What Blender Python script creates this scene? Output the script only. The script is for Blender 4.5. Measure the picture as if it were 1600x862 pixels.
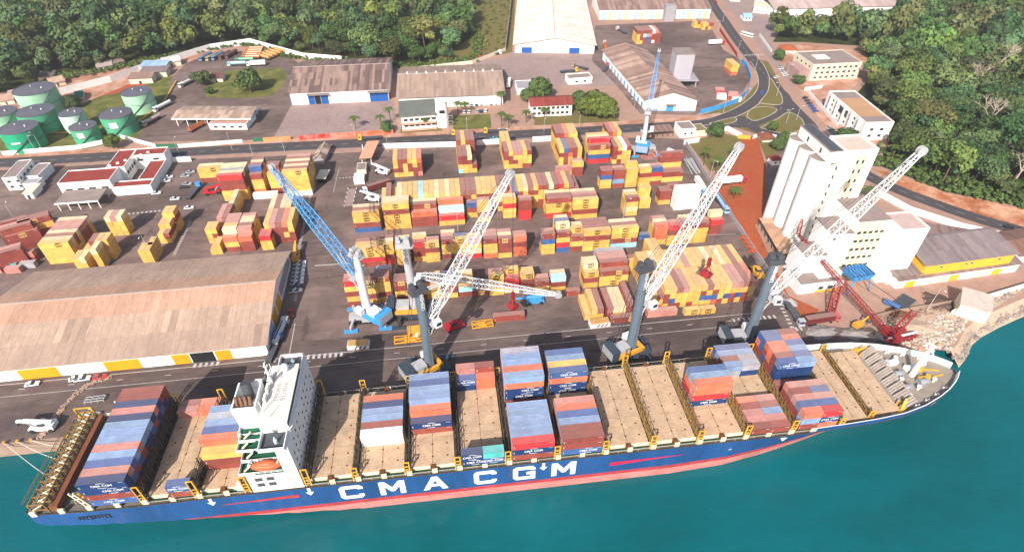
import bpy, bmesh, math, random
import numpy as np
from mathutils import Vector, Matrix
R = random.Random(7)
for o in list(bpy.data.objects):
    bpy.data.objects.remove(o)
SC = bpy.context.scene
COL = SC.collection
rad = math.radians

# ------------------------------------------------------------------ camera
FPX, PITCH, YAW, CAMH = 900.0, rad(40.2), rad(-7.5), 160.0     # drone 160 m above the quay
_cp, _sp = math.cos(PITCH), math.sin(PITCH)
_rz = Matrix.Rotation(YAW, 3, 'Z')
FWD = _rz @ Vector((0, _cp, -_sp)); RGT = _rz @ Vector((1, 0, 0)); UPV = RGT.cross(FWD)
CAMP = Vector((0, 0, CAMH))
cd = bpy.data.cameras.new('camera'); cam = bpy.data.objects.new('camera', cd); COL.objects.link(cam)
cam.matrix_world = Matrix.Translation(CAMP) @ Matrix((RGT, UPV, -FWD)).transposed().to_4x4()
cd.sensor_width = 36; cd.sensor_fit = 'HORIZONTAL'; cd.lens = FPX / 1600 * 36
cd.clip_start = 1; cd.clip_end = 6000
SC.camera = cam
# ------------------------------------------------------------------ sky, sun, exposure
SUN_EL, SUN_AZ = rad(37.5), rad(63 + 180)          # light travels towards +X+Y (63 deg from +X)
W = bpy.data.worlds.new('World'); SC.world = W; W.use_nodes = True
nt = W.node_tree; bg = nt.nodes['Background']
sky = nt.nodes.new('ShaderNodeTexSky'); sky.sky_type = 'NISHITA'; sky.sun_disc = False
sky.sun_elevation = SUN_EL; sky.sun_rotation = math.pi / 2 - SUN_AZ
sky.dust_density = 2.5; sky.air_density = 1.0
nt.links.new(sky.outputs[0], bg.inputs[0]); bg.inputs[1].default_value = 0.11
sd = bpy.data.lights.new('sun', 'SUN'); sd.energy = 4.7; sd.angle = rad(0.55); sd.color = (1.0, 0.935, 0.86)
so = bpy.data.objects.new('sun', sd); COL.objects.link(so)
_tos = Vector((math.cos(SUN_AZ) * math.cos(SUN_EL), math.sin(SUN_AZ) * math.cos(SUN_EL), math.sin(SUN_EL)))
so.rotation_euler = _tos.to_track_quat('Z', 'Y').to_euler(); so.location = (-100, -150, 250)
SC.view_settings.view_transform = 'Standard'; SC.view_settings.look = 'None'
SC.view_settings.exposure = 0.52; SC.view_settings.gamma = 1.0
SC.view_settings.use_curve_mapping = False
SC.render.engine = 'CYCLES'
SC.cycles.max_bounces = 6; SC.cycles.diffuse_bounces = 3; SC.cycles.volume_bounces = 1

# ------------------------------------------------------------------ survey helpers: photo pixel -> place on the ground
def G(x, y, z=0.0):
    d = FWD * FPX + RGT * (x - 800) - UPV * (y - 431)
    return CAMP + d * ((z - CAMH) / d.z)
def zat(X, Y, py):                                 # height at X,Y seen at photo row py
    k = (431 - py) / FPX; v = Vector((X, Y, 0)) - CAMP
    return (k * v.dot(FWD) - v.dot(UPV)) / (UPV.z - k * FWD.z)
def frame(a, b):                                   # ground frame from front-left to front-right
    A, B = G(*a), G(*b); d = B - A
    return A, math.atan2(d.y, d.x), d.length

# ------------------------------------------------------------------ materials
def srgb(h):
    h = h.lstrip('#'); c = [int(h[i:i + 2], 16) / 255 for i in (0, 2, 4)]
    return tuple(x / 12.92 if x <= .04045 else ((x + .055) / 1.055) ** 2.4 for x in c)
MATS = {}
def mat(name, col=(.5, .5, .5), rough=.75, spec=.25, var=.12, scale=.25, metal=0., objcol=False, dust=0., rust=0.,
        bump=0., stretch=(1, 1, 1), fine=0., coord='Object', vcol=None, col2=None, emis=None, stain=0.):
    if name in MATS: return MATS[name]
    if isinstance(col, str): col = srgb(col)
    m = bpy.data.materials.new(name); MATS[name] = m; m.use_nodes = True
    t = m.node_tree; N, Lk = t.nodes, t.links
    p = N['Principled BSDF']; p.inputs['Roughness'].default_value = rough
    p.inputs['Specular IOR Level'].default_value = spec; p.inputs['Metallic'].default_value = metal
    tc = N.new('ShaderNodeTexCoord'); mp = N.new('ShaderNodeMapping'); mp.inputs['Scale'].default_value = stretch
    oi = N.new('ShaderNodeObjectInfo')
    if coord == 'World':
        ge0 = N.new('ShaderNodeNewGeometry'); Lk.new(ge0.outputs['Position'], mp.inputs[0])
    else:
        Lk.new(tc.outputs[coord], mp.inputs[0])
        sc = N.new('ShaderNodeVectorMath'); sc.operation = 'SCALE'; sc.inputs[0].default_value = (91, 47, 23)
        Lk.new(oi.outputs['Random'], sc.inputs['Scale']); Lk.new(sc.outputs[0], mp.inputs['Location'])
    nz = N.new('ShaderNodeTexNoise'); nz.inputs['Scale'].default_value = scale; nz.inputs['Detail'].default_value = 6
    nz.inputs['Roughness'].default_value = .65
    Lk.new(mp.outputs[0], nz.inputs['Vector'])
    def mix(kind, fac, a, b):
        x = N.new('ShaderNodeMix'); x.data_type = 'RGBA'; x.blend_type = kind
        for s, v in ((0, fac), (6, a), (7, b)):
            if hasattr(v, 'is_linked') or hasattr(v, 'links'): Lk.new(v, x.inputs[s])
            else: x.inputs[s].default_value = v if s == 0 else (*v[:3], 1)
        return x.outputs[2]
    def ramp(src, a, b):
        r = N.new('ShaderNodeMapRange'); r.inputs[1].default_value = a; r.inputs[2].default_value = b
        Lk.new(src, r.inputs[0]); return r.outputs[0]
    base = None
    if vcol:
        at = N.new('ShaderNodeVertexColor'); at.layer_name = vcol; base = at.outputs[0]
        if objcol: base = mix('MULTIPLY', 1., base, oi.outputs['Color'])
    elif objcol: base = mix('MULTIPLY', 1., oi.outputs['Color'], col)
    if col2 is not None:
        if isinstance(col2, str): col2 = srgb(col2)
        base = mix('MIX', ramp(nz.outputs[0], .42, .6), base if base is not None else col, col2)
    if base is None: base = mix('MULTIPLY', 0., col, (1, 1, 1))
    lo, hi = 1 - var, 1 + var
    f = ramp(nz.outputs[0], .3, .7)
    base = mix('MULTIPLY', 1., base, mix('MIX', f, (lo, lo, lo), (hi, hi, hi)))
    if fine:
        n2 = N.new('ShaderNodeTexNoise'); n2.inputs['Scale'].default_value = scale * 9; n2.inputs['Detail'].default_value = 5
        Lk.new(mp.outputs[0], n2.inputs['Vector'])
        base = mix('MULTIPLY', 1., base, mix('MIX', ramp(n2.outputs[0], .3, .7), (1 - fine,) * 3, (1 + fine,) * 3))
    if rust:
        n3 = N.new('ShaderNodeTexNoise'); n3.inputs['Scale'].default_value = scale * 2.3; n3.inputs['Detail'].default_value = 8
        n3.inputs['Roughness'].default_value = .8
        Lk.new(mp.outputs[0], n3.inputs['Vector'])
        rm = N.new('ShaderNodeMath'); rm.operation = 'MULTIPLY'; rm.inputs[1].default_value = rust
        Lk.new(ramp(n3.outputs[0], .56, .7), rm.inputs[0])
        base = mix('MIX', rm.outputs[0], base, (.20, .09, .045))
    if stain:
        for sc_, a_, b_, st_ in ((.11, .60, .72, (1, 1, 1)), (.5, .62, .70, (.12, 1, 1)), (.5, .64, .72, (1, .1, 1))):
            m4 = N.new('ShaderNodeMapping'); m4.inputs['Scale'].default_value = st_; m4.inputs['Location'].default_value = (37 * sc_, 11, 3); m4.inputs['Rotation'].default_value = (0, 0, .12)
            Lk.new(mp.outputs[0], m4.inputs[0]); n4 = N.new('ShaderNodeTexNoise'); n4.inputs['Scale'].default_value = sc_; n4.inputs['Detail'].default_value = 4; Lk.new(m4.outputs[0], n4.inputs['Vector'])
            sm = N.new('ShaderNodeMath'); sm.operation = 'MULTIPLY'; sm.inputs[1].default_value = stain; Lk.new(ramp(n4.outputs[0], a_, b_), sm.inputs[0])
            base = mix('MIX', sm.outputs[0], base, (.035, .028, .028))
    if dust:
        ge = N.new('ShaderNodeNewGeometry'); sx = N.new('ShaderNodeSeparateXYZ'); Lk.new(ge.outputs['Normal'], sx.inputs[0])
        dm = N.new('ShaderNodeMath'); dm.operation = 'MULTIPLY'; dm.inputs[1].default_value = dust
        Lk.new(ramp(sx.outputs[2], .5, .9), dm.inputs[0])
        base = mix('MIX', dm.outputs[0], base, (.52, .43, .37))
    Lk.new(base, p.inputs['Base Color'])
    if bump:
        b = N.new('ShaderNodeBump'); b.inputs['Strength'].default_value = bump; b.inputs['Distance'].default_value = .3
        Lk.new(nz.outputs[0], b.inputs['Height']); Lk.new(b.outputs[0], p.inputs['Normal'])
    if emis: p.inputs['Emission Color'].default_value = (*emis, 1)
    return m

# ------------------------------------------------------------------ mesh building
class MB:
    def __init__(s): s.v = []; s.f = []
    def add(s, vs, fs):
        n = len(s.v); s.v += [tuple(v) for v in vs]; s.f += [tuple(i + n for i in f) for f in fs]; return s
    def box(s, x0, y0, z0, x1, y1, z1):
        return s.add([(x0, y0, z0), (x1, y0, z0), (x1, y1, z0), (x0, y1, z0), (x0, y0, z1), (x1, y0, z1), (x1, y1, z1), (x0, y1, z1)],
                     [(0, 3, 2, 1), (4, 5, 6, 7), (0, 1, 5, 4), (1, 2, 6, 5), (2, 3, 7, 6), (3, 0, 4, 7)])
    def cbox(s, c, size, rz=0.):
        a, b, h = size[0] / 2, size[1] / 2, size[2] / 2; cs, sn = math.cos(rz), math.sin(rz)
        vs = []
        for z in (-h, h):
            for x, y in ((-a, -b), (a, -b), (a, b), (-a, b)):
                vs.append((c[0] + x * cs - y * sn, c[1] + x * sn + y * cs, c[2] + z))
        return s.add(vs, [(0, 3, 2, 1), (4, 5, 6, 7), (0, 1, 5, 4), (1, 2, 6, 5), (2, 3, 7, 6), (3, 0, 4, 7)])
    def beam(s, p, q, w, h=None, w2=None, h2=None):
        p, q = Vector(p), Vector(q); d = (q - p)
        if d.length < 1e-6: return s
        d.normalize(); u = Vector((0, 0, 1)) if abs(d.z) < .95 else Vector((0, 1, 0))
        a = d.cross(u).normalized(); b = a.cross(d); h = w if h is None else h
        w2 = w if w2 is None else w2; h2 = h if h2 is None else h2
        vs = [p + a * i * w / 2 + b * j * h / 2 for i, j in ((-1, -1), (1, -1), (1, 1), (-1, 1))]
        vs += [q + a * i * w2 / 2 + b * j * h2 / 2 for i, j in ((-1, -1), (1, -1), (1, 1), (-1, 1))]
        return s.add(vs, [(0, 1, 2, 3), (7, 6, 5, 4), (0, 4, 5, 1), (1, 5, 6, 2), (2, 6, 7, 3), (3, 7, 4, 0)])
    def cyl(s, p, q, r, r2=None, n=10, caps=True):
        p, q = Vector(p), Vector(q); d = (q - p).normalized(); r2 = r if r2 is None else r2
        u = Vector((0, 0, 1)) if abs(d.z) < .95 else Vector((1, 0, 0))
        a = d.cross(u).normalized(); b = a.cross(d)
        vs = []
        for c, rr in ((p, r), (q, r2)):
            for i in range(n):
                t = 2 * math.pi * i / n; vs.append(c + a * math.cos(t) * rr + b * math.sin(t) * rr)
        fs = [(i, i + n, (i + 1) % n + n, (i + 1) % n) for i in range(n)]
        if caps: fs += [tuple(range(n)), tuple(range(2 * n - 1, n - 1, -1))]
        return s.add(vs, fs)
    def prism(s, pts, z0, z1):
        n = len(pts); a = sum(pts[i][0] * pts[(i + 1) % n][1] - pts[(i + 1) % n][0] * pts[i][1] for i in range(n))
        if a < 0: pts = pts[::-1]
        vs = [(x, y, z0) for x, y in pts] + [(x, y, z1) for x, y in pts]
        return s.add(vs, [tuple(range(n))[::-1], tuple(range(n, 2 * n))] + [(i, (i + 1) % n, (i + 1) % n + n, i + n) for i in range(n)])
    def sphere(s, c, r, n=10, m=6, sq=(1, 1, 1)):
        vs = []; fs = []
        for j in range(m + 1):
            ph = math.pi * j / m - math.pi / 2
            for i in range(n):
                t = 2 * math.pi * i / n
                vs.append((c[0] + r * sq[0] * math.cos(ph) * math.cos(t), c[1] + r * sq[1] * math.cos(ph) * math.sin(t), c[2] + r * sq[2] * math.sin(ph)))
        for j in range(m):
            for i in range(n): fs.append((j * n + i, j * n + (i + 1) % n, (j + 1) * n + (i + 1) % n, (j + 1) * n + i))
        return s.add(vs, fs)
    def lattice(s, p, q, w, n, ch=.35, dg=.18, taper=(.35, 1, .4), up=None):
        """four-chord truss boom from p to q, w = (width, height)"""
        p, q = Vector(p), Vector(q); d = (q - p); L = d.length; d.normalize()
        u = Vector(up) if up else Vector((0, 0, 1)); a = d.cross(u).normalized(); b = a.cross(d)
        def sec(t):
            k = taper[0] + (taper[1] - taper[0]) * min(1, t / .12) if t < .12 else (taper[1] if t < .5 else taper[1] + (taper[2] - taper[1]) * (t - .5) / .5)
            c = p + d * L * t
            return [c + a * i * w[0] / 2 * k + b * j * w[1] / 2 * k for i, j in ((-1, -1), (1, -1), (1, 1), (-1, 1))]
        S = [sec(i / n) for i in range(n + 1)]
        for i in range(n):
            for k in range(4):
                s.beam(S[i][k], S[i + 1][k], ch)
                m = (k + 1) % 4
                s.beam(S[i][k] if i % 2 else S[i][m], S[i + 1][m] if i % 2 else S[i + 1][k], dg)
                s.beam(S[i][k], S[i][m], dg)
        return s
    def mesh(s, name, m=None, smooth=False):
        me = bpy.data.meshes.new(name); me.from_pydata(s.v, [], s.f); me.update()
        if m: me.materials.append(m if not isinstance(m, str) else MATS[m])
        if smooth: me.shade_smooth()
        return me
    def build(s, name, m=None, parent=None, off=None, smooth=False, color=None):
        if off is not None:
            s.v = [(x - off[0], y - off[1], z - off[2]) for x, y, z in s.v]
        return obj(name, s.mesh(name, m, smooth), parent, color=color)
def obj(name, me, parent=None, loc=None, rz=None, color=None, mtx=None):
    o = bpy.data.objects.new(name, me); COL.objects.link(o)
    if parent: o.parent = parent
    if mtx is not None: o.matrix_basis = mtx
    if loc is not None: o.location = loc
    if rz is not None: o.rotation_euler = (0, 0, rz)
    if color is not None: o.color = (*color[:3], 1)
    return o
def tag(o, label, cat, group=None):
    o['label'] = label; o['category'] = cat
    if group: o['group'] = group
    return o
def thing(name, label, cat, loc=(0, 0, 0), rz=0., group=None):
    o = bpy.data.objects.new(name, None); COL.objects.link(o); o.empty_display_size = 1
    o.location = loc; o.rotation_euler = (0, 0, rz); return tag(o, label, cat, group)
def struct(o, kind='structure'): o['kind'] = kind; return o
def dup(root, loc=None, rz=None, label=None, color=None):
    r = root.copy(); COL.objects.link(r)
    if loc is not None: r.location = loc
    if rz is not None: r.rotation_euler = (0, 0, rz)
    if label: r['label'] = label
    def rec(a, b):
        for ch in list(a.children):
            c = ch.copy(); COL.objects.link(c); c.parent = b
            if color is not None and ch.get('tint'): c.color = (*color, 1)
            rec(ch, c)
    rec(root, r)
    return r
def text_mesh(name, txt, size, m, extrude=.0, bold=0., align='CENTER'):
    cu = bpy.data.curves.new(name, 'FONT'); cu.body = txt; cu.size = size; cu.align_x = align; cu.align_y = 'CENTER'
    cu.extrude = extrude; cu.resolution_u = 2; cu.offset = bold
    o = bpy.data.objects.new(name, cu); COL.objects.link(o)
    dg = bpy.context.evaluated_depsgraph_get(); me = bpy.data.meshes.new_from_object(o.evaluated_get(dg))
    bpy.data.objects.remove(o); bpy.data.curves.remove(cu)
    me.materials.clear(); me.materials.append(m); me.name = name
    return me
def sheet(name, pts, z, m, parent=None):
    """flat ground sheet from a world polygon"""
    bm = bmesh.new(); vs = [bm.verts.new((p[0], p[1], z)) for p in pts]; f = bm.faces.new(vs)
    bm.normal_update()
    if f.normal.z < 0: f.normal_flip()
    bmesh.ops.triangulate(bm, faces=bm.faces[:]); me = bpy.data.meshes.new(name); bm.to_mesh(me); bm.free()
    me.materials.append(m); return struct(obj(name, me, parent))
def pxs(*ps): return [G(*p).to_2d() for p in ps]
def smooth_line(pts, n=8):
    P = [Vector(p[:2]) for p in pts]; out = []
    for i in range(len(P) - 1):
        a, b, c, d = P[max(i - 1, 0)], P[i], P[i + 1], P[min(i + 2, len(P) - 1)]
        for k in range(n):
            t = k / n
            out.append(.5 * ((2 * b) + (c - a) * t + (2 * a - 5 * b + 4 * c - d) * t * t + (3 * b - a - 3 * c + d) * t ** 3))
    return out + [P[-1]]
def ribbon(name, line, w, z, m, off=0., parent=None, kind='structure', thick=0.):
    vs = []; fs = []; n = len(line)
    for i, p in enumerate(line):
        d = (line[min(i + 1, n - 1)] - line[max(i - 1, 0)]).normalized(); nn = Vector((-d.y, d.x))
        for k in (-.5, .5):
            q = p + nn * (off + w * k); vs.append((q.x, q.y, z))
    for i in range(n - 1): fs.append((2 * i, 2 * i + 2, 2 * i + 3, 2 * i + 1))
    mb = MB().add(vs, fs)
    if thick:
        k = len(vs); mb.v += [(x, y, z - thick) for x, y, z in vs]
        for i in range(n - 1):
            mb.f += [(2 * i, 2 * i + k, 2 * i + 2 + k, 2 * i + 2), (2 * i + 1, 2 * i + 3, 2 * i + 3 + k, 2 * i + 1 + k)]
    me = mb.mesh(name, m)
    if me.polygons and me.polygons[0].normal.z < 0: me.flip_normals()
    o = obj(name, me, parent)
    if kind: o['kind'] = kind
    return o
def dashes(name, line, w, z, m, on, gap, off=0., parent=None, start=0.):
    mb = MB(); acc = -start; n = len(line)
    for i in range(n - 1):
        a, b = line[i], line[i + 1]; d = b - a; L = d.length
        if L < 1e-6: continue
        d /= L; nn = Vector((-d.y, d.x)); t = 0.
        while t < L:
            ph = (acc + t) % (on + gap); step = min(L - t, (on - ph) if ph < on else (on + gap - ph))
            if ph < on and step > .05:
                p, q = a + d * t + nn * off, a + d * (t + step) + nn * off
                mb.add([(*(p + nn * w / 2), z), (*(p - nn * w / 2), z), (*(q - nn * w / 2), z), (*(q + nn * w / 2), z)], [(0, 1, 2, 3)])
            t += max(step, .01)
        acc += L
    o = mb.build(name, m, parent); return struct(o) if parent is None else o
# ================================================================== SETTING
WATER_Z = -4.8
QUAY_Y = 125.2
M_asph = mat('yard_asphalt', '#655550', .9, .2, var=.24, scale=.03, fine=.16, coord='World', col2='#77645e', stretch=(.6, 1, 1), stain=.45)
M_quay = mat('quay_asphalt', '#574a47', .9, .2, var=.24, scale=.05, fine=.16, coord='World', col2='#655651', stretch=(.4, 1, 1), stain=.4)
M_road = mat('road_asphalt', '#4b4648', .9, .2, var=.12, scale=.06, fine=.08, coord='World')
M_dirt = mat('dry_dirt', '#a98878', .95, .1, var=.2, scale=.03, fine=.1, coord='World', col2='#97796c')
M_later = mat('laterite', '#a2583a', .95, .1, var=.2, scale=.06, fine=.1, coord='World', col2='#96492d')
M_orange = mat('orange_soil', '#a97a60', .95, .1, var=.22, scale=.09, fine=.12, coord='World', col2='#b49080')
M_conc = mat('concrete_slab', '#9c8680', .9, .2, var=.2, scale=.05, fine=.12, coord='World', col2='#877470', stain=.2)
M_grass = mat('lawn', '#5c6030', .95, .1, var=.25, scale=.12, fine=.2, coord='World', col2='#6d6a3a')
M_drygr = mat('dry_grass', '#75683e', .95, .1, var=.25, scale=.1, fine=.2, coord='World', col2='#646038')
M_floor = mat('forest_floor', '#27331a', .95, .1, var=.3, scale=.1, fine=.2, coord='World', col2='#41431f')
M_white = mat('white_paint', (.78, .77, .75), .6, .3, var=.06, scale=.4)
M_mark = mat('road_marking', (.46, .43, .41), .8, .2, var=.15, scale=.8, coord='World')
M_markr = mat('red_marking', (.45, .10, .07), .8, .2, var=.15, scale=.8, coord='World')
M_kerb = mat('kerb_stone', '#b3a49a', .9, .2, var=.15, scale=.5)
M_qconc = mat('quay_concrete', '#a98f7e', .9, .2, var=.2, scale=.2, coord='World', col2='#8d7668')
M_sand = mat('sand', '#b39c88', .95, .1, var=.12, scale=.1, fine=.08, coord='World')
M_black = mat('dark_rubber', (.025, .025, .028), .8, .2)
M_steel = mat('grey_steel', (.28, .29, .31), .6, .3, var=.1, scale=.5, metal=.0)
M_dsteel = mat('dark_steel', (.07, .075, .085), .6, .3, var=.15, scale=.4)
M_glass = mat('window_glass', (.03, .04, .05), .15, .5, var=.05)

# water: one sheet to the horizon
def water_mat():
    m = bpy.data.materials.new('harbour_water'); m.use_nodes = True; t = m.node_tree; N, L = t.nodes, t.links
    p = N['Principled BSDF']; p.inputs['Roughness'].default_value = .12; p.inputs['IOR'].default_value = 1.33
    g = N.new('ShaderNodeNewGeometry')
    big = N.new('ShaderNodeTexNoise'); big.inputs['Scale'].default_value = .016; big.inputs['Detail'].default_value = 4
    mpp = N.new('ShaderNodeMapping'); mpp.inputs['Scale'].default_value = (1, 2.2, 1); L.new(g.outputs['Position'], mpp.inputs[0]); L.new(mpp.outputs[0], big.inputs[0])
    cr = N.new('ShaderNodeValToRGB'); e = cr.color_ramp.elements
    e[0].position = .2; e[0].color = (.0, .072, .078, 1); e[1].position = .8; e[1].color = (.0, .122, .146, 1)
    L.new(big.outputs[0], cr.inputs[0])
    md = N.new('ShaderNodeTexNoise'); md.inputs['Scale'].default_value = .12; md.inputs['Detail'].default_value = 7; md.inputs['Roughness'].default_value = .7
    L.new(mpp.outputs[0], md.inputs[0])
    mm = N.new('ShaderNodeMix'); mm.data_type = 'RGBA'; mm.blend_type = 'MULTIPLY'; mm.inputs[0].default_value = 1
    mr = N.new('ShaderNodeMapRange'); mr.inputs[1].default_value = .3; mr.inputs[2].default_value = .7; mr.inputs[3].default_value = .9; mr.inputs[4].default_value = 1.1
    L.new(md.outputs[0], mr.inputs[0]); L.new(cr.outputs[0], mm.inputs[6]); L.new(mr.outputs[0], mm.inputs[7]); L.new(mm.outputs[2], p.inputs['Base Color'])
    wv = N.new('ShaderNodeTexNoise'); wv.inputs['Scale'].default_value = .55; wv.inputs['Detail'].default_value = 6; wv.inputs['Roughness'].default_value = .62
    mp2 = N.new('ShaderNodeMapping'); mp2.inputs['Scale'].default_value = (1, 1.9, 1); mp2.inputs['Rotation'].default_value = (0, 0, .5)
    L.new(g.outputs['Position'], mp2.inputs[0]); L.new(mp2.outputs[0], wv.inputs[0])
    b = N.new('ShaderNodeBump'); b.inputs['Strength'].default_value = .35; b.inputs['Distance'].default_value = .3
    L.new(wv.outputs[0], b.inputs['Height']); L.new(b.outputs[0], p.inputs['Normal'])
    return m
struct(MB().add([(-3000, -2000, WATER_Z), (4000, -2000, WATER_Z), (4000, 3000, WATER_Z), (-3000, 3000, WATER_Z)], [(0, 1, 2, 3)]).build('water', water_mat()))

# land sheet with its shoreline
SHORE = [G(1486, 549), G(1497, 536), G(1507, 515), G(1522, 502), G(1553, 486), G(1580, 474), G(1610, 462), G(1680, 440), G(1800, 410)]
land = [(-2500, QUAY_Y), (SHORE[0].x - 6, QUAY_Y)] + [(p.x, p.y) for p in SHORE] + [(900, 260), (3500, 900), (3500, 2900), (-2500, 2900)]
sheet('ground', land, -.012, M_dirt)
qw = MB(); qw.box(-1500, QUAY_Y, -9, SHORE[0].x - 6, QUAY_Y + 2.4, -.02); struct(qw.build('quay_wall', M_qconc))
cope = MB().box(-1500, QUAY_Y - .03, -.6, SHORE[0].x - 7, QUAY_Y + 1.5, .16); struct(cope.build('quay_edge', M_qconc))

_zl = [0]
def zone(name, m, lvl, *px):
    _zl[0] += 1; return sheet(name, pxs(*px), .006 + .0016 * _zl[0], m)
# working quay and container yard
yard_far = pxs((-260, 282), (0, 266), (300, 249), (520, 240), (700, 229), (1000, 215), (1066, 217))
sheet('container_yard', [(-700, 160), (-700, 345)] + yard_far[1:] + pxs((1112, 290), (1165, 370), (1228, 462), (1262, 520)) + [(132, 160)], .002, M_asph)
sheet('quay_apron', [(-1400, QUAY_Y + 1.5), (SHORE[0].x - 16, QUAY_Y + 1.5), (SHORE[0].x - 22, 139), (150, 140), (133, 160), (-1400, 160)], .0045, M_quay)
# land behind the port
zone('truck_park', M_asph, 2, (205, 222), (240, 150), (290, 100), (330, 82), (440, 80), (468, 100), (452, 190), (440, 218))
zone('truck_park_lawn', M_grass, 3, (322, 152), (318, 140), (335, 112), (440, 106), (449, 118), (442, 136), (425, 150), (380, 154))
zone('concrete_yard', M_conc, 2, (428, 214), (455, 165), (615, 157), (620, 205))
zone('tank_farm_grass', M_grass, 1, (-60, 240), (-60, 200), (60, 190), (140, 150), (270, 118), (262, 150), (215, 215), (120, 236))
zone('bare_earth_patch', M_later, 2, (118, 160), (150, 130), (225, 112), (250, 118), (215, 140), (150, 152))
zone('shanty_ground', M_orange, 1, (-80, 175), (90, 118), (250, 92), (330, 72), (345, 78), (250, 112), (60, 190), (-60, 205))
zone('office_lawn', M_grass, 3, (708, 206), (709, 181), (766, 178), (768, 202))
zone('roadside_garden', M_drygr, 2, (625, 212), (627, 196), (690, 192), (692, 208))
zone('corner_garden', M_drygr, 2, (835, 196), (835, 180), (905, 170), (962, 176), (968, 190))
zone('warehouse_apron', M_conc, 2, (640, 112), (735, 97), (790, 92), (800, 80), (935, 80), (965, 112), (960, 135), (830, 135), (800, 150), (800, 120))
zone('rear_lot', M_asph, 3, (930, 40), (1105, 32), (1130, 78), (1168, 100), (1172, 125), (1160, 145), (1085, 180), (1000, 178), (960, 130), (925, 95))
zone('grass_slope', M_drygr, 1, (650, 108), (735, 95), (800, 82), (806, -10), (742, -10), (735, 60))
zone('roundabout_meadow', M_drygr, 1, (1090, 182), (1160, 158), (1185, 128), (1178, 92), (1200, 96), (1230, 150), (1268, 190), (1255, 215), (1190, 212), (1120, 190))
zone('compound_grass', M_drygr, 2, (1075, 222), (1125, 208), (1168, 216), (1140, 262), (1110, 268))
zone('silo_garden', M_drygr, 2, (1182, 212), (1222, 224), (1206, 258), (1196, 246))
zone('laterite_lot', M_later, 3, (1128, 262), (1150, 228), (1168, 212), (1184, 214), (1197, 262), (1197, 345), (1180, 352), (1232, 462), (1318, 500), (1262, 506), (1216, 442), (1158, 352), (1106, 290))
zone('mill_yard', M_dirt, 4, (1262, 505), (1300, 460), (1320, 440), (1400, 470), (1600, 432), (1680, 420), (1660, 440), (1480, 482), (1390, 494), (1320, 512))
zone('sand_spit', M_sand, 3, (1380, 505), (1460, 478), (1520, 462), (1600, 450), (1560, 478), (1515, 498), (1500, 520), (1480, 542), (1430, 536), (1395, 520))
zone('cut_bank', mat('red_bank', '#ad6b48', .95, .1, var=.3, scale=.09, fine=.2, coord='World', col2='#b98d72'), 3, (1362, 262), (1400, 272), (1480, 302), (1600, 326), (1690, 345), (1690, 385), (1600, 358), (1500, 330), (1430, 305))
zone('street_yard', M_conc, 1, (1130, 0), (1260, 0), (1230, 30), (1205, 70), (1260, 125), (1240, 135), (1196, 85))
zone('flats_yard', M_orange, 1, (1215, 90), (1250, 68), (1350, 80), (1362, 110), (1330, 140), (1390, 220), (1340, 240), (1290, 200), (1250, 140))
zone('silo_court', M_asph, 2, (1197, 262), (1222, 226), (1260, 215), (1300, 200), (1345, 240), (1330, 262), (1300, 300), (1197, 345))
# forest floor
sheet('forest_floor', pxs((-420, 210), (-60, 165), (85, 118), (250, 90), (372, 66), (455, 90), (640, 108), (735, 92), (742, -10), (800, -10), (700, -170), (-700, -170)), .0015, M_floor)
sheet('forest_floor', pxs((1198, 66), (1250, 66), (1345, 72), (1370, 110), (1335, 150), (1388, 225), (1372, 258), (1480, 300), (1600, 324), (1900, 390), (2300, 330), (1900, -150), (1420, -150), (1400, 10), (1195, 26)), .0015, M_floor)
struct(ribbon('forest_track', smooth_line(pxs((20, 62), (60, 57), (100, 48), (150, 34), (185, 18), (215, 4), (240, -14))), 7, .06, M_orange))

# roads -------------------------------------------------------------
def road(name, line, w, lvl, centre=True, kerb=True, edges=None, km=M_kerb):
    r = ribbon(name, line, w, .05 + .005 * lvl, M_road)
    if kerb:
        for s in (-1, 1): ribbon('kerb', line, .5, .13, km, off=s * (w / 2 + .25), parent=r, kind=None, thick=.13)
    if centre: dashes('lane_marking', line, .18, .05 + .005 * lvl + .003, M_mark, 4, 5, parent=r)
    return r
main = smooth_line(pxs((-520, 287), (-200, 266), (0, 255), (200, 243), (400, 232), (600, 222), (800, 211), (1000, 200), (1090, 194), (1140, 187)))
road('main_road', main, 11, 5, kerb=False)
dashes('road_edge_line', main, .2, .079, M_mark, 40, 3, off=-5.1, parent=bpy.data.objects['main_road'])
ribbon('road_verge', main, 5, .052, M_orange, off=8.2)
loop = smooth_line(pxs((1078, 194), (1112, 189), (1140, 180), (1168, 166), (1190, 146), (1194, 125), (1186, 104), (1180, 96)))
road('slip_road', loop, 7.5, 6, centre=False)
spine = smooth_line(pxs((1096, -40), (1110, 0), (1128, 28), (1150, 60), (1178, 96), (1210, 135), (1224, 150), (1226, 162), (1212, 176), (1180, 190), (1160, 194), (1130, 194)))
road('access_road', spine, 9, 7, kerb=False)
link = smooth_line(pxs((1224, 152), (1246, 175), (1266, 196), (1268, 208), (1250, 214), (1215, 211), (1186, 204), (1172, 195)))
road('side_road', link, 8, 8, centre=False, kerb=False)
road('yard_link', smooth_line(pxs((1158, 182), (1160, 192), (1170, 199))), 6, 9, centre=False, kerb=False)
hill = smooth_line(pxs((1268, 204), (1300, 232), (1345, 268), (1400, 295), (1460, 318), (1530, 342), (1600, 362), (1720, 398), (1900, 440)))
road('coast_road', hill, 9, 6, kerb=False)
zeb = MB()
for k in range(9):
    a = G(1166 + 3.2 * k, 86.3 - .02 * k); zeb.cbox((a.x, a.y, .094), (.7, 2.6, .004), -.75)
struct(zeb.build('zebra_crossing', M_mark))
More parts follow.
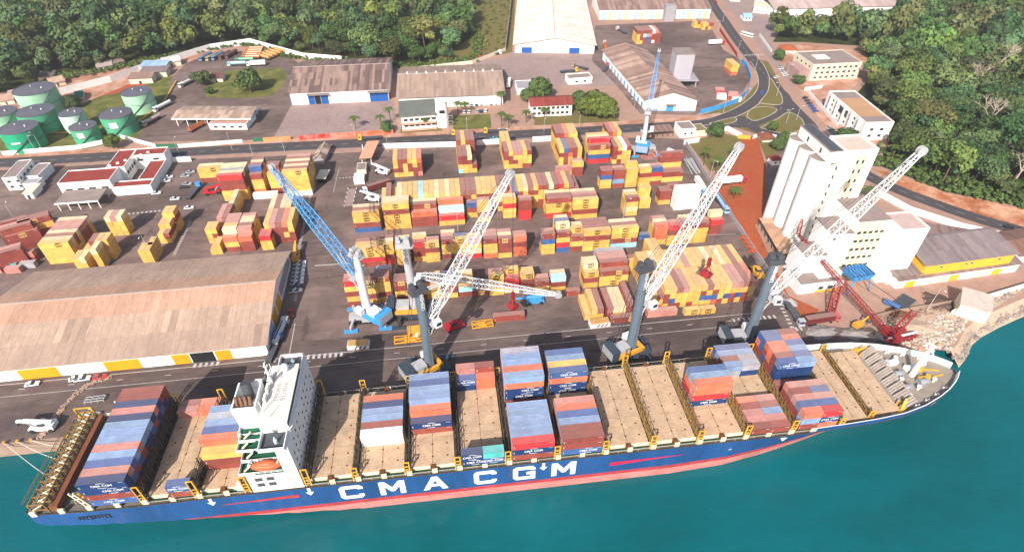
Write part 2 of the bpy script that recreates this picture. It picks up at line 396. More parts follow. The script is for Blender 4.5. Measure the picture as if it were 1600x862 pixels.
# gravel verge islands with kerbs
for nm, ps in (('traffic_island', [(1167, 182), (1172, 172), (1190, 167), (1214, 171), (1200, 182), (1178, 189)]),
               ('traffic_island', [(1188, 200), (1215, 186), (1232, 176), (1250, 184), (1256, 196), (1245, 206), (1220, 208)]),
               ('traffic_island', [(1186, 161), (1200, 142), (1203, 122), (1214, 138), (1222, 153), (1218, 164)]),
               ('traffic_island', [(1108, 193), (1146, 184), (1149, 190), (1128, 195)])):
    c = smooth_line(pxs(*ps, ps[0]), 5); c2 = [(p.x, p.y) for p in c[:-1]]
    isl = struct(MB().prism(c2, 0, .14).build(nm, M_drygr)); ribbon('kerb', c, .5, .17, M_kerb, parent=isl, kind=None, thick=.17)

# quay paint --------------------------------------------------------
def wl(y, x0, x1): return [Vector((x0, y)), Vector((x1, y))]
for y, w in ((152.3, .28), (146.6, .2)):
    dashes('quay_line', wl(y, -420, 118), w, .0095, M_mark, 90, .6)
dashes('quay_dash', wl(149.4, -300, 120), .26, .0095, M_mark, 2.2, 14)
def block_line(name, a, b, w, on, gap, m=M_mark, lift=.0165):
    A, B = G(*a).to_2d(), G(*b).to_2d(); return dashes(name, [A, B], w, lift, m, on, gap)
block_line('striped_crossing', (427, 562), (536, 553), 2.2, 1., 1.)
block_line('striped_crossing', (302, 571), (345, 567), 2.0, 1., 1.)
block_line('striped_crossing', (465, 398), (486, 300), 1.4, .5, .6)
block_line('striped_crossing', (461, 470), (470, 425), 1.4, .6, .6)
block_line('striped_crossing', (272, 398), (298, 345), 1.3, .6, .7)
block_line('striped_crossing', (200, 334), (262, 328), 1.2, 1., 1.)
block_line('striped_crossing', (524, 279), (560, 276), .9, .9, .9)
block_line('striped_crossing', (1145, 500), (1215, 494), 1.8, .9, 1.2)
block_line('striped_crossing', (1219, 475), (1238, 512), 1.6, .9, 1.2)
block_line('striped_crossing', (1243, 514), (1256, 512), 2.0, .9, .9)
block_line('yard_line', (452, 553), (461, 505), .3, 60, 1)
block_line('yard_line', (492, 415), (545, 411), .6, 60, 1)
block_line('yard_line', (1098, 367), (1150, 366), .25, 60, 1)
block_line('yard_line', (488, 305), (500, 272), .25, 60, 1)
block_line('yard_line', (521, 300), (530, 262), .25, 60, 1)
for i in range(11):
    block_line('parking_line', (236 + i * 1.6, 310 - i * 5.2), (247 + i * 1.4, 309 - i * 5.2), .15, 30, 1)
# ================================================================== CONTAINERS
CC = {'y': ((.67, .40, .10), 'yellow'), 'Y': ((.72, .58, .33), 'cream'), 'r': ((.25, .058, .044), 'dark red'), 'R': ((.48, .036, .04), 'bright red'),
      'o': ((.58, .15, .08), 'orange red'), 'p': ((.48, .20, .17), 'pink'), 'b': ((.050, .105, .27), 'blue'), 'n': ((.012, .040, .135), 'navy blue'),
      'l': ((.20, .30, .47), 'pale blue'), 'c': ((.33, .62, .66), 'turquoise'), 'w': ((.80, .79, .76), 'white'), 'g': ((.33, .33, .37), 'grey'),
      't': ((.07, .40, .37), 'teal green')}
ORD = ['bottom', 'second', 'third', 'fourth', 'fifth', 'sixth', 'seventh']
NTH = ['first', 'second', 'third', 'fourth', 'fifth', 'sixth', 'seventh', 'eighth', 'ninth', 'tenth', 'eleventh', 'twelfth', 'thirteenth'] + \
      ['%dth' % i for i in range(14, 60)]
M_cont = mat('container_paint', (1, 1, 1), .62, .3, var=.24, scale=.3, objcol=True, dust=.3, rust=.5, fine=.1, stretch=(1, 1, .45))
M_conts = mat('container_paint_ship', (1, 1, 1), .62, .3, var=.24, scale=.3, objcol=True, dust=.14, rust=.45, fine=.1, stretch=(1, 1, .45))
M_contv = mat('container_paint_far', (1, 1, 1), .62, .3, var=.24, scale=.3, vcol='tint', dust=.3, rust=.45, fine=.1, coord='World')
M_rod = mat('door_rod', (.45, .43, .42), .6, .3)
M_idm = mat('number_panel', (.42, .40, .38), .8, .1)
M_logo = mat('logo_black', (.03, .025, .02), .8, .1)
M_logow = mat('logo_white', (.8, .8, .8), .8, .1)
_cm = {}
def cont_mesh(L, H, Wd=2.44, ship=False, marks=False):
    k = (L, H, Wd, ship, marks)
    if k in _cm: return _cm[k]
    a, b = L / 2, Wd / 2; mb = MB()
    o8 = [(-a, -b, 0), (a, -b, 0), (a, b, 0), (-a, b, 0), (-a, -b, H), (a, -b, H), (a, b, H), (-a, b, H)]
    mb.v = list(o8); mb.f = [(0, 3, 2, 1)]
    for q in ((0, 1, 5, 4), (1, 2, 6, 5), (2, 3, 7, 6), (3, 0, 4, 7), (4, 5, 6, 7)):
        P = [Vector(o8[i]) for i in q]; c = sum(P, Vector()) / 4; n = (P[1] - P[0]).cross(P[3] - P[0]).normalized()
        e0 = (P[1] - P[0]).normalized(); e1 = (P[3] - P[0]).normalized(); m = .14
        I = [P[0] + (e0 + e1) * m, P[1] + (-e0 + e1) * m, P[2] + (-e0 - e1) * m, P[3] + (e0 - e1) * m]
        s = len(mb.v); mb.v += [tuple(p - n * .05) for p in I]
        for i in range(4): mb.f.append((q[i], q[(i + 1) % 4], s + (i + 1) % 4, s + i))
        mb.f.append((s, s + 1, s + 2, s + 3))
    nf = len(mb.f)
    for i in range(4):
        y = (-.36 + .24 * i) * Wd; mb.box(-a - .03, y - .05, .12, -a + .01, y + .05, H - .12)
    nb = len(mb.f)
    if marks:                                     # painted number panels near the corners of the long sides and on the roof ends
        for s in (-1, 1):
            y = s * (b - .035)
            for x0, x1, z0, z1 in ((a - 1.7, a - .5, H - .58, H - .38), (-a + .45, -a + .68, .6, 1.5)):
                q = [(x0 * -s, y, z0), (x1 * -s, y, z0), (x1 * -s, y, z1), (x0 * -s, y, z1)]; mb.add(q, [(0, 1, 2, 3)])
    me = mb.mesh('container', M_conts if ship else M_cont); me.materials.append(M_rod); me.materials.append(M_idm)
    for i, p in enumerate(me.polygons):
        if i >= nf: p.material_index = 1 if i < nb else 2
    _cm[k] = me; return me
_lg = {}
def logo_mesh(kind):
    if kind in _lg: return _lg[kind]
    if kind == 'msc':
        me = text_mesh('logo', 'm\nsc', 1.75, M_logo, bold=.09)
        for v in me.vertices: v.co.y = v.co.y * .62
    elif kind == 'mscy':
        me = text_mesh('logo', 'm\nsc', 1.7, MATS['logo_yellow'], bold=.09)
        for v in me.vertices: v.co.y = v.co.y * .62
    else:
        me = text_mesh('logo', 'CMA CGM', 1.15, M_logow, bold=.02)
        mb = MB()     # the swoosh above and below the letters
        for s in (-1, 1):
            for i in range(7):
                x0, x1 = (-1.0 + i * .32) * s, (-1.0 + (i + 1) * .32) * s; z = lambda x: s * (.95 + .25 * (1 - (x / 1.3) ** 2))
                mb.add([(x0, z(x0), 0), (x1, z(x1), 0), (x1, z(x1) - .16 * s, 0), (x0, z(x0) - .16 * s, 0)], [(0, 1, 2, 3)])
        bm = bmesh.new(); bm.from_mesh(me); t = mb.mesh('tmp'); bm.from_mesh(t); bm.to_mesh(me); bm.free(); bpy.data.meshes.remove(t)
    if kind != 'cma':                             # square border round the letters
        bm = bmesh.new(); bm.from_mesh(me); a, b = 1.25, .98
        for x0, y0, x1, y1 in ((-a, -a, a, -b), (-a, b, a, a), (-a, -b, -b, b), (b, -b, a, b)):
            bm.faces.new([bm.verts.new((x, y * .86, 0)) for x, y in ((x0, y0), (x1, y0), (x1, y1), (x0, y1))])
        bm.to_mesh(me); bm.free()
    _lg[kind] = me; return me
mat('logo_yellow', (.7, .5, .2), .8, .1)
CON = []
def put(x, y, z, L, H, Wd, rz, code, label, group, top, front, side, ship=False):
    """x,y = centre of the base; top/front/side say whether that face is free"""
    CON.append(dict(p=(x, y, z), L=L, H=H, W=Wd, rz=rz, c=code, label=label, group=group, free=(top, front, side), ship=ship))
def Hs(px, py, size, rows, where, z0=0., th=None, A=None, rz=0., group='containers stacked in the yard', dx=0.):
    """long sides to the sea; rows run from the quay inland, each string bottom to top"""
    A = G(px, py, z0) if A is None else A; L = 12.19 if size == 40 else 6.06; th = th or (2.9 if size == 40 else 2.62)
    ux, uy = Vector((math.cos(rz), math.sin(rz))), Vector((-math.sin(rz), math.cos(rz)))
    for r, s in enumerate(rows):
        for t, ch in enumerate(s):
            if ch == '.': continue
            c = Vector((A.x, A.y)) + ux * (L / 2 + dx + R.uniform(-.06, .06)) + uy * (1.24 + 2.56 * r)
            top = t == len(s) - 1; front = r == 0 or len(rows[r - 1]) <= t; back = r == len(rows) - 1 or len(rows[r + 1]) <= t
            lab = '%s container, %s tier, %s%s' % (CC[ch][1], ORD[t], (NTH[r] + ' file, ') if len(rows) > 1 else '', where)
            put(c.x, c.y, t * th, L, th - .03, 2.44, rz + (math.pi if R.random() < .5 else 0), ch, lab, group, top, front, 1)
def Vs(px, py, ranks, where, size=40, th=2.75, A=None, group='containers stacked in the yard', z0=0.):
    """door ends to the sea; ranks run inland, each a list of columns left to right, strings bottom to top"""
    A = G(px, py, z0) if A is None else A; L = 12.19 if size == 40 else 6.06
    for k, cols in enumerate(ranks):
        for i, s in enumerate(cols):
            for t, ch in enumerate(s):
                if ch == '.': continue
                top = t == len(s) - 1
                front = k == 0 or i >= len(ranks[k - 1]) or len(ranks[k - 1][i]) <= t
                side = i == 0 or len(cols[i - 1]) <= t or i == len(cols) - 1 or len(cols[i + 1]) <= t
                lab = '%s container, %s tier, %s%s column, %s' % (CC[ch][1], ORD[t], ('rear ' if k else ''), NTH[i], where)
                put(A.x + 1.25 + 2.53 * i, A.y + L / 2 + k * (L + .5) + R.uniform(-.1, .1), t * th, L, th - .03, 2.44, math.pi / 2, ch, lab, group, top, front, side)
def rnd(n, base='yyyyr', tops=None):
    return ''.join(R.choice(base) for _ in range(n))
# ---- row beside the quay road (J)
wj = '%s stack from left, first yard row from quay'
J = [((545, 479), ['ryryR', 'ryrrp']), ((571, 475), ['yryy', 'yyyr']), ((591, 472), ['yryyr', 'yryyr', 'yyyyg']), ((619.5, 470.6), ['ryrr', 'ryrr']), ((645, 469), ['ry']),
     ((668, 467), ['yyyp', 'yyyy']), ((693, 466), ['yrrb', 'yrrb']), ((717.5, 464), ['rcyy', 'rcyY']), ((741, 462.5), ['r']), ((765, 461.7), ['yyyy', 'yyrp']),
     ((788.7, 458), ['yRR', 'yRRy']), ((812, 452), ['rry', 'rry']), ((835.6, 455.4), ['yr', 'yp']), ((860.7, 456), ['yrc', 'yrY']), ((884, 463), ['r'])]
for i, (p, s) in enumerate(J): Hs(*p, 20, s, wj % NTH[i])
wi = '%s stack from left, second yard row from quay'
I_ = [((560.6, 418.6), 40, ['rRyy', 'rRyy', 'yyyr']), ((597, 413), 20, ['Rryy', 'yyyY', 'yyyr']), ((621.7, 414), 20, ['yyyy', 'yyyb', 'yyyY']), ((648, 409), 20, ['yrrR', 'yyyy', 'yyyY']),
      ((667, 410), 20, ['yyry', 'yyyp']), ((692, 404.5), 20, ['ryyr', 'ryyp', 'yyyY']), ((711, 404), 20, ['ryyy', 'yyyb']), ((732, 404), 20, ['RYyp', 'RYyy']), ((756.6, 403.7), 20, ['oyyr', 'oyyp', 'yyyp']),
      ((779, 403), 20, ['yrrr', 'yrrY', 'yyyp']), ((802, 400.6), 20, ['ooro', 'oorp'])]
for i, (p, sz, s) in enumerate(I_): Hs(*p, sz, s, wi % NTH[i], th=2.62)
wa = '%s stack from left, third yard row from quay'
A_ = [((556, 364), 40, ['bryy', 'yyyr', 'yyyY']), ((603, 359), 40, ['yyyry', 'yyyyY', 'yyyyY']), ((645, 355), 40, ['rro', 'rryr', 'rryY']), ((687, 353), 40, ['yR', 'yyc', 'yyro']),
      ((730, 340), 20, ['yrb']), ((747, 347), 20, ['yryy', 'yyyp']), ((787, 341), 20, ['yyRy', 'yyyY']), ((811, 344), 20, ['RRrr', 'rrrp']), ((853, 341), 40, ['Ryyr', 'yyyr', 'yyyY']), ((894, 343), 40, ['yryy', 'yyyr', 'yyyp', 'yyyY'])]
for i, (p, sz, s) in enumerate(A_): Hs(*p, sz, s, wa % NTH[i], th=2.75)
# ---- the long row with door ends to the sea (B)
tops = 'yryYyyycyyYyYyyrrryyyyrropyYryrrYrRyrr'
ln = []
for i, t in enumerate(tops):
    h = 5 if i not in (24, 25, 37, 0, 2) else 4
    low = [R.choice('yyrrr') for _ in range(h - 1)]
    if i < 15: low[-1] = 'y' if i not in (1, 7) else t
    ln.append(''.join(low) + (t if i != 25 else 'b'))
PB = G(839, 325); PL = G(600.5, 325)
LB = Vector((G(600.5, 336).x, PB.y, 0))
Vs(0, 0, [ln], 'long row behind third yard row', th=2.6, A=LB)
Hs(893, 276, 20, ['rry', 'rrp'], 'at right end behind long row', th=2.75); Hs(868, 277, 40, ['yp'], 'low stack behind long row')
# ---- back row along the port wall (C)
wc = '%s block from left by roadside wall'
Vs(617, 277, [['yryy', 'yrrr', 'yyyr', 'yrry', 'rryy', 'prro']], wc % NTH[0], th=2.6)
Vs(717, 271, [['cyrr', 'yyrr', 'yyrY', 'yr'], ['yyyrr', 'yyyry', 'rryrr', 'rrrrr']], wc % NTH[1], th=2.6)
Vs(788, 264, [['yyrr', 'yrry', 'yryp', 'yyyp', 'ryyy', 'ryyr'], ['yyyy', 'yyyy']], wc % NTH[2], th=2.6)
Vs(873, 259, [['yyry', 'rrrb', 'yyor', 'brrr', 'yyyy'], ['yyyyr', 'yyyyr', 'yyyyo', 'yyyyy', 'yyyyy']], wc % NTH[3], th=2.6)
Hs(918, 256, 40, ['Rbyr', 'RbyyR', 'yyyyY', 'yyyyy'], wc % NTH[4], th=2.75)
Vs(956, 256, [['yrrr', 'ryRy', 'yyyw', 'yyyr'], ['yyyyr', 'yyyyo', 'yyyyy']], wc % NTH[5], th=2.6)
# ---- right part of the yard
wd = '%s stack from left, row below far crane'
D_ = [((936.6, 295), 20, ['yybr', 'yyrr']), ((956, 294), 20, ['rlrr', 'rlrp']), ((976, 293), 20, ['yyyy', 'yyyyy']), ((996.5, 291.4), 20, ['yyry', 'yyyY']), ((1014, 290), 20, ['ryRb', 'yyyp']),
      ((1031, 285), 40, ['yr', 'yr', 'yyyrr'])]
for i, (p, sz, s) in enumerate(D_): Hs(*p, sz, s, wd % NTH[i])
Hs(1042, 297, 20, ['r'], 'alone left of white reefer stack'); Hs(975.6, 337.5, 20, ['yYyr', 'yyyy', 'yyyY'], 'island stack near lamp post')
Hs(996.5, 326, 20, ['yy', 'yyyy'], 'stepped stack near lamp post'); Hs(1027.8, 320, 20, ['yrr', 'yrr'], 'short stack beside white reefer stack')
Hs(1052.5, 328.5, 40, ['wwww', 'wwww'], 'big white stack by laterite road', th=2.9)
wh = '%s stack from left, row under third crane boom'
H_ = [((845.7, 397.6), 20, ['yybr', 'yybp']), ((868.7, 394.8), 20, ['bRyr', 'bRyrY', 'yyyyb', 'yyyyY']), ((889.6, 393), 20, ['ryr', 'yyyy', 'yyyY']), ((909.8, 392.5), 40, ['yyry', 'yyyr', 'yyyr', 'yyyr']),
      ((953, 388.6), 40, ['cryy', 'yyyr', 'yyyY']), ((998, 375), 20, ['b']), ((1019, 382.5), 20, ['yooo', 'yyyY', 'yyyp']), ((1041, 383.5), 20, ['yyrR', 'yyrp']), ((1061, 381), 20, ['yyyr', 'yyyp', 'yyyY']),
      ((1081.7, 379.5), 20, ['yyyr', 'yyyp']), ((1106, 367), 20, ['rrR', 'rryY'])]
for i, (p, sz, s) in enumerate(H_): Hs(*p, sz, s, wh % NTH[i], th=2.75)
Hs(911, 450, 20, ['yry', 'yryY', 'yyyY'], 'left end of block beside third crane', th=2.7)
Hs(936, 447, 40, ['yyr', 'yyyr', 'yyyp', 'yyyp', 'yyyg'], 'second stack of block beside third crane', th=2.6)
Hs(980.5, 424, 40, ['yy', 'yr'], 'behind third crane tower', th=2.7)
Vs(1016, 421, [['yyy', 'yyy']], 'pair right of third crane head', th=2.6); Hs(1070, 417, 40, ['yr', 'yr'], 'right of third crane boom', th=2.7)
Vs(913, 500, [['y', 'yy', 'yr']], 'nearest left of third crane', th=2.7)
Vs(947, 497, [['rr', 'yY', 'yY', 'rrr']], 'close left of third crane', th=2.7)
Hs(956, 505.5, 40, ['r'], 'on quay road at third crane'); Hs(1011, 496.5, 40, ['p'], 'on quay road right of third crane')
Hs(1069, 493, 20, ['y'], 'left of two at right yard front'); Hs(1094, 491.2, 20, ['y'], 'right of two at right yard front')
BV = [R.choice(['y', 'y', 'y', 'r', 'o']) + R.choice('yyyrb') + R.choice('yyyr') for _ in range(17)]
for i, t in enumerate('yYyyrpyyyryyyppro'): BV[i] = BV[i] + (t if i > 1 else '')
Vs(1014, 484, [BV, [R.choice(['yyy', 'yyr', 'ryy']) + t for t in 'yyYyyyypyyyYyYyry']], 'right front yard block', th=2.6)
Hs(1131, 432, 20, ['yY', 'yy'], 'at right rear corner of front block')
Hs(772, 503.5, 40, ['r'], 'alone on quay road beside yellow frame')
# ---- left part of the yard
Hs(0, 0, 40, ['yyyy', 'yyyY', 'yyrr', 'yyyY', 'yrrp', 'yrrp', 'yrrp', 'yyyY'], 'big stack behind left warehouse', th=2.75, A=G(58, 381.5, 11))
wl_ = '%s small stack behind left warehouse'
for i, (p, z, cols) in enumerate((((137, 377), 10.4, ['yyyr', 'yyyy', 'yyyy']), ((139, 390), 10.4, ['yyyY']), ((128, 390), 8, ['yyy', 'yyy']), ((111, 404), 8, ['yyy', 'yyY']),
                                 ((161, 340), 10.4, ['yyyY', 'yyyp', 'yyyY']), ((252, 333), 10.4, ['yyyy', 'yyry']), ((246, 350), 8, ['yyy', 'yry']), ((245, 366), 5.3, ['yy', 'yr']),
                                 ((214, 391), 8, ['yyy', 'yyy']), ((228, 382), 8, ['yyy']))):
    Vs(0, 0, [cols], wl_ % NTH[i], size=20, th=2.6, A=G(*p, z))
wq = '%s leaning row left of office gate'
for i, (p, z, s) in enumerate((((26, 349), 11.6, ['rryr', 'rrrr']), ((-4, 362), 11.6, ['rrrr', 'rrrp']), ((7, 371), 8.7, ['rrr', 'rrp']), ((-22, 402), 8.7, ['rrr', 'rrp']), ((-10, 352), 8.7, ['rrr']))):
    Hs(0, 0, 40, s, wq % NTH[i], th=2.9, A=G(*p, z), rz=rad(26))
for i, (p, s) in enumerate((((6, 421), ['t']), ((33, 420), ['g']), ((20, 413), ['po']), ((36, 410), ['rp']), ((-20, 428), ['p']), ((10, 428), ['p']))):
    Hs(*p, 20, s, '%s low one left of the warehouse' % NTH[i])
wn = '%s stack from left, row behind red forklift'
N_ = [((316, 286), 40, ['ryy', 'ryY']), ((352, 314), 40, ['yyrrR', 'yyrrY', 'yyyyg', 'yyyyY', 'yyyyY']), ((399, 304), 20, ['oyyr', 'oyyyb', 'yyyyr', 'yyyyY', 'yyyyr']), ((426, 302), 20, ['ryyy', 'yyyyr', 'yyyyr']),
      ((451, 307), 40, ['wyyyy', 'yyyyr', 'yyyyY', 'yyyyr', 'yyyyY', 'yyyyr', 'yyyyp'])]
for i, (p, sz, s) in enumerate(N_): Hs(*p, sz, s, wn % NTH[i], th=2.9)
Hs(397, 311.5, 40, ['w'], 'in front of row behind red forklift')
Hs(356, 394, 20, ['ryo', 'ryoY', 'yyyy', 'rrrp', 'rrrp', 'rrrp'], 'left twin stack behind left warehouse', th=2.7); Hs(379, 393, 20, ['rro', 'rrrp', 'yyyr', 'yyyY', 'yyyY', 'yyyp'], 'right twin stack behind left warehouse', th=2.7)
Vs(328, 380, [['yyy', 'yry']], 'left of twin stacks', size=20, th=2.6); Vs(346, 362, [['yyp', 'yyr'], ['', 'yyY']], 'just left of twin stacks', th=2.6)
Vs(331, 398, [['y', 'yy']], 'low stack left of twin stacks', size=20)
Vs(421, 380, [['yyyy', 'rrrp', 'rrrr', 'ryro', 'rryy'], ['yyyY', 'rrrr', 'yyyY', 'yyyY']], 'block right of twin stacks', th=2.75)
Vs(411, 391, [['yyR', 'yyR']], 'short pair right of twin stacks', size=20, th=2.6)
# ---- rear lot
Vs(994, 69, [['yyyr', 'yrrr', 'rrwr', 'bbgr', 'rrpr', 'wrrw', 'rrrp', 'rrr']], 'small block in rear lot', th=2.6)
Vs(1084, 44, [['yy', 'yr']], 'left pair by rear fence', size=20); Vs(1097, 47, [['yy', 'ry', 'yr', 'or']], 'right pair by rear fence', size=20)
Vs(1141, 118, [['oyy', 'oyy']], 'tall pair near blue fence', th=2.6)
for i, (p, s, a) in enumerate((((1117, 148), ['R', 'p', 'p'], -.35), ((1120, 155), ['w', 'w'], -.3), ((1136, 156), ['rp', 'r'], -.35), ((1143, 158), ['w', 'p'], -.3))):
    Hs(*p, 20, s, '%s of pile by blue fence' % NTH[i], rz=a)
# ---- on the ship
SHIP_Y0, SHIP_DY, DECKZ = 91.4, 2.46, 13.75
SHIP_DZ, SHIP_SY = -2.4, .9; SHIP_RZ = rad(-.57); SHC, SHS = math.cos(SHIP_RZ), math.sin(SHIP_RZ)
BR = [-89.4, -75.3, -46.6, -32.2, -17.7, -3.3, 11.2, 25.6, 40.0, 54.4, 68.8, 83.6, 98.3]     # lashing bridges
def ship_bay(x0, rows, where):
    for i, s in rows.items():
        for half, st in enumerate((s,) if isinstance(s, str) else s):
            L = 12.19 if isinstance(s, str) else 6.06
            for t, ch in enumerate(st):
                nb = rows.get(i - 1, ''); nb = nb if isinstance(nb, str) else nb[half]
                lab = '%s container, %s tier, %s from sea side%s, %s' % (CC[ch][1], ORD[t], NTH[i], '' if isinstance(s, str) else (', stern half' if half == 0 else ', bow half'), where)
                xx, yy = x0 + L / 2 + half * 6.13, SHIP_Y0 + SHIP_DY * (i + .5)
                put(xx * SHC - (yy - 107.3) * SHS, 107.3 + SHIP_SY + xx * SHS + (yy - 107.3) * SHC, DECKZ + SHIP_DZ + t * 2.6, L, 2.56, 2.42, SHIP_RZ, ch, lab, 'containers aboard the ship',
                    t == len(st) - 1, len(nb) <= t, 1, True)
ship_bay(-102.4, {i: s for i, s in enumerate(['brnn', 'nrbp', 'bnrb', 'rnbl', 'nbrp', 'brnl', 'rbnl', 'nrbl', 'bnrn', 'rbnp', 'nrbn', 'brnr', 'nbrr'])}, 'stern stack')
ship_bay(-88.1, {0: ('', 'rb'), 11: ('p', 'o'), 12: ('r', 'o')}, 'second ship bay')
ship_bay(-74.1, {3: 'rry', 4: 'rryo', 5: 'rrob', 6: 'rrol', 7: 'rrog', 8: 'rrol'}, 'behind wheelhouse')
ship_bay(-31.0, {4: 'ww', 5: 'wr', 6: 'wl', 7: 'wl', 8: 'wn', 9: 'wo'}, 'second bay ahead of wheelhouse')
ship_bay(-16.5, {5: 'rn', 6: 'rno', 7: 'rnll', 8: 'rnll', 9: 'rnlb', 10: 'rnll'}, 'third bay ahead of wheelhouse')
ship_bay(-2.1, {0: ('nn', 'bt'), 11: ('nb', 'oo'), 12: ('nbp', 'orr')}, 'fourth bay ahead of wheelhouse')
ship_bay(12.4, {0: 'rnR', 1: 'rnl', 2: 'bnl', 3: 'rnl', 4: 'rbl', 5: 'rnl', 8: 'rnnol', 9: 'rnboo', 10: 'rnbrl', 11: 'rnrrl', 12: 'nbrrg'}, 'tall midship bay')
ship_bay(26.8, {0: 'brr', 1: 'rrr', 2: 'rrl', 3: 'nrb', 4: 'nro', 5: 'nrp', 9: 'nnob', 10: 'rnoy', 11: 'rnol', 12: 'nnrb'}, 'bay ahead of tall midship bay')
ship_bay(70.0, {5: 'nRoo', 6: 'nRol', 7: 'nRob'}, 'orange group before the bow')
ship_bay(84.7, {0: ('r', 'r'), 1: ('p', 'p'), 2: ('p', 'l'), 3: ('r', 'r'), 4: ('o', 'p'), 9: ('gl', 'ng'), 10: ('br', 'bg'), 11: ('rl', 'bl'), 12: ('bb', 'nb')}, 'low forward bay')
ship_bay(99.5, {0: ('rlo', 'onR'), 1: ('rrb', 'rrb'), 2: ('rrp', 'rrp'), 3: ('rrr', 'rrb'), 4: ('rrp', 'rrp'), 6: ('r', 'n'), 7: ('rnnb', 'nnnl'), 8: ('rrrr', 'nrbb'), 9: ('rroo', 'nrrl'), 10: ('rbro', 'rrbb'), 11: ('rrbb', 'rbro'), 12: ('rrob', 'rbrr')}, 'foremost loaded bay')

def cscore(c):
    x, y, z = c['p']; d = (Vector(c['p']) - CAMP).length; t, f, s = c['free']
    lx = c['L'] if abs(math.cos(c['rz'])) > .7 else c['W']
    v = Vector((x, y, z)) - CAMP; w = v.dot(FWD); px = 800 + FPX * v.dot(RGT) / w; py = 431 - FPX * v.dot(UPV) / w
    if not (-30 < px < 1630 and -20 < py < 880): return 0
    sx = abs(x) / d
    return (t * c['L'] * c['W'] * .62 + f * lx * c['H'] * .62 + s * (c['L'] * c['W'] / lx) * c['H'] * sx * .6) / d ** 2
for c in CON: c['s'] = cscore(c)
CON = [c for c in CON if c['s'] > 0]
CON.sort(key=lambda c: -c['s'])
seen = {}
def rot90(o): o.rotation_euler = (math.pi / 2, 0, 0)
def jit(col, a=.1):
    k = R.uniform(1 - a, 1 + a); return tuple(min(1, max(0, x * k * R.uniform(.96, 1.04))) for x in col)
N_IND = 300
rest = []
for n, c in enumerate(CON):
    if n >= N_IND: rest.append(c); continue
    o = obj('container', cont_mesh(c['L'], round(c['H'], 2), c['W'], c['ship'], c['c'] not in 'yYw'), loc=c['p'], rz=c['rz'], color=jit(CC[c['c']][0]))
    tag(o, c['label'], 'container', c['group'])
    t, f, s = c['free']
    if f and abs(math.cos(c['rz'])) > .8:
        k = None
        if c['ship'] and c['c'] in 'nb': k = 'cma'
        elif not c['ship'] and c['c'] in 'yY' : k = 'msc'
        elif not c['ship'] and c['c'] == 'r' and R.random() < .3: k = 'mscy'
        if k:
            sgn = 1 if math.cos(c['rz']) > 0 else -1
            lo = obj('logo', logo_mesh(k), o, loc=(R.choice((0, 0, .15)) * c['L'] * sgn, -sgn * (c['W'] / 2 + .012), c['H'] * (.42 if k != 'cma' else .5)))
            lo.rotation_euler = (math.pi / 2, 0, 0 if sgn > 0 else math.pi)
            if k == 'msc': lo.location.z = c['H'] * .56
            if k == 'mscy': lo.location.z = c['H'] * .56
if rest:
    V, Fc, Ck = [], [], []; nv = 0
    for c in rest:
        me = cont_mesh(c['L'], round(c['H'], 2), c['W']); cs, sn = math.cos(c['rz']), math.sin(c['rz'])
        co = np.empty(len(me.vertices) * 3); me.vertices.foreach_get('co', co); co = co.reshape(-1, 3)[:28]
        q = np.stack([co[:, 0] * cs - co[:, 1] * sn + c['p'][0], co[:, 0] * sn + co[:, 1] * cs + c['p'][1], co[:, 2] + c['p'][2]], 1)
        V.append(q); col = jit(CC[c['c']][0])
        for p in me.polygons[:26]: Fc.append([i + nv for i in p.vertices]); Ck.append(col)
        nv += 28
    me = bpy.data.meshes.new('container_rest'); me.from_pydata(np.concatenate(V).tolist(), [], Fc); me.materials.append(M_contv)
    at = me.color_attributes.new('tint', 'FLOAT_COLOR', 'CORNER'); arr = []
    for col in Ck: arr += [col[0], col[1], col[2], 1] * 4
    at.data.foreach_set('color', arr)
    ro = obj('container_stacks', me); struct(ro, 'stuff'); tag(ro, 'smaller far containers stacked through the yard and ship', 'containers')
print('containers', len(CON), 'rest', len(rest))
# ================================================================== CONTAINER SHIP
YC, HB = 107.3, 16.3
ship = thing('container_ship', 'long blue container ship with white wheelhouse moored along the quay', 'ship', (20 * SHC, YC + SHIP_SY + 20 * SHS, WATER_Z + SHIP_DZ), SHIP_RZ)
SO = Vector((20, YC, WATER_Z))
def sb(mb, name, m, parent=None, **k): return mb.build(name, m, parent or ship, off=SO if parent is None else None, **k)
M_hull = mat('hull_blue', '#1e4b80', .55, .35, var=.26, scale=.16, rust=.4, stretch=(.55, .55, .1), fine=.12)
M_boot = mat('hull_red', '#a83a40', .6, .3, var=.28, scale=.25, rust=.45, fine=.15)
M_anti = mat('hull_faded_red', '#bd7a74', .7, .2, var=.26, scale=.25, fine=.18, rust=.4, stretch=(.5, .5, 1.2))
M_deck = mat('deck_paint', '#6a645c', .8, .2, var=.25, scale=.3, rust=.5)
M_hatch = mat('hatch_paint', '#b89c80', .8, .2, var=.2, scale=.3, fine=.12, rust=.75)
M_cream = mat('cream_paint', '#d8cdb4', .7, .25, var=.12, scale=.4, rust=.3)
M_lash = mat('lashing_steel', '#84683c', .7, .2, var=.25, scale=.5, rust=.6)
M_lashd = mat('lashing_dark', '#4b4136', .7, .2, var=.25, scale=.5, rust=.5)
M_yell = mat('safety_yellow', '#d2a03a', .6, .3, var=.15, scale=.5, rust=.2)
M_shw = mat('ship_white', (.80, .80, .78), .55, .35, var=.05, scale=.3, rust=.05)
M_green = mat('deck_green', '#1f5a45', .8, .2, var=.15, scale=.4)
M_rustd = mat('rusty_roof', '#d8cec4', .8, .2, var=.16, scale=.4, rust=.5)
M_gdeck = mat('bow_deck', '#8f8478', .8, .2, var=.15, scale=.3, rust=.4)
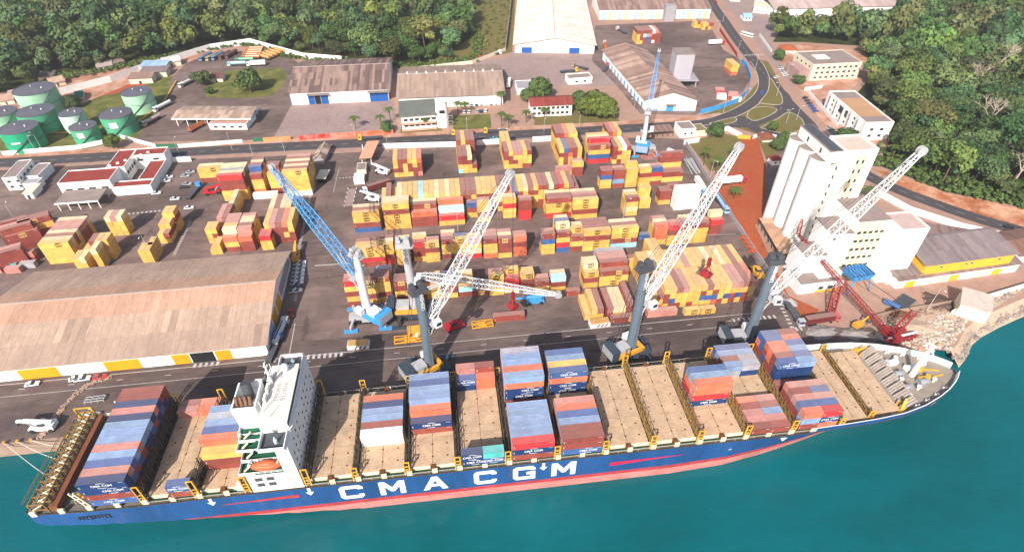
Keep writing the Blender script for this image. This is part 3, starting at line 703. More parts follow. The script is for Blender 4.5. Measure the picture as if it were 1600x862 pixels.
ST = [(-121, 14.6, 10.5), (-117, 15.6, 11.5), (-105, 16.2, 13.5), (-92, HB, 15.2), (-80, HB, 16), (-65, HB, HB), (-20, HB, HB), (30, HB, HB), (62, HB, 16.2), (80, HB, 15.2), (95, HB, 12.6), (106, 16.2, 10.2),
      (116, 16.0, 7.6), (126, 15.6, 5.2), (135, 14.8, 3.3), (143, 13.0, 1.9), (150, 10.4, 1.0), (155, 8.0, .6), (159, 5.4, .4), (162.4, 2.6, .3), (164.3, .3, .2)]
def deckz(x): return 12.0 if x < 108 else 12.0 + min(1, (x - 108) / 45) * 1.3
def zred(x): return 2.6
def breadth(x, z):                               # half breadth at height z; the run aft is undercut below a knuckle
    bd, bw = hw(x)
    if x < -35:
        zk = -2.6 + (-35 - x) * .1; return bd if z >= zk else max(.3, bd - (zk - z) * 1.5)
    t = max(0, min(1, (z + 6) / (deckz(x) + 6))); return bw + (bd - bw) * t ** 1.6
def hw(x):
    for (a, da, wa), (b, db, wb) in zip(ST, ST[1:]):
        if a <= x <= b:
            t = (x - a) / (b - a); return da + (db - da) * t, wa + (wb - wa) * t
    return ST[-1][1:]
def rake(x, z):                                  # bow rake: lower part stands further aft
    return x - max(0, x - 130) / 30 * (deckz(x) - z) * .42 if x > 130 else x
def hull_strip(name, m, fa, fb, n=3):
    mb = MB(); rows = []
    xs = []
    for (a, *_), (b, *_2) in zip(ST, ST[1:]):
        k = max(1, int((b - a) / 6)); xs += [a + (b - a) * i / k for i in range(k)]
    xs.append(ST[-1][0])
    for x in xs:
        bd, bw = hw(x); za, zb = fa(x), fb(x); line = []
        for i in range(n + 1):
            z = za + (zb - za) * i / n; line.append((rake(x, z), breadth(x, z), z))
        rows.append(line)
    for s in (-1, 1):
        b0 = len(mb.v)
        for line in rows:
            for x, h, z in line: mb.v.append((x, YC + s * h, z))
        w = n + 1
        for i in range(len(rows) - 1):
            for j in range(n):
                q = (b0 + i * w + j, b0 + (i + 1) * w + j, b0 + (i + 1) * w + j + 1, b0 + i * w + j + 1); mb.f.append(q if s < 0 else q[::-1])
    l = rows[0]; b0 = len(mb.v)                   # transom
    for x, h, z in l: mb.v += [(x, YC - h, z), (x, YC + h, z)]
    for j in range(n): mb.f.append((b0 + 2 * j, b0 + 2 * j + 2, b0 + 2 * j + 3, b0 + 2 * j + 1))
    return sb(mb, name, m, smooth=False)
hull = hull_strip('hull_side', M_hull, lambda x: max(zred(x), -7), deckz, 14)
hull_strip('boot_topping', M_boot, lambda x: max(zred(x) - 1.6, -7), lambda x: max(zred(x), -6.99), 3)
hull_strip('lower_hull', M_anti, lambda x: -8, lambda x: max(zred(x) - 1.6, -7.9), 9)
bulb = MB().sphere((153.5, YC - .2, -2.3), 1, 16, 10, (11.5, 2.5, 2.6)); sb(bulb, 'bulbous_bow', M_anti, smooth=True)
dk = [(x, YC - hw(x)[0] + .15) for x, *_ in ST] + [(x, YC + hw(x)[0] - .15) for x, *_ in ST][::-1]
mb = MB()
for i in range(len(ST) - 1):
    a, b = ST[i][0], ST[i + 1][0]
    mb.add([(a, YC - hw(a)[0] + .15, deckz(a) - .25), (b, YC - hw(b)[0] + .15, deckz(b) - .25), (b, YC + hw(b)[0] - .15, deckz(b) - .25), (a, YC + hw(a)[0] - .15, deckz(a) - .25)], [(0, 1, 2, 3)])
sb(mb, 'main_deck', M_deck)
# gunwale rail
mb = MB()
for i in range(len(ST) - 1):
    for s in (-1, 1):
        a, b = ST[i][0], ST[i + 1][0]; mb.beam((a, YC + s * hw(a)[0], deckz(a) + .02), (b, YC + s * hw(b)[0], deckz(b) + .02), .22, .2)
sb(mb, 'gunwale', M_lashd)
# side walkway: coaming wall, pillars, pipes
mb = MB(); mp = MB(); mg = MB()
x = -118.
while x < 112:
    near = YC - HB
    if not -62 < x < -45:
        for s in (-1, 1):
            mp = MB().cbox((x, YC + s * (HB - .55), 12.75), (1.5, .5, 2.0)); sb(mp, 'walkway_pillar', M_cream)
    x += 7.2
for s in (-1, 1):
    mb.box(-88, YC + s * (HB - 1.9) - .1, 11.8, 112, YC + s * (HB - 1.9) + .1, 13.5)
    mg.beam((-88, YC + s * (HB - 1.2), 12.2), (112, YC + s * (HB - 1.2), 12.2), .25)
    mg.beam((-88, YC + s * (HB - .9), 12.6), (112, YC + s * (HB - .9), 12.6), .12)
sb(mb, 'hatch_coaming', M_cream); sb(mg, 'deck_pipe', M_green)
for s in (-1, 1):
    mb = MB()
    for x0 in range(-88, 112, 6):
        if -64 < x0 < -44: continue
        y = YC + s * (HB - .12); mb.box(x0, y - .03, 12.3, x0 + .06, y + .03, 13.3)
    mb.box(-88, YC + s * (HB - .12) - .03, 13.25, 112, YC + s * (HB - .12) + .03, 13.32)
    sb(mb, 'railing', M_cream)
# hatch covers: three panels across each bay
bays = [(-103.6, -89.9), (-88.6, -76), (-74.5, -62.6)] + [(BR[i] + .9, BR[i + 1] - .9) for i in range(2, 12)] + [(99.2, 113)]
def hatch(x0, x1, y0, y1):
    mb = MB(); mb.box(x0, y0 + .06, 12.2, x1, y1 - .06, 13.7); h = sb(mb, 'hatch_cover', M_hatch, color=(1, 1, 1))
    d = MB()
    for i in range(3):
        for j in range(2):
            xx, yy = x0 + (x1 - x0) * (.16 + .34 * i), y0 + (y1 - y0) * (.28 + .44 * j); d.cbox((xx, yy, 13.73), (.55, .45, .06)); 
    d.cbox(((x0 + x1) / 2, (y0 + y1) / 2, 13.715), (.12, y1 - y0 - .4, .03))
    sb(d, 'container_socket', MATS['socket'], None).parent = h
mat('socket', '#6b4326', .9, .1, rust=.3)
YE = [YC - HB + 2.1, YC - 4.9, YC + 4.9, YC + HB - 2.1]
for x0, x1 in bays[1:]:
    for k in range(3): hatch(x0, x1, YE[k], YE[k + 1])
for x0, x1, w in ((114.8, 123.6, 14.0), (125.6, 135.2, 12.6)):
    for k in range(2): hatch(x0, x1, YC - w + k * w, YC + k * w)
# outboard container stools: rusty posts halfway along each bay
for x0, x1 in bays[1:]:
    for s in (-1, 1):
        mb = MB().cbox(((x0 + x1) / 2, YC + s * (HB - 1.3), 13.2), (1.4, 1.3, 1.6)); sb(mb, 'container_stool', MATS['socket'])
# lashing bridges
def lashing(x, z1, m, y0=YC - HB + .6, y1=YC + HB - .6, w=1.1):
    root = MB(); n = 12
    for s in (-w / 2, w / 2):
        for i in range(n + 1):
            y = y0 + (y1 - y0) * i / n; root.beam((x + s, y, 12), (x + s, y, z1 + (.9 if i % 3 == 0 else 0)), .22)
            if i < n and i % 2 == 0:
                yb = y0 + (y1 - y0) * (i + 1) / n; root.beam((x + s, y, 12.2), (x + s, yb, z1), .16)
        for z in (13.9, z1 - 1.1, z1): root.beam((x + s, y0, z), (x + s, y1, z), .16)
    b = sb(root, 'lashing_bridge', m)
    w_ = MB().box(x - w / 2, y0, z1 - 2.3, x + w / 2, y1, z1 - 2.15); o = sb(w_, 'walkway', m); 
    for s, yy in ((-1, y0), (1, y1)):
        e = MB()
        for dx in (-.75, .75): e.beam((x + dx, yy, 12), (x + dx, yy, z1 + 1.7), .32)
        for z in (13.3, 14.8, 16.2, z1 + 1.6): e.beam((x - .75, yy, z), (x + .75, yy, z), .26)
        sb(e, 'end_frame', M_yell)
for i, x in enumerate(BR):
    if i == 2: lashing(-45.4, 18.5, M_lashd)
    elif i <= 1: lashing(x, 18.6, M_lashd, y0=YC - HB + .6, y1=YC + HB - .6)
    elif i < 9: lashing(x, 16.6, M_lashd if i < 7 else M_lash)
    else: lashing(x, 16.6, M_lash)
lashing(-62, 18, M_lash, y1=YC - 8); lashing(113.8, 15.2, M_lash); lashing(124.6, 14.8, M_lash, YC - 14, YC + 14, .9)
# stern lashing frame
mb = MB(); mw = MB(); my = MB()
y0, y1 = YC - 15.2, YC + 15.2
for i in range(14):
    y = y0 + (y1 - y0) * i / 13
    for x in (-118.2, -114.2): mb.beam((x, y, 12), (x, y, 16.2), .3)
    for z in (13.6, 16.2): mb.beam((-118.2, y, z), (-114.2, y, z), .3)
    mw.beam((-118.2, y, 13.6), (-114.2, y, 16.2), .22); mw.beam((-114.2, y + .6, 16.2), (-115.8, y + 1.2, 16.3), .3)
for x in (-118.2, -116.2, -114.2):
    for z in (13.6, 16.2): my.beam((x, y0, z), (x, y1, z), .28)
my.beam((-119.0, y0, 17.4), (-119.0, y1, 17.4), .14); my.beam((-119.0, y0, 16.8), (-119.0, y1, 16.8), .1)
sb(mb, 'stern_frame', M_lash); sb(mw, 'stern_bracing', M_cream); sb(my, 'stern_rail', M_lash); ey = MB()
for x in (-118.6, -113.8): ey.beam((x, y1, 12), (x, y1, 18), .4)
for z in (14, 16, 18): ey.beam((-118.6, y1, z), (-113.8, y1, z), .3)
sb(ey, 'end_frame', M_yell)
mb = MB().box(-113.6, y0, 12, -111.6, y1, 14.4); sb(mb, 'stern_coaming', mat('rust_brown', '#7a4a34', .8, .2, var=.2, scale=.3, rust=.4))
for i in range(12):
    mb = MB(); y = y0 + 1.3 + 2.5 * i; mb.box(-107.8, y, 12, -104.0, y + .4, 13.9); mb.cyl((-109.6, y + 1, 12.6), (-107.6, y + 1, 12.6), .5, n=8); sb(mb, 'mooring_deck_gear', M_dsteel)
for s in (-1, 1):
    e = MB()
    for dx in (-.5, .6):
        e.beam((-103.8 + dx, YC + s * 15.2, 12), (-105.6 + dx, YC + s * 15.2, 19.8), .4)
    for k in range(4): e.beam((-104.3 - k * .45, YC + s * 15.2, 13 + 1.9 * k), (-103.2 - k * .45, YC + s * 15.2, 13 + 1.9 * k), .3)
    sb(e, 'end_frame', M_cream)
for k in range(3):
    wch = MB(); wch.cyl((-108 + k * 1.7, YC - 13.2, 13), (-108 + k * 1.7, YC - 11.4, 13), .7, n=10); wch.cbox((-108 + k * 1.7, YC - 12.3, 12.3), (1.2, 2.2, .8)); sb(wch, 'mooring_winch', M_yell)
# ---- accommodation
X0, X1 = -61.4, -46.7
sb(MB().box(-50.2, YC - 15.9, 12, X1, YC + 15.9, 31), 'front_wall', M_shw)
sb(MB().box(-55.6, YC - 8.2, 12, -50.2, YC + 9.5, 31), 'house', M_shw)
sb(MB().box(X0 - .6, YC - 8.2, 12, -55.62, YC + 9.5, 27.2), 'aft_house', M_shw)
sb(MB().box(X0 - .4, YC - 8.0, 27.2, -55.7, YC - 5.6, 27.35).box(X0 - .4, YC + 3.8, 27.2, -55.7, YC + 9.3, 27.35), 'aft_deck_floor', M_green)
ab = MB().box(X0 - .6, YC - 8.2, 27.2, -55.7, YC - 8.0, 28.4).box(X0 - .6, YC - 7.99, 27.2, X0 - .45, YC - 5.5, 28.4).box(X0 - .6, YC + 3.7, 27.2, X0 - .45, YC + 9.3, 28.4); sb(ab, 'aft_bulwark', M_shw)
pw = MB()
for k in range(6):
    z = 14 + 2.8 * k
    for j in range(11):
        if (j * 7 + k * 3) % 5 == 0: continue
        y = YC - 13.5 + 2.7 * j; pw.box(X1 - .02, y - .33, z - .4, X1 + .05, y + .33, z + .4)
po = sb(pw, 'portholes', M_glass); po['kind'] = 'stuff'
br = MB().box(-54.6, YC - 9.6, 31, -47.3, YC + 10.4, 34.0); sb(br, 'wheelhouse', M_shw)
sb(MB().box(-54.8, YC - 9.8, 34.0, -47.1, YC + 10.6, 34.3), 'wheelhouse_roof', M_rustd)
for j in range(15):
    wn_ = MB(); y = YC - 9.8 + 1.32 * j; wn_.box(-47.32, y, 32.2, -47.22, y + 1.05, 33.7); sb(wn_, 'bridge_window', M_glass)
for s in (-1, 1):
    a, b = sorted((YC + s * 10.6, YC + s * 16.4))
    sb(MB().box(-54, a, 30.8, -47.3, b, 31.05), 'bridge_wing', M_dsteel)
    wb = MB().box(-54, a, 31.05, -53.8, b, 32.4).box(-47.5, a, 31.05, -47.25, b, 32.4)
    yy = b if s > 0 else a; wb.box(-54, yy - .12, 31.05, -47.3, yy + .12, 32.4); sb(wb, 'wing_bulwark', M_shw)
    sb(MB().cyl((-50, YC + s * 13.8, 31), (-50, YC + s * 13.8, 32.3), .5, n=10).box(-50.2, YC + s * 13.8 - .15, 32, -49.8, YC + s * 13.8 + .15, 33.3), 'wing_console', mat('pale_green', (.5, .68, .66), .5, .3))
# roof letters (flat paint on the wheelhouse roof) and top gear
tm = text_mesh('roof_lettering', '9HATEB\n9HK653', 1.8, MATS['grey_steel'], bold=.01)
ro = obj('roof_lettering', tm, ship, loc=Vector((-50.6, YC + .5, 34.32)) - SO); ro.rotation_euler = (0, 0, -math.pi / 2)
mast = MB(); mast.beam((-53.5, YC + 3.8, 34.4), (-53.5, YC + 3.8, 43), .7, .7, .3, .3)
for z, w in ((38, 4.5), (40.5, 3.2), (42.4, 2)): mast.beam((-53.5, YC + 3.8 - w / 2, z), (-53.5, YC + 3.8 + w / 2, z), .25)
for x_, y_, z_ in ((-53.5, YC + 6.6, 39.5), (-54, YC - 6, 38.8), (-52, YC - 8, 37.5)): sb(MB().beam((x_, y_, 34.2), (x_, y_, z_), .16), 'antenna', M_shw)
sb(mast, 'radar_mast', M_shw)
sb(MB().sphere((-50.5, YC + 8, 36), 1.25, 12, 8).cyl((-50.5, YC + 8, 34.4), (-50.5, YC + 8, 35.3), .5, n=8), 'satellite_dome', M_shw, smooth=True)
for k in range(3):
    cv = MB(); y = YC - 3 + 3.4 * k; cv.box(-54.4, y, 34.3, -53.8, y + 2.4, 36); sb(cv, 'roof_screen', M_shw)
# funnel
fy0, fy1 = YC - 5.4, YC + 3.6
sb(MB().box(-62.0, fy0, 27.2, -56.0, fy1, 33.6), 'funnel_casing', M_shw)
fc = MB()
fc.box(-62.2, fy0 - .1, 33.6, -61.8, fy1 + .1, 36).box(-56.2, fy0 - .1, 33.6, -55.8, fy1 + .1, 36).box(-61.8, fy0 - .1, 33.6, -56.2, fy0 + .3, 36).box(-61.8, fy1 - .3, 33.6, -56.2, fy1 + .1, 36)
sb(fc, 'funnel_rim', M_shw)
mbk = mat('exhaust_brown', '#7d5a43', .7, .3, var=.2, scale=.6)
for k in range(4): up = MB(); up.cyl((-61 + k * 1.2, fy0 + 1.2, 33.6), (-61.4 + k * 1.2, fy0 + 3.2, 37.0), .45, n=10); sb(up, 'exhaust_pipe', mbk)
sb(MB().cyl((-58.8, fy0 + 5.2, 33.6), (-59.2, fy0 + 6.8, 38.4), 1.4, n=14), 'main_uptake', M_dsteel)
# stepped decks on both sides, green floors, bulwarks, lifeboats
lv = [(20.6, 15.9), (23.2, 13.6), (25.6, 12.0), (28.0, 10.6)]
for s in (-1, 1):
    for k, (z, w) in enumerate(lv):
        a, b = sorted((YC + s * 8.0, YC + s * w)); xe = X0 - .5 + (k % 2) * .9
        fl = sb(MB().box(xe, a, z - .25, -50.25, b, z), 'deck_floor', M_green)
        yy = YC + s * w; rl = MB()
        for x in np.arange(xe, -50.3, 1.7): rl.beam((x, yy, z), (x, yy, z + 1.1), .09)
        for dz in (.55, 1.1): rl.beam((xe, yy, z + dz), (-50.3, yy, z + dz), .1); rl.beam((xe, YC + s * 8, z + dz), (xe, yy, z + dz), .1)
        sb(rl, 'deck_railing', M_shw)
        bp = MB().box(xe - .1, a, z, xe + .05, b, z + 1.05); bp.box(xe + .06, yy - .06, z, xe + 4.2, yy + .06, z + 1.05); sb(bp, 'deck_bulwark', M_shw)
        c, d = sorted((YC + s * 8.1, YC + s * (w - 4.2 - .4 * (k % 2))))
        if k < 3: sb(MB().box(xe + 3.4 + (k % 2) * 1.6, c, z, -51.5 - (k % 2) * 1.6, d, z + 2.5), 'deck_house', M_shw)
        st_ = MB(); st_.beam((xe + .8, YC + s * (w - 1.1), z), (xe + 3.4, YC + s * (w - 1.1), z + 2.8), .9, .15); sb(st_, 'deck_stair', M_cream)
    a, b = sorted((YC + s * 8.0, YC + s * 15.9)); sb(MB().box(-60.5, a, 12, -50.25, b, 20.3), 'lower_house', M_shw)
    for k in range(2):
        for j in range(2): wnn = MB().box(-58.6 + k * 3.1, YC + s * 15.9 - .06, 14.6 + 2.6 * j, -56.6 + k * 3.1, YC + s * 15.9 + .06, 16.2 + 2.6 * j); sb(wnn, 'side_window', M_dsteel)
    lb = MB().sphere((-54.4, YC + s * 14.9, 22.9), 1, 14, 10, (4.2, 1.5, 1.3)).sphere((-54.4, YC + s * 14.9, 23.8), 1, 12, 8, (2.5, 1.1, .9)); sb(lb, 'lifeboat', mat('lifeboat_orange', '#d4603a', .5, .4, var=.1, scale=.5), smooth=True)
    dv = MB()
    for x in (-58.4, -50.9):
        dv.beam((x, YC + s * 13.2, 20.6), (x, YC + s * 14.2, 24.6), .35); dv.beam((x, YC + s * 14.2, 24.6), (x, YC + s * 16, 25.2), .3)
    sb(dv, 'lifeboat_davit', M_shw)
sb(MB().box(-62.5, YC - 14.5, 12, -59.7, YC - 8.4, 18.6), 'stores_house', M_gdeck)
sb(MB().box(-65, YC - 15.2, 12, -62.6, YC - 13, 14.2), 'deck_locker', M_shw)
# ---- forecastle
xs = [106 + i * 2.2 for i in range(27)]
for s in (-1, 1):
    bw = MB(); bo = MB()
    for a, b in zip(xs, xs[1:]):
        if b > 163.9: break
        for p, q in ((a, b),):
            z0a, z0b = deckz(p), deckz(q); ha, hb = hw(p)[0], hw(q)[0]; th = -.28
            bw.add([(p, YC + s * ha, z0a), (q, YC + s * hb, z0b), (q, YC + s * (hb + .25), z0b + 2.3), (p, YC + s * (ha + .25), z0a + 2.3),
                    (p, YC + s * (ha + th), z0a), (q, YC + s * (hb + th), z0b), (q, YC + s * (hb + .25 + th), z0b + 2.3), (p, YC + s * (ha + .25 + th), z0a + 2.3)],
                   [(7, 6, 5, 4), (3, 2, 6, 7)] if s < 0 else [(4, 5, 6, 7), (7, 6, 2, 3)])
            bo.add([(p, YC + s * (ha + .01), z0a), (q, YC + s * (hb + .01), z0b), (q, YC + s * (hb + .26), z0b + 2.26), (p, YC + s * (ha + .26), z0a + 2.26)], [(0, 1, 2, 3) if s < 0 else (3, 2, 1, 0)])
        bw.beam((a, YC + s * (hw(a)[0] - .35), deckz(a)), (a, YC + s * (hw(a)[0] + .0), deckz(a) + 2.2), .18)
    sb(bw, 'bulwark', M_shw); sb(bo, 'bulwark_plating', M_hull)
fd = MB()
pts = [x for x in xs if 132 <= x <= 162] + [163]
for a, b in zip(pts, pts[1:]):
    fd.add([(a, YC - hw(a)[0] + .3, deckz(a) + .02), (b, YC - hw(b)[0] + .3, deckz(b) + .02), (b, YC + hw(b)[0] - .3, deckz(b) + .02), (a, YC + hw(a)[0] - .3, deckz(a) + .02)], [(0, 1, 2, 3)])
sb(fd, 'forecastle_deck', M_gdeck)
def sf(mb, *a, **k):                              # fittings drawn for a higher deck, set down on the forecastle
    mb.v = [(x + 2.8, y, z - .6) for x, y, z in mb.v]; return sb(mb, *a, **k)
M_brk = mat('breakwater_paint', '#a59a92', .8, .2, var=.2, scale=.5, rust=.6)
for k in range(8):                                # breakwater panels, sloped, with stiffeners
    y = YC - 12.2 + 3.05 * k; mb = MB()
    mb.add([(134.2, y, 13.2), (134.2, y + 2.5, 13.2), (137.6, y + 2.5, 17.2), (137.6, y, 17.2)], [(0, 1, 2, 3)]); mb.add([(134.0, y, 13.2), (134.0, y + 2.5, 13.2), (137.4, y + 2.5, 17.3), (137.4, y, 17.3)], [(3, 2, 1, 0)])
    for j in range(3): mb.beam((133.9, y + .4 + .85 * j, 13.3), (137.3, y + .4 + .85 * j, 17.4), .12, .25)
    sf(mb, 'breakwater_panel', M_brk)
for s in (-1, 1):
    mb = MB()
    mb.beam((132.8, YC + s * 13.0, 13), (134.6, YC + s * 11, 17.4), .7); mb.beam((132.6, YC + s * 13.6, 13.4), (132.6, YC + s * 10, 13.6), .8)
    for k in range(3): mb.beam((132.8, YC + s * (10.2 + 1.4 * k), 13), (133.8, YC + s * (10.2 + 1.4 * k), 15.6), .3)
    sf(mb, 'yellow_stowage_frame', M_yell)
def winch(x, y, rz, k):
    mb = MB(); mb.cyl((x - 1.1, y, 14.7), (x + 1.1, y, 14.7), .95, n=12); mb.cyl((x - 1.3, y, 14.7), (x - 1.1, y, 14.7), 1.25, n=12); mb.cyl((x + 1.1, y, 14.7), (x + 1.3, y, 14.7), 1.25, n=12)
    mb.cbox((x, y, 13.9), (3, 1.6, .6)); mb.cbox((x + 2, y, 14.5), (1, 1, 1.4)); return sf(mb, 'mooring_winch', M_white if k else M_steel)
for k, (x, y) in enumerate(((139.5, YC - 4.8), (141.5, YC + 5.6), (146.5, YC - 3.4), (146.2, YC + 2.6), (140.5, YC + .8))): winch(x, y, 0, k % 2)
for s in (-1, 1):
    wd_ = MB(); wd_.cyl((149.5, YC + s * 1.9, 13.6), (149.5, YC + s * 1.9, 15.4), .9, n=12); wd_.cbox((147.6, YC + s * 1.9, 14.2), (2.2, 1.3, 1.2)); wd_.beam((150, YC + s * 1.9, 14), (156, YC + s * .9, 13.9), .5); sf(wd_, 'anchor_windlass', M_yell)
for s in (-1, 1):
    for x in (139, 143.5, 148, 152.5):
        h = hw(x + 2.8)[0] - 1.4; bl = MB().cbox((x, YC + s * h, 13.6), (1.9, .7, .2))
        for d in (-.5, .5): bl.cyl((x + d, YC + s * h, 13.6), (x + d, YC + s * h, 14.7), .3, n=8)
        sf(bl, 'bollard', M_white)
for k, (x, y) in enumerate(((138.8, YC + 8), (143.8, YC - 5.5), (151.5, YC + 3.2), (144, YC + 7), (138.6, YC - 8.5), (150.8, YC - 3.2), (140.2, YC - 1.8))):
    vt = MB(); vt.cyl((x, y, 13.5), (x, y, 15.1), .4, n=8); vt.cyl((x, y, 15.1), (x, y, 15.4), .75, n=8); sf(vt, 'mushroom_vent', M_white)
fm = MB(); fm.beam((145.5, YC, 13.6), (145.5, YC, 28.5), 1.3, 1.3, .55, .55)
for z, w in ((22, 3.2), (26.5, 4.2), (28.2, 2)): fm.beam((145.5, YC - w / 2, z), (145.5, YC + w / 2, z), .35); fm.cbox((145.9, YC, z), (1.6, 2, .2))
fm.beam((145.9, YC - .5, 13.6), (145.9, YC - .5, 28), .1); fm.beam((145.9, YC + .5, 13.6), (145.9, YC + .5, 28), .1)
sf(fm, 'foremast', M_shw)
fb = MB(); fb.beam((145.5, YC, 28), (157.5, YC, 15.2), .06); fb.beam((145.5, YC, 28), (136, YC - 8, 14), .06); fb.beam((145.5, YC, 28), (136, YC + 8, 14), .06)
sf(fb, 'mast_stay', M_dsteel)
# ---- names and marks on the near side of the hull
def on_hull(name, me, x, z, parent=ship, xe=None):
    h = max(breadth(x, z), breadth(xe if xe is not None else x, z))
    o = obj(name, me, parent, loc=Vector((x, YC - h - .06, z)) - SO); o.rotation_euler = (math.pi / 2, 0, 0); return o
LET = {'C': [[(4, 1.3), (4, 2.4), (2.9, 3.5), (-2.9, 3.5), (-4, 2.4), (-4, -2.4), (-2.9, -3.5), (2.9, -3.5), (4, -2.4), (4, -1.3), (2.2, -1.3), (2.2, -1.8), (-2, -1.8), (-2.2, -1.6), (-2.2, 1.6), (-2, 1.8), (2.2, 1.8), (2.2, 1.3)]],
       'G': [[(4, 1.3), (4, 2.4), (2.9, 3.5), (-2.9, 3.5), (-4, 2.4), (-4, -2.4), (-2.9, -3.5), (4, -3.5), (4, .6), (.8, .6), (.8, -.8), (2.2, -.8), (2.2, -1.8), (-2, -1.8), (-2.2, -1.6), (-2.2, 1.6), (-2, 1.8), (2.2, 1.8), (2.2, 1.3)]],
       'M': [[(-4.4, -3.5), (-4.4, 3.5), (-2.4, 3.5), (0, .3), (2.4, 3.5), (4.4, 3.5), (4.4, -3.5), (2.5, -3.5), (2.5, .7), (.6, -1.9), (-.6, -1.9), (-2.5, .7), (-2.5, -3.5)]],
       'A': [[(-4.4, -3.5), (-2.3, -3.5), (0, 1.4), (0, 3.5), (-1, 3.5)], [(4.4, -3.5), (1, 3.5), (0, 3.5), (0, 1.4), (2.3, -3.5)], [(-1.5, -1.8), (1.5, -1.8), (.9, -.5), (-.9, -.5)]]}
def letter(ch):
    bm = bmesh.new()
    for P in LET[ch]:
        f = bm.faces.new([bm.verts.new((x, y, 0)) for x, y in P]); f.normal_update()
        if f.normal.z < 0: f.normal_flip()
    bmesh.ops.triangulate(bm, faces=bm.faces[:]); me = bpy.data.meshes.new('hull_letter'); bm.to_mesh(me); bm.free(); me.materials.append(M_logow); return me
for x, ch in ((-34.4, 'C'), (-22.8, 'M'), (-10.4, 'A'), (4.3, 'C'), (15.9, 'G'), (27.8, 'M')):
    o = on_hull('hull_letter', letter(ch), x, 7.3); o.scale = (.84, .98, 1)
def arrow():
    return MB().add([(-.5, 2.4, 0), (.5, 2.4, 0), (.5, 0, 0), (1.4, 0, 0), (0, -2, 0), (-1.4, 0, 0), (-.5, 0, 0)], [(6, 5, 4, 3, 2, 1, 0)]).mesh('tug_mark', M_logow)
me = arrow(); me.flip_normals()
for x, z in ((-72.5, 10), (-45.7, 9.8), (21.6, 9.4), (97, 9.4)):
    o = on_hull('tug_mark', me, x, z); o.scale = (.85, .85, .85)
st = MB().add([(-70, YC - HB - .06, 7.9), (-49, YC - HB - .06, 7.7), (-49, YC - HB - .06, 9.3), (-70, YC - HB - .06, 8.2)], [(0, 1, 2, 3)]); sb(st, 'hull_stripe', M_boot)
st = MB().add([(42, YC - HB - .06, 6.0), (42, YC - HB - .06, 7.8), (66, YC - HB - .06, 7.9)], [(2, 1, 0)]); sb(st, 'hull_stripe', mat('magenta_stripe', '#c4214f', .6, .3))
sm = MB(); g9 = random.Random(4)
for k in range(9):
    w_ = g9.uniform(.25, .6); h_ = g9.uniform(.9, 1.6); sm.add([(k * .85, -h_ / 2, 0), (k * .85 + w_, -h_ / 2, 0), (k * .85 + w_, h_ / 2, 0), (k * .85, h_ / 2, 0)], [(0, 1, 2, 3)])
sm.add([(0, .55, .003), (7.4, .5, .003), (7.4, .85, .003), (0, .8, .003)], [(0, 1, 2, 3)])
on_hull('painted_out_name', sm.mesh('painted_out_name', M_logo), -108, 8.8, xe=-98).scale = (1.15, 1.3, 1)
for x, z, txt in ((-8, 4, 'M'), (80, 7, 'IIII')):
    on_hull('draft_mark', text_mesh('draft_mark', txt, 1.0, M_logow), x, z)
# mooring lines
for k, (a, b) in enumerate((((-119.5, YC + 9, 9.2), (-139, 126.3, .7)), ((-119.8, YC + 4, 9.2), (-143, 126.3, .7)), ((-119.8, YC - 2, 9.2), (-147, 126.3, .7)), ((158, YC + 3, 10.2), (178, 127, .6)))):
    mb = MB(); A, B = Vector(a), Vector(b)
    P = [A.lerp(B, t / 8) - Vector((0, 0, 1.6 * math.sin(math.pi * t / 8))) for t in range(9)]
    for p, q in zip(P, P[1:]): mb.beam(p, q, .16)
    tag(mb.build('mooring_rope', mat('rope', (.6, .58, .5), .9, .1)), '%s mooring rope from %s to the quay' % (('inner', 'middle', 'outermost', 'single')[k], 'ship stern' if k < 3 else 'ship bow'), 'rope')
# ================================================================== CRANES
M_ctow = mat('crane_grey', '#5d6a76', .55, .35, var=.08, scale=.3)
M_cwhite = mat('crane_white', (.74, .74, .74), .55, .35, var=.06, scale=.3)
M_cyel = mat('crane_yellow', '#d29a35', .55, .35, var=.12, scale=.4, rust=.1)
M_cblue = mat('crane_blue', '#3f93cf', .55, .35, var=.1, scale=.4)
M_clblue = mat('boom_blue', '#5a9fd6', .55, .35, var=.08, scale=.4)
M_cred = mat('crane_red', '#8f2529', .55, .35, var=.15, scale=.4, rust=.1)
M_chas = mat('chassis_slate', '#39444f', .6, .3, var=.12, scale=.4)
M_lgrey = mat('light_grey_paint', '#a9a9ab', .6, .3, var=.1, scale=.4)
def ray(x, y): return (FWD * FPX + RGT * (x - 800) - UPV * (y - 431)).normalized()
def wheels(mb, xs, ys, r=.75, w=.6):
    for x in xs:
        for y in ys: mb.cyl((x, y - w / 2, r), (x, y + w / 2, r), r, n=12)
WHEEL = MB().cyl((0, -.3, 0), (0, .3, 0), .75, n=12).mesh('wheel', M_black)
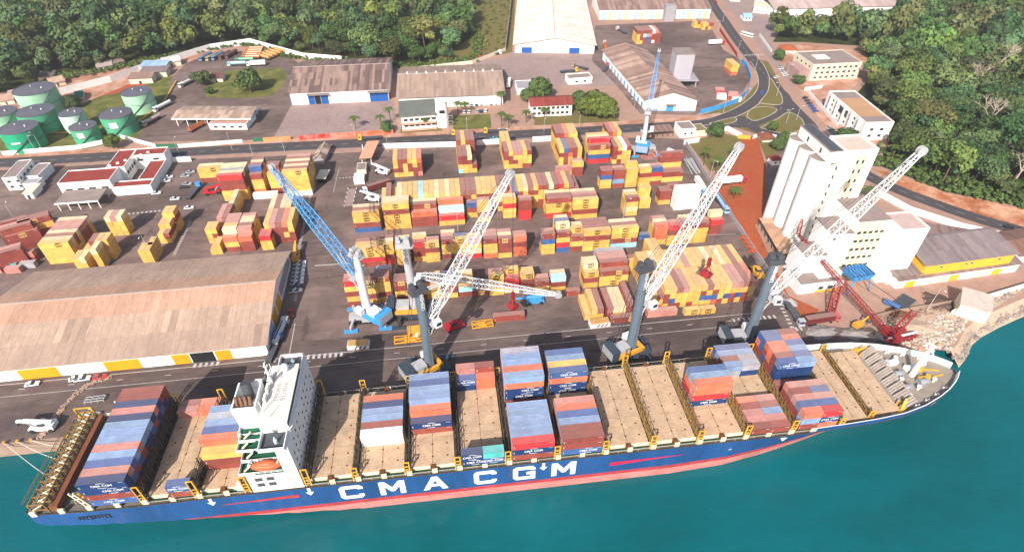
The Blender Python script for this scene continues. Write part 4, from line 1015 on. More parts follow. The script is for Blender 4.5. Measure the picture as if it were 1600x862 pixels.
def harbour_crane(label, base, tip, foot, top, tow, boom, chas, body, name='HARBOUR', base_z=0., pads=M_chas, towr=1.75, bw=3.0, cab_side=1, group='mobile harbour cranes', low_white=False, rig=0, text=None):
    B = Vector(base); T = Vector(tip) - B; az = math.atan2(T.y, T.x)
    c = thing('harbour_crane', label, 'crane', B, 0, group)
    # undercarriage along the quay: frame, axles, four outrigger pads
    ch = MB().cbox((0, 0, 2.2), (15, 3.6, 1.3)).cbox((0, 0, 2.2), (5, 6.4, 1.6)); ch.build('undercarriage', chas, c)
    
    for i in range(10):
        for sy in (-2.5, 2.5): obj('wheel', WHEEL, c, loc=(-7 + 1.55 * i, sy, .75))
    for sx in (-1, 1):
        for sy in (-1, 1):
            o = MB().beam((sx * 5.5, sy * 1.4, 2.3), (sx * 6.6, sy * 6.3, 2.0), .9, .8).cyl((sx * 6.6, sy * 6.3, 2.2), (sx * 6.6, sy * 6.3, .5), .3, n=8); op = o.build('outrigger', chas if chas is M_chas else M_lgrey, c)
            MB().cbox((sx * 6.6, sy * 6.3, .3), (5.2, 1.7, .5)).build('outrigger_pad', pads, op)
    up = bpy.data.objects.new('slewing_platform', MB().cyl((0, 0, 3), (0, 0, 4), 2.1, n=20).mesh('slewing_platform', M_dsteel)); COL.objects.link(up); up.parent = c; up.rotation_euler = (0, 0, az)
    # superstructure in boom frame: +x towards boom
    MB().box(-7.5, -3.4, 4, 3.8, -2.2, 5.5).box(-7.5, 2.2, 4, 3.8, 3.4, 5.5).box(2.6, -3.4, 4, 3.8, 3.4, 5.4).build('girder', body, up)
    MB().box(-7.2, -2.1, 4.1, -1.9, 2.1, 7.2).build('engine_house', M_lgrey if body is not M_cblue else M_cwhite, up)
    MB().box(-10.4, -3.3, 4.2, -7.4, 3.3, 8.4).build('counterweight', chas if body is not M_cblue else M_cblue, up)
    v = MB()
    for k in range(8): v.box(-10.55, -3 + .78 * k, 4.6, -10.4, -2.5 + .78 * k, 8.1)
    v.build('counterweight_grille', M_lgrey, up)
    MB().box(-1.2, 2.3, 5.5, 2.2, 4.3, 8).build('control_cabinet', M_cwhite, up)
    tw = MB().cyl((0, 0, 4), (0, 0, foot - 1.5), towr, towr * .92, n=16).cyl((0, 0, foot - 1.5), (-.4, 0, top - 3), towr * .92, towr * .78, n=16); tb = tw.build('tower', tow, up, smooth=False)
    ld = MB()
    for k in range(int((foot - 6) / 1.1)): ld.cbox((.6, -towr - .06, 5 + 1.1 * k), (.6, .12, .16))
    ld.build('ladder_rung', M_lgrey, tb)
    hd = MB().box(-3.2, -1.5, top - 3, 1.8, 1.5, top - 1.6).beam((-2.6, 0, top - 1.6), (-2.6, 0, top + .6), 1.4, .5).box(-3.6, -1.8, top - 3.3, 2.6, 1.8, top - 3)
    for y in (-.8, 0, .8): hd.cyl((.6, y - .25, top - .7), (.6, y + .25, top - .7), 1.1, n=14)
    for y in (-.8, .8): hd.cyl((-2.4, y - .25, top - .5), (-2.4, y + .25, top - .5), .9, n=14)
    hd.build('tower_head', M_dsteel if tow is M_ctow else M_lgrey, up)
    tl = (T - Vector((0, 0, 0))); loc = Matrix.Rotation(-az, 3, 'Z') @ tl
    ft = Vector((towr + .6, 0, foot))
    bm = MB().lattice(ft, loc, (bw, bw * .95), 22, ch=.27, dg=.12).build('boom', boom, up)
    tipm = MB()
    for y in (-.5, .5): tipm.cyl((loc.x, y - .2, loc.z), (loc.x, y + .2, loc.z), 1.5, n=16)
    tipm.cyl((loc.x - .2, -.9, loc.z), (loc.x - .2, .9, loc.z), .5, n=8)
    tipm.build('boom_tip_sheave', M_lgrey, bm)
    pf = MB().box(towr - .4, -2.6, foot - 1.8, towr + 2.4, 2.6, foot - 1.5); pf.build('boom_platform', M_lgrey, up)
    cb = MB().box(towr + .2, -3.6 * cab_side - .9, foot - 1.4, towr + 2.6, -3.6 * cab_side + 1.1, foot + 1.2).build('cab', M_cwhite, up)
    MB().box(towr + 2.58, -3.6 * cab_side - .75, foot - .9, towr + 2.66, -3.6 * cab_side + .95, foot + .8).box(towr + .6, -3.6 * cab_side - .97, foot - .6, towr + 2.3, -3.6 * cab_side - .88, foot + .8).build('cab_window', M_glass, cb)
    lc = MB(); q = ft.lerp(loc, .22)
    for y in (-.7, .7): lc.cyl((-2.2 + 2.6, y, foot - 9), (q.x, y, q.z - 1.0), .3, n=8)
    lc.build('luffing_cylinder', M_lgrey, up)
    rp = MB()
    for y in (-.8, .8): rp.beam((-2.4, y, top - .4), (-8.6, y, 8), .14)
    for y in (-.5, .5):
        rp.beam((.6, y, top + .3), (loc.x, y, loc.z + 1.3), .1)
    rp.build('hoist_rope', M_dsteel, up)
    if rig > 0:
        hk = MB(); hz = rig + 8
        rq = MB()
        for y in (-.3, .3): rq.beam((loc.x + 1.2, y, loc.z), (loc.x + 1.2, y, hz), .07)
        rq.build('hoist_rope', M_dsteel, up); hk.cbox((loc.x + 1.2, 0, hz - .9), (1, 1, 2)); hk.build('hook_block', M_cred, up)
    if text:
        tt = text_mesh('crane_lettering', text, 1.7, M_logow if tow is M_ctow else M_logo, bold=.02)
        for sgn in (-1, 1):
            o = obj('crane_lettering', tt, up, loc=(.0 - .25, sgn * (towr * .93 + .02), (foot + top) / 2 + 1.5)); o.rotation_euler = Matrix((Vector((0, 0, 1)), Vector((-1, 0, 0)) * (1 if sgn < 0 else -1), Vector((0, sgn, 0)))).transposed().to_euler()
    return c
RG3 = 27.
P2, P3, P4 = Vector((-11.2, 138.3, 0)), Vector((61.8, 137.2, 0)), Vector((106.4, 136.2, 0))
harbour_crane('grey towered harbour crane with white lattice boom, leftmost of three quayside cranes', P2, (19.85, 155.5, 68.9), 26, 42.5, M_ctow, M_cwhite, M_chas, M_cyel, text='LIEBHERR', rig=11)
harbour_crane('grey towered harbour crane with white lattice boom, middle of three quayside cranes', P3, (87.9, 146.5, 78), 27, 44.5, M_ctow, M_cwhite, M_chas, M_cyel, text='LIEBHERR', rig=RG3)
def tip_at(px, P, foot, L):
    d = ray(*px); w = CAMP - (P + Vector((0, 0, foot))); b = w.dot(d); D = max(0, b * b - (w.length_squared - L * L)); return CAMP + d * (-b + D ** .5)
harbour_crane('grey towered harbour crane with white lattice boom, rightmost of three quayside cranes', P4, tip_at((1440, 236), P4, 27, 61), 26, 43.5, M_ctow, M_cwhite, M_chas, M_chas, text='LIEBHERR')
PW = G(650, 497); PW.y += 1.5
harbour_crane('white and yellow harbour crane with low lattice boom behind the leftmost grey crane', PW, tip_at((872, 460), PW, 20, 57.6), 21, 38, M_lgrey, M_cwhite, M_chas, M_cyel, text='LIEBHERR', bw=2.6)
# blue and white crane: box tower leaning slightly back, blue lattice boom
PBl = G(577, 505); PBl.y += 2.5
TBl = tip_at((425, 262), PBl, 22, 50)
cb_ = harbour_crane('light blue and white mobile crane with blue lattice boom at yard edge', PBl, TBl, 22, 35, M_cwhite, M_clblue, M_lgrey, M_cblue, pads=M_cblue, towr=1.7, bw=3.6, text='GOTTWALD')
PF = G(1003, 236)
harbour_crane('white crane with pale blue base and steep boom at rear of the yard', PF, tip_at((1030, 80), PF, 12, 47), 13, 27, M_cwhite, M_clblue, M_lgrey, M_cblue, pads=M_cblue, towr=1.4, bw=2.3, text='GOTTWALD')
# red lattice crawler crane beside the ship's bow
PR = G(1385, 532)
rc = thing('lattice_crane', 'red lattice crawler crane beside the ship bow', 'crane', PR, 0)
tipR = tip_at((1247, 366), PR, 3, 54) - PR
azr = math.atan2(tipR.y, tipR.x)
MB().lattice((0, 0, 3.2), tipR, (1.6, 1.6), 24, ch=.22, dg=.12, taper=(.5, 1, .45)).build('boom', M_cred, rc)
tt_ = tipR.normalized(); MB().lattice(tipR, tipR + Vector((1.5, 3, 6)), (1.3, 1.3), 5, ch=.22, dg=.14, taper=(1, 1, .5)).build('boom_jib', M_cred, rc)
body = MB().cbox((1.4, .4, 2.6), (7, 3.4, 2.2), azr).cbox((4.8, 1.2, 3.1), (2, 3.6, 2.8), azr); body.build('engine_house', M_cred, rc)
for s in (-1, 1):
    nrm = Vector((-math.sin(azr), math.cos(azr), 0)) * 2.2 * s
    MB().cbox((nrm.x, nrm.y, .75), (7.2, 1.1, 1.5), azr).build('crawler_track', M_dsteel, rc)
gan = MB().lattice((2, .6, 3.5), (7.5, 2.6, 12), (2.2, 1.6), 6, ch=.24, dg=.15, taper=(1, 1, .8)); gan.build('gantry', M_cred, rc)
rp = MB().beam((7.5, 2.6, 12), tipR, .1); rp.beam((7.3, 2.2, 12), tipR, .1); rp.build('pendant_rope', M_dsteel, rc)
lay = thing('spare_boom', 'red lattice boom section lying on the ground at the ship bow', 'boom', G(1380, 536), 0)
A, Bq = G(1383, 540), G(1430, 526); O = lay.location
MB().lattice(A - O + Vector((0, 0, 1.6)), Bq - O + Vector((0, 0, 1.2)), (2.2, 2.2), 10, ch=.3, dg=.18, taper=(.8, 1, .7)).build('boom_section', M_cred, lay)
MB().cyl(A - O + Vector((1, 1, 2.8)), Bq - O + Vector((-1, 0, 2.6)), .45, n=8).build('boom_pipe', M_cwhite, lay)
lay2 = thing('spare_boom', 'red lattice section standing in the laterite lot behind red container', 'boom', G(1296, 494), 0)
MB().lattice((0, 0, .8), (5, 8, 9), (2.6, 2.6), 8, ch=.3, dg=.18, taper=(1, 1, .9)).build('boom_section', M_cred, lay2)
# spreaders, grabs and hoppers standing about
def spreader(label, p, m, rz, L=9, h=2.0, name='spreader'):
    t = thing(name, label, 'spreader', G(*p), rz)
    f = MB()
    for y in (-1.1, 1.1): f.beam((-L / 2, y, .5), (L / 2, y, .5), .4)
    for x in (-L / 2, -L / 6, L / 6, L / 2): f.beam((x, -1.1, .5), (x, 1.1, .5), .35); f.beam((x, -1.1, 0), (x, -1.1, h), .3); f.beam((x, 1.1, 0), (x, 1.1, h), .3)
    for y in (-1.1, 1.1): f.beam((-L / 2, y, h), (L / 2, y, h), .25); f.beam((-L / 2, y, .5), (L / 2, y, h), .18)
    f.build('frame', m, t); MB().cbox((0, 0, 1.0), (L * .28, 1.8, 1.0)).build('motor_box', m, t)
    return t
spreader('yellow spreader frame on the quay road left of the red container', (754, 509), M_cyel, .05, 8)
spreader('long yellow spreader frame beside the leftmost grey crane', (642, 532), M_cyel, .02, 12)
hop = thing('loading_hopper', 'red and white striped hopper behind yellow spreader by leftmost crane', 'hopper', G(654, 523), 0.05)
MB().box(-4, -2, .6, 4, 2, 3.4).build('bin', M_cyel, hop)
for k in range(4): MB().add([(-3.8 + 2 * k, -2.03, .8), (-2.8 + 2 * k, -2.03, .8), (-1.8 + 2 * k, -2.03, 3.2), (-2.8 + 2 * k, -2.03, 3.2)], [(0, 1, 2, 3)]).build('stripe', M_cred if k % 2 == 0 else M_white, hop)
for nm, lab, p, rz in (('flatbed_hopper', 'tan topped white hopper with red stripes in front of blue crane', (561, 541), -.05), ('flatbed_hopper', 'tan topped white hopper with red stripes left of third crane', (936, 507), .05)):
    t = thing(nm, lab, 'hopper', G(*p), rz)
    MB().box(-4, -1.6, 0, 4, 1.6, 1.9).build('bin', M_white, t); MB().box(-3.7, -1.4, 1.9, 3.7, 1.4, 2.4).build('load', mat('tan_cargo', '#b98f5c', .9, .1, var=.2, scale=.6), t)
    for k in range(3): MB().add([(-1.6 + 1.6 * k, -1.63, .1), (-.9 + 1.6 * k, -1.63, .1), (.1 + 1.6 * k, -1.63, 1.8), (-.6 + 1.6 * k, -1.63, 1.8)], [(0, 1, 2, 3)]).build('stripe', M_cred if k % 2 == 0 else M_dsteel, t)
def grab(label, p, z, m=M_cred, rz=.5):
    t = thing('cargo_grab', label, 'grab', G(*p, z) if len(p) == 2 else p, rz)
    for s in (-1, 1):
        MB().add([(0, -1.6, 2.2), (0, 1.6, 2.2), (s * 2.2, 1.6, 1.2), (s * 2.2, -1.6, 1.2), (s * .2, 1.6, 0), (s * .2, -1.6, 0)], [(0, 1, 2, 3), (3, 2, 4, 5), (0, 3, 5), (1, 4, 2), (0, 5, 4, 1)]).build('jaw', m, t)
    f = MB()
    for x in (-1.2, 1.2):
        for y in (-1.2, 1.2): f.beam((x, y, 1.8), (0, 0, 5.2), .25)
    f.cbox((0, 0, 5.4), (1.2, 1.2, .8)); f.build('linkage', m, t)
    return t
grab('red cargo grab hanging from the leftmost grey crane near the blue lift', (20.9, 156.2, 11), 0); grab('red cargo grab hanging from the middle crane over the right front block', (89.1, 146.8, RG3), 0)
grab('red cargo grab beside the blue hopper frame at the mill', (1352, 420), 0)
lift = thing('boom_lift', 'blue boom lift with folded arm parked on the yard', 'lift', G(836, 473), .03)
MB().box(-3.6, -1.2, .7, 3.6, 1.2, 1.7).build('base', M_cblue, lift); 
for sx in (-2.4, 2.4):
    for sy in (-1.2, 1.2): obj('wheel', WHEEL, lift, loc=(sx, sy, .75))
MB().box(-2, -1.1, 1.8, 2.6, 1.1, 3).build('turret', M_cblue, lift); MB().beam((-8, 0, 3.4), (5, 0, 3.4), .6).beam((-5, .1, 4), (5, .1, 4), .5).build('arm', M_clblue, lift)
bh = thing('blue_hopper', 'blue steel hopper frame on legs in front of the mill', 'hopper', G(1330, 448), .1)
MB().add([(-4, -3, 6), (4, -3, 6), (4, 3, 6), (-4, 3, 6), (-5, -3.6, 9), (5, -3.6, 9), (5, 3.6, 9), (-5, 3.6, 9)], [(0, 1, 5, 4), (1, 2, 6, 5), (2, 3, 7, 6), (3, 0, 4, 7), (3, 2, 1, 0)]).build('bin', M_cblue, bh)
for sx in (-1, 1):
    for sy in (-1, 1): MB().beam((sx * 4, sy * 3, 6), (sx * 5.4, sy * 4.2, 0), .4).build('leg', M_cblue, bh)
g_ = MB()
for k in range(7): g_.beam((-4.6 + 1.5 * k, -3.5, 9.05), (-4.6 + 1.5 * k, 3.5, 9.05), .25)
g_.build('grating', M_dsteel, bh)
# ================================================================== BUILDINGS
M_roof = mat('roof_sheet', (1, 1, 1), .7, .25, var=.16, scale=.12, objcol=True, stretch=(1, .35, 1), fine=.1, rust=.22, coord='World')
M_roofr = mat('rusty_roof_sheet', (1, 1, 1), .75, .2, var=.24, scale=.14, objcol=True, stretch=(1, .4, 1), fine=.12, rust=.55, coord='World')
M_wallw = mat('white_wall', (.82, .80, .77), .8, .2, var=.1, scale=.2, fine=.05, stretch=(1, 1, .25))
M_wallc = mat('cream_wall', '#d5c8b4', .8, .2, var=.08, scale=.25)
M_wally = mat('yellow_wall', '#dfae3c', .8, .2, var=.1, scale=.25)
M_wallb = mat('pale_blue_wall', '#9fb6cf', .8, .2, var=.1, scale=.25)
M_wallg = mat('grey_wall', '#9a9599', .8, .2, var=.12, scale=.25)
M_bluedoor = mat('blue_door', '#1c549a', .6, .3, var=.1, scale=.4)
M_ydoor = mat('yellow_door', '#d99a1c', .6, .3, var=.1, scale=.4)
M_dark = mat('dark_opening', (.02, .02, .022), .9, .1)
M_roofc = mat('roof_concrete', '#8b7c76', .9, .15, var=.15, scale=.2, fine=.06)
M_roofred = mat('roof_red', '#8a3b34', .85, .2, var=.14, scale=.25, fine=.06)
_sheets = {}
def slope(b, p0, p1, q0, n, k, cols, m=M_roof, jitter=.03, rows=None, name='roof_sheet', parent=None, lift=.05):
    """roof plane from eave p0-p1 up to q0 (above p0): n x k separate sheets"""
    p0, p1, q0 = Vector(p0), Vector(p1), Vector(q0); ex = p1 - p0; L = ex.length; ex /= L; es = q0 - p0; S = es.length; es /= S
    nz = ex.cross(es).normalized()
    if nz.z < 0: nz = -nz; 
    w, s = L / n, S / k; key = (round(w, 3), round(s, 3))
    if key not in _sheets: _sheets[key] = MB().box(0, 0, 0, w * .985, s * 1.02, .09).mesh('roof_sheet')
    me = _sheets[key]
    if not me.materials: me.materials.append(m)
    elif me.materials[0] is not m: me = me.copy(); me.materials[0] = m
    rot = Matrix((ex, es, nz)).transposed()
    if rot.determinant() < 0: rot = Matrix((ex, es, -nz)).transposed()
    for i in range(n):
        base = R.choice(cols)
        for j in range(k):
            c = rows[min(j, len(rows) - 1)] if rows else (base if R.random() < .6 else R.choice(cols))
            f = R.uniform(1 - jitter, 1 + jitter) * (R.choice((.8, 1.12)) if rows and R.random() < .06 else 1)
            M = rot.to_4x4(); M.translation = p0 + ex * w * i + es * s * j + nz * (lift + .02 * ((i + j) % 2) + .015 * j)
            o = obj(name, me, parent or b, mtx=M, color=[x * f for x in c])
def gable(b, W, D, h, hr, axis, wall, n, k, cols, m=M_roof, oh=.8, rows=None):
    w = MB()
    if axis == 'x':                                # ridge along the front
        w.add([(0, 0, 0), (W, 0, 0), (W, D, 0), (0, D, 0), (0, 0, h), (W, 0, h), (W, D, h), (0, D, h), (0, D / 2, hr), (W, D / 2, hr)],
              [(0, 1, 5, 4), (2, 3, 7, 6), (3, 0, 4, 8, 7), (1, 2, 6, 9, 5)])
        w.build('wall', wall, b); d = oh * (hr - h) / (D / 2)
        slope(b, (-oh, -oh, h - d), (W + oh, -oh, h - d), (-oh, D / 2, hr), n, k, cols, m, rows=rows); slope(b, (-oh, D + oh, h - d), (W + oh, D + oh, h - d), (-oh, D / 2, hr), n, k, cols, m, rows=rows)
        MB().beam((-oh, D / 2, hr + .2), (W + oh, D / 2, hr + .2), .7, .12).build('ridge_cap', M_kerb, b)
    else:
        w.add([(0, 0, 0), (W, 0, 0), (W, D, 0), (0, D, 0), (0, 0, h), (W, 0, h), (W, D, h), (0, D, h), (W / 2, 0, hr), (W / 2, D, hr)],
              [(1, 2, 6, 5), (3, 0, 4, 7), (0, 1, 5, 8, 4), (2, 3, 7, 9, 6)])
        w.build('wall', wall, b); d = oh * (hr - h) / (W / 2)
        slope(b, (-oh, -oh, h - d), (-oh, D + oh, h - d), (W / 2, -oh, hr), n, k, cols, m); slope(b, (W + oh, -oh, h - d), (W + oh, D + oh, h - d), (W / 2, -oh, hr), n, k, cols, m)
        MB().beam((W / 2, -oh, hr + .2), (W / 2, D + oh, hr + .2), .7, .12).build('ridge_cap', M_kerb, b)
def door(b, x0, x1, z1, m, y=0, z0=0., side='f', name='door'):
    t = .12; mb = MB()
    if side == 'f': mb.box(x0, y - t, z0, x1, y + .02, z1)
    elif side == 'b': mb.box(x0, y - .02, z0, x1, y + t, z1)
    elif side == 'r': mb.box(y - .02, x0, z0, y + t, x1, z1)
    else: mb.box(y - t, x0, z0, y + .02, x1, z1)
    return mb.build(name, m, b)
def windows(b, xs, zs, w, h, y=0., side='f', frame_m=None):
    for x in xs:
        for z in zs:
            f = door(b, x - w / 2 - .12, x + w / 2 + .12, z + h + .12, frame_m or M_wallc, y, z - .12, side, 'window')
            s = .17; mb = MB()
            if side == 'f': mb.box(x - w / 2, y - s, z, x + w / 2, y - .1, z + h)
            elif side == 'b': mb.box(x - w / 2, y + .1, z, x + w / 2, y + s, z + h)
            elif side == 'r': mb.box(y + .1, x - w / 2, z, y + s, x + w / 2, z + h)
            else: mb.box(y - s, x - w / 2, z, y - .1, x + w / 2, z + h)
            mb.build('pane', M_glass, f)
def flat(b, x0, y0, x1, y1, h, wall, roof, par=.5, z0=0., name='wall'):
    wl_ = MB().box(x0, y0, z0, x1, y1, h).build(name, wall, b)
    MB().box(x0 + .35, y0 + .35, h - .02, x1 - .35, y1 - .35, h + .06).build('roof', roof, b)
    if par:
        p = MB(); p.box(x0, y0, h, x1, y0 + .3, h + par); p.box(x0, y1 - .3, h, x1, y1, h + par); p.box(x0, y0 + .3, h, x0 + .3, y1 - .3, h + par); p.box(x1 - .3, y0 + .3, h, x1, y1 - .3, h + par); p.build('parapet', wall, b)
    return wl_
def bld(name, label, a, b, cat='building'):
    A, rz, Wd = frame(a, b); return thing(name, label, cat, A, rz), Wd
def C(*hs): return [srgb(h) for h in hs]
# ---- big quay warehouse on the left
YF = G(415, 557).y; XR = G(420, 557).x
HE = zat(XR, YF - 1, 541); LW = XR + 172
b = thing('quay_warehouse', 'huge tan roofed quay warehouse with yellow and white sliding doors', 'warehouse', (XR - LW, YF, 0), rad(.4))
DW = G(452, 414).y - YF
HRD = zat(XR, YF + DW / 2, 441)
gable(b, LW, DW, HE, HRD, 'x', M_wallw, 40, 3, C('#a58776'), M_roof, oh=1.2, rows=C('#a48b7b', '#aa907e', '#b08b75'))
for p0, p1, m_ in ((-120, -60, M_white), (-60, 3, M_ydoor), (4, 39, M_white), (40, 100, M_ydoor), (101, 136, M_white), (137, 169, M_white), (170, 225, M_ydoor), (226, 262, M_white), (263, 273, M_white), (274, 301, M_ydoor), (302, 339, M_dark), (340, 365, M_ydoor), (366, 382, M_white), (383, 412, M_white)):
    x0, x1 = (G(p, 590 - p * .078).x - (XR - LW) for p in (p0, p1))
    if x1 > 1: door(b, max(x0, .5) + .15, x1 - .15, HE * .74, m_)
for y0 in (6, 14, 22): door(b, y0, y0 + 6.5, HE * .95, M_ydoor if y0 > 6 else M_wallb, LW, 0, 'r')
MB().box(LW, 30, 2, LW + .08, DW - 2, HE).build('peeling_cladding', M_wallg, b)
# ---- office with red flat roof round a courtyard
b, Wd = bld('port_office', 'white port office with red flat roof around a small courtyard', (102, 309), (182, 303))
h = 8.
flat(b, 0, 0, Wd, 13, h, M_wallw, M_roofred); flat(b, Wd - 6.5, 13.2, Wd + 2.5, 33, h, M_wallw, M_roofred); flat(b, Wd + 2.7, 25, Wd + 19, 33, h, M_wallw, M_roofred)
flat(b, Wd + 11, 4.2, Wd + 19, 24.8, h - 3.4, M_wallw, M_roofred); flat(b, Wd + .2, -2, Wd + 19, 4, h - 3.4, M_wallw, M_roofred)
windows(b, [4, 9.5, 15, 21], [3.6], 3.2, 1.3); windows(b, [15, 18, 21, 24, 27, 30], [3.4], 1.9, 1.8, Wd + 2.5, 'r'); windows(b, [Wd + 6, Wd + 14], [5], 3, 1.3, 25)
for i in range(6): MB().cbox((Wd - 5 + 3 * i, 15 + 2.6 * i, h + .4), (1.4, .9, .8)).build('roof_unit', M_white, b)
t, Wd = bld('entrance_canopy', 'grey flat canopy in front of the red roofed port office', (92, 331), (160, 326)); t['category'] = 'canopy'
MB().box(0, 0, 4.2, Wd, 12, 4.8).build('roof', M_roofc, t); MB().box(0, -.15, 4.1, Wd, 0, 4.95).build('fascia', M_white, t)
for i in range(5):
    for y in (.6, 11.2): MB().box(.6 + i * (Wd - 1.6) / 4, y, 0, 1 + i * (Wd - 1.6) / 4, y + .4, 4.2).build('post', M_white, t)
# ---- small white office at far left and gate huts
b, Wd = bld('white_office', 'small two storey white office with brown roof left of the port gate', (15, 298), (37, 296))
flat(b, 0, 0, Wd, 19, 7.2, M_wallw, M_roofc, .3); windows(b, [2.4, 6.6], [1.6, 4.6], 1.6, 1.2); windows(b, [3, 7, 11, 15], [1.6, 4.6], 1.4, 1.2, Wd, 'r')
b, Wd = bld('gate_office', 'low grey roofed gate office beside the small white office', (47, 288), (66, 287))
flat(b, 0, 0, Wd, 14, 4.6, M_wallw, M_roofc, .3); windows(b, [3, 7], [1.5], 1.4, 1.2); flat(b, Wd - 5, -6, Wd + 2, -.2, 3.6, M_wallw, M_wallg, .2)
b, Wd = bld('guard_hut', 'white guard hut with tan roof in front of gate office', (42, 311), (55, 310))
flat(b, 0, 0, Wd, 9, 3.2, M_wallw, M_roofc, 0); MB().box(-.5, -.6, 3.2, Wd + .5, 9.5, 3.5).build('eaves', M_wallc, b); door(b, 1, 2.2, 2.2, M_dark)
# ---- truck gate in the middle
b, Wd = bld('gatehouse', 'dark gatehouse with pitched tan roof beside tall yellow stack', (492, 256), (507, 256))
gable(b, Wd, 15, 3.6, 5.2, 'y', M_wallg, 6, 2, C('#8d7566', '#7a6558', '#b89e8c'))
b, Wd = bld('gatehouse', 'small weighbridge hut with sloping tan roof by the truck gate', (498, 286), (509, 286))
flat(b, 0, 0, Wd, 8, 3, M_dark, M_roofc, 0); MB().box(-.8, -1, 3, Wd + .8, 8.6, 3.3).build('eaves', M_wallc, b)
b, Wd = bld('toll_booth', 'gate canopy with pink sloping roof right of truck lanes', (566, 256), (580, 255)); b['category'] = 'canopy'
MB().add([(-1, -2, 4.2), (Wd + 1, -2, 4.2), (Wd + 5, 14, 6.2), (3, 14, 6.2), (-1, -2, 4.5), (Wd + 1, -2, 4.5), (Wd + 5, 14, 6.5), (3, 14, 6.5)], [(3, 2, 1, 0), (4, 5, 6, 7), (0, 1, 5, 4), (1, 2, 6, 5), (2, 3, 7, 6), (3, 0, 4, 7)]).build('roof', mat('pink_roof', '#c99076', .8, .2), b)
for x in (0, Wd): 
    for y in (0, 12): MB().box(x, y, 0, x + .4, y + .4, 4.3 + y * .1).build('post', M_white, b)
flat(b, -2, -12, 3, -4, 2.8, M_wallc, M_roofc, .2); flat(b, -3, -22, 2.4, -15, 2.8, M_white, M_white, .2)
# ---- oil tanks
def tank(label, c, w, h, m, stripe=None):
    P = G(c[0], c[1], h); r = w / 2 * (P - CAMP).dot(FWD) / FPX
    t = thing('oil_tank', label, 'tank', (P.x, P.y, 0), 0, 'oil storage tanks')
    n = 40; MB().cyl((0, 0, 0), (0, 0, h), r, n=n, caps=False).build('shell', m, t, smooth=True)
    MB().cyl((0, 0, h), (0, 0, h + r * .06), r * 1.005, r * .08, n=n).build('roof', MATS['tank_roof'], t)
    for z in (h + .1, h * .5):
      rg = MB()
      for i in range(n):
        a, c2 = 2 * math.pi * i / n, 2 * math.pi * (i + 1) / n
        rg.beam((r * 1.01 * math.cos(a), r * 1.01 * math.sin(a), z), (r * 1.01 * math.cos(c2), r * 1.01 * math.sin(c2), z), .16, .2)
      rg.build('wind_girder', MATS['tank_roof'], t)
    st = MB()
    for i in range(16):
        a, c2 = -1.9 + i * .1, -1.9 + (i + 1) * .1; st.beam((r * 1.04 * math.cos(a), r * 1.04 * math.sin(a), h * i / 16), (r * 1.04 * math.cos(c2), r * 1.04 * math.sin(c2), h * (i + 1) / 16), .5, .25)
    st.build('stair', M_dsteel, t)
    v = MB(); v.cyl((r * .4, 0, h), (r * .4, 0, h + 1.2), .35, n=8); v.cyl((-r * .3, r * .3, h), (-r * .3, r * .3, h + 1), .3, n=8); v.build('roof_vent', M_white, t)
    if stripe: 
        a = -1.75; mb = MB()
        for i in range(6):
            p, q = a + i * .08, a + (i + 1) * .08; R1 = r * 1.006
            mb.add([(R1 * math.cos(p), R1 * math.sin(p), h * .5), (R1 * math.cos(q), R1 * math.sin(q), h * .5), (R1 * math.cos(q), R1 * math.sin(q), h * .5 + stripe), (R1 * math.cos(p), R1 * math.sin(p), h * .5 + stripe)], [(0, 1, 2, 3)])
        mb.build('painted_panel', M_logow, t)
mat('tank_roof', '#5d5d66', .8, .2, var=.12, scale=.2)
Tg = mat('tank_green', '#1f9a72', .55, .35, var=.1, scale=.15); Td = mat('tank_dark_green', '#4fa27c', .6, .3, var=.14, scale=.15); Tp = mat('tank_pale_green', '#9ccaa9', .6, .3, var=.14, scale=.15); Tw = mat('tank_white_green', '#b9d3c6', .6, .3, var=.12, scale=.15)
tank('bright green oil tank with white bar at the roadside wall', (28, 199), 53, 12, Tg, 1.0); tank('dark green oil tank behind the bright green one', (54, 173), 52, 12, Td)
tank('largest pale green oil tank at the back, by the shanties', (53, 139), 57, 14.5, Tp); tank('green oil tank cut by the left edge of the photo', (-2, 175), 48, 12, Tp)
tank('small whitish oil tank in the middle of the tank farm', (110, 176), 35, 11, Tw); tank('small green oil tank with white panel near the roadside wall', (129, 197), 38, 9, Td, 3)
tank('green oil tank with white panel at the right of the farm', (180, 177), 47, 11.5, Td, 3.5); tank('lone pale green oil tank beside the truck park', (212, 143), 43, 12, Tp)
for k, (a, c) in enumerate((((38, 210), (190, 208)), ((190, 212), (262, 158)), ((250, 172), (276, 128)))):
    A, B2 = G(*a), G(*c); mb = MB().beam(A + Vector((0, 0, .8)), B2 + Vector((0, 0, .8)), .7, .5)
    for i in range(6): q = A.lerp(B2, i / 5); mb.box(q.x - .15, q.y - .15, 0, q.x + .15, q.y + .15, .7)
    tag(mb.build('pipeline', M_yell), 'yellow pipeline %s the tank farm' % ('across', 'along the right side of', 'running back from')[k], 'pipeline')
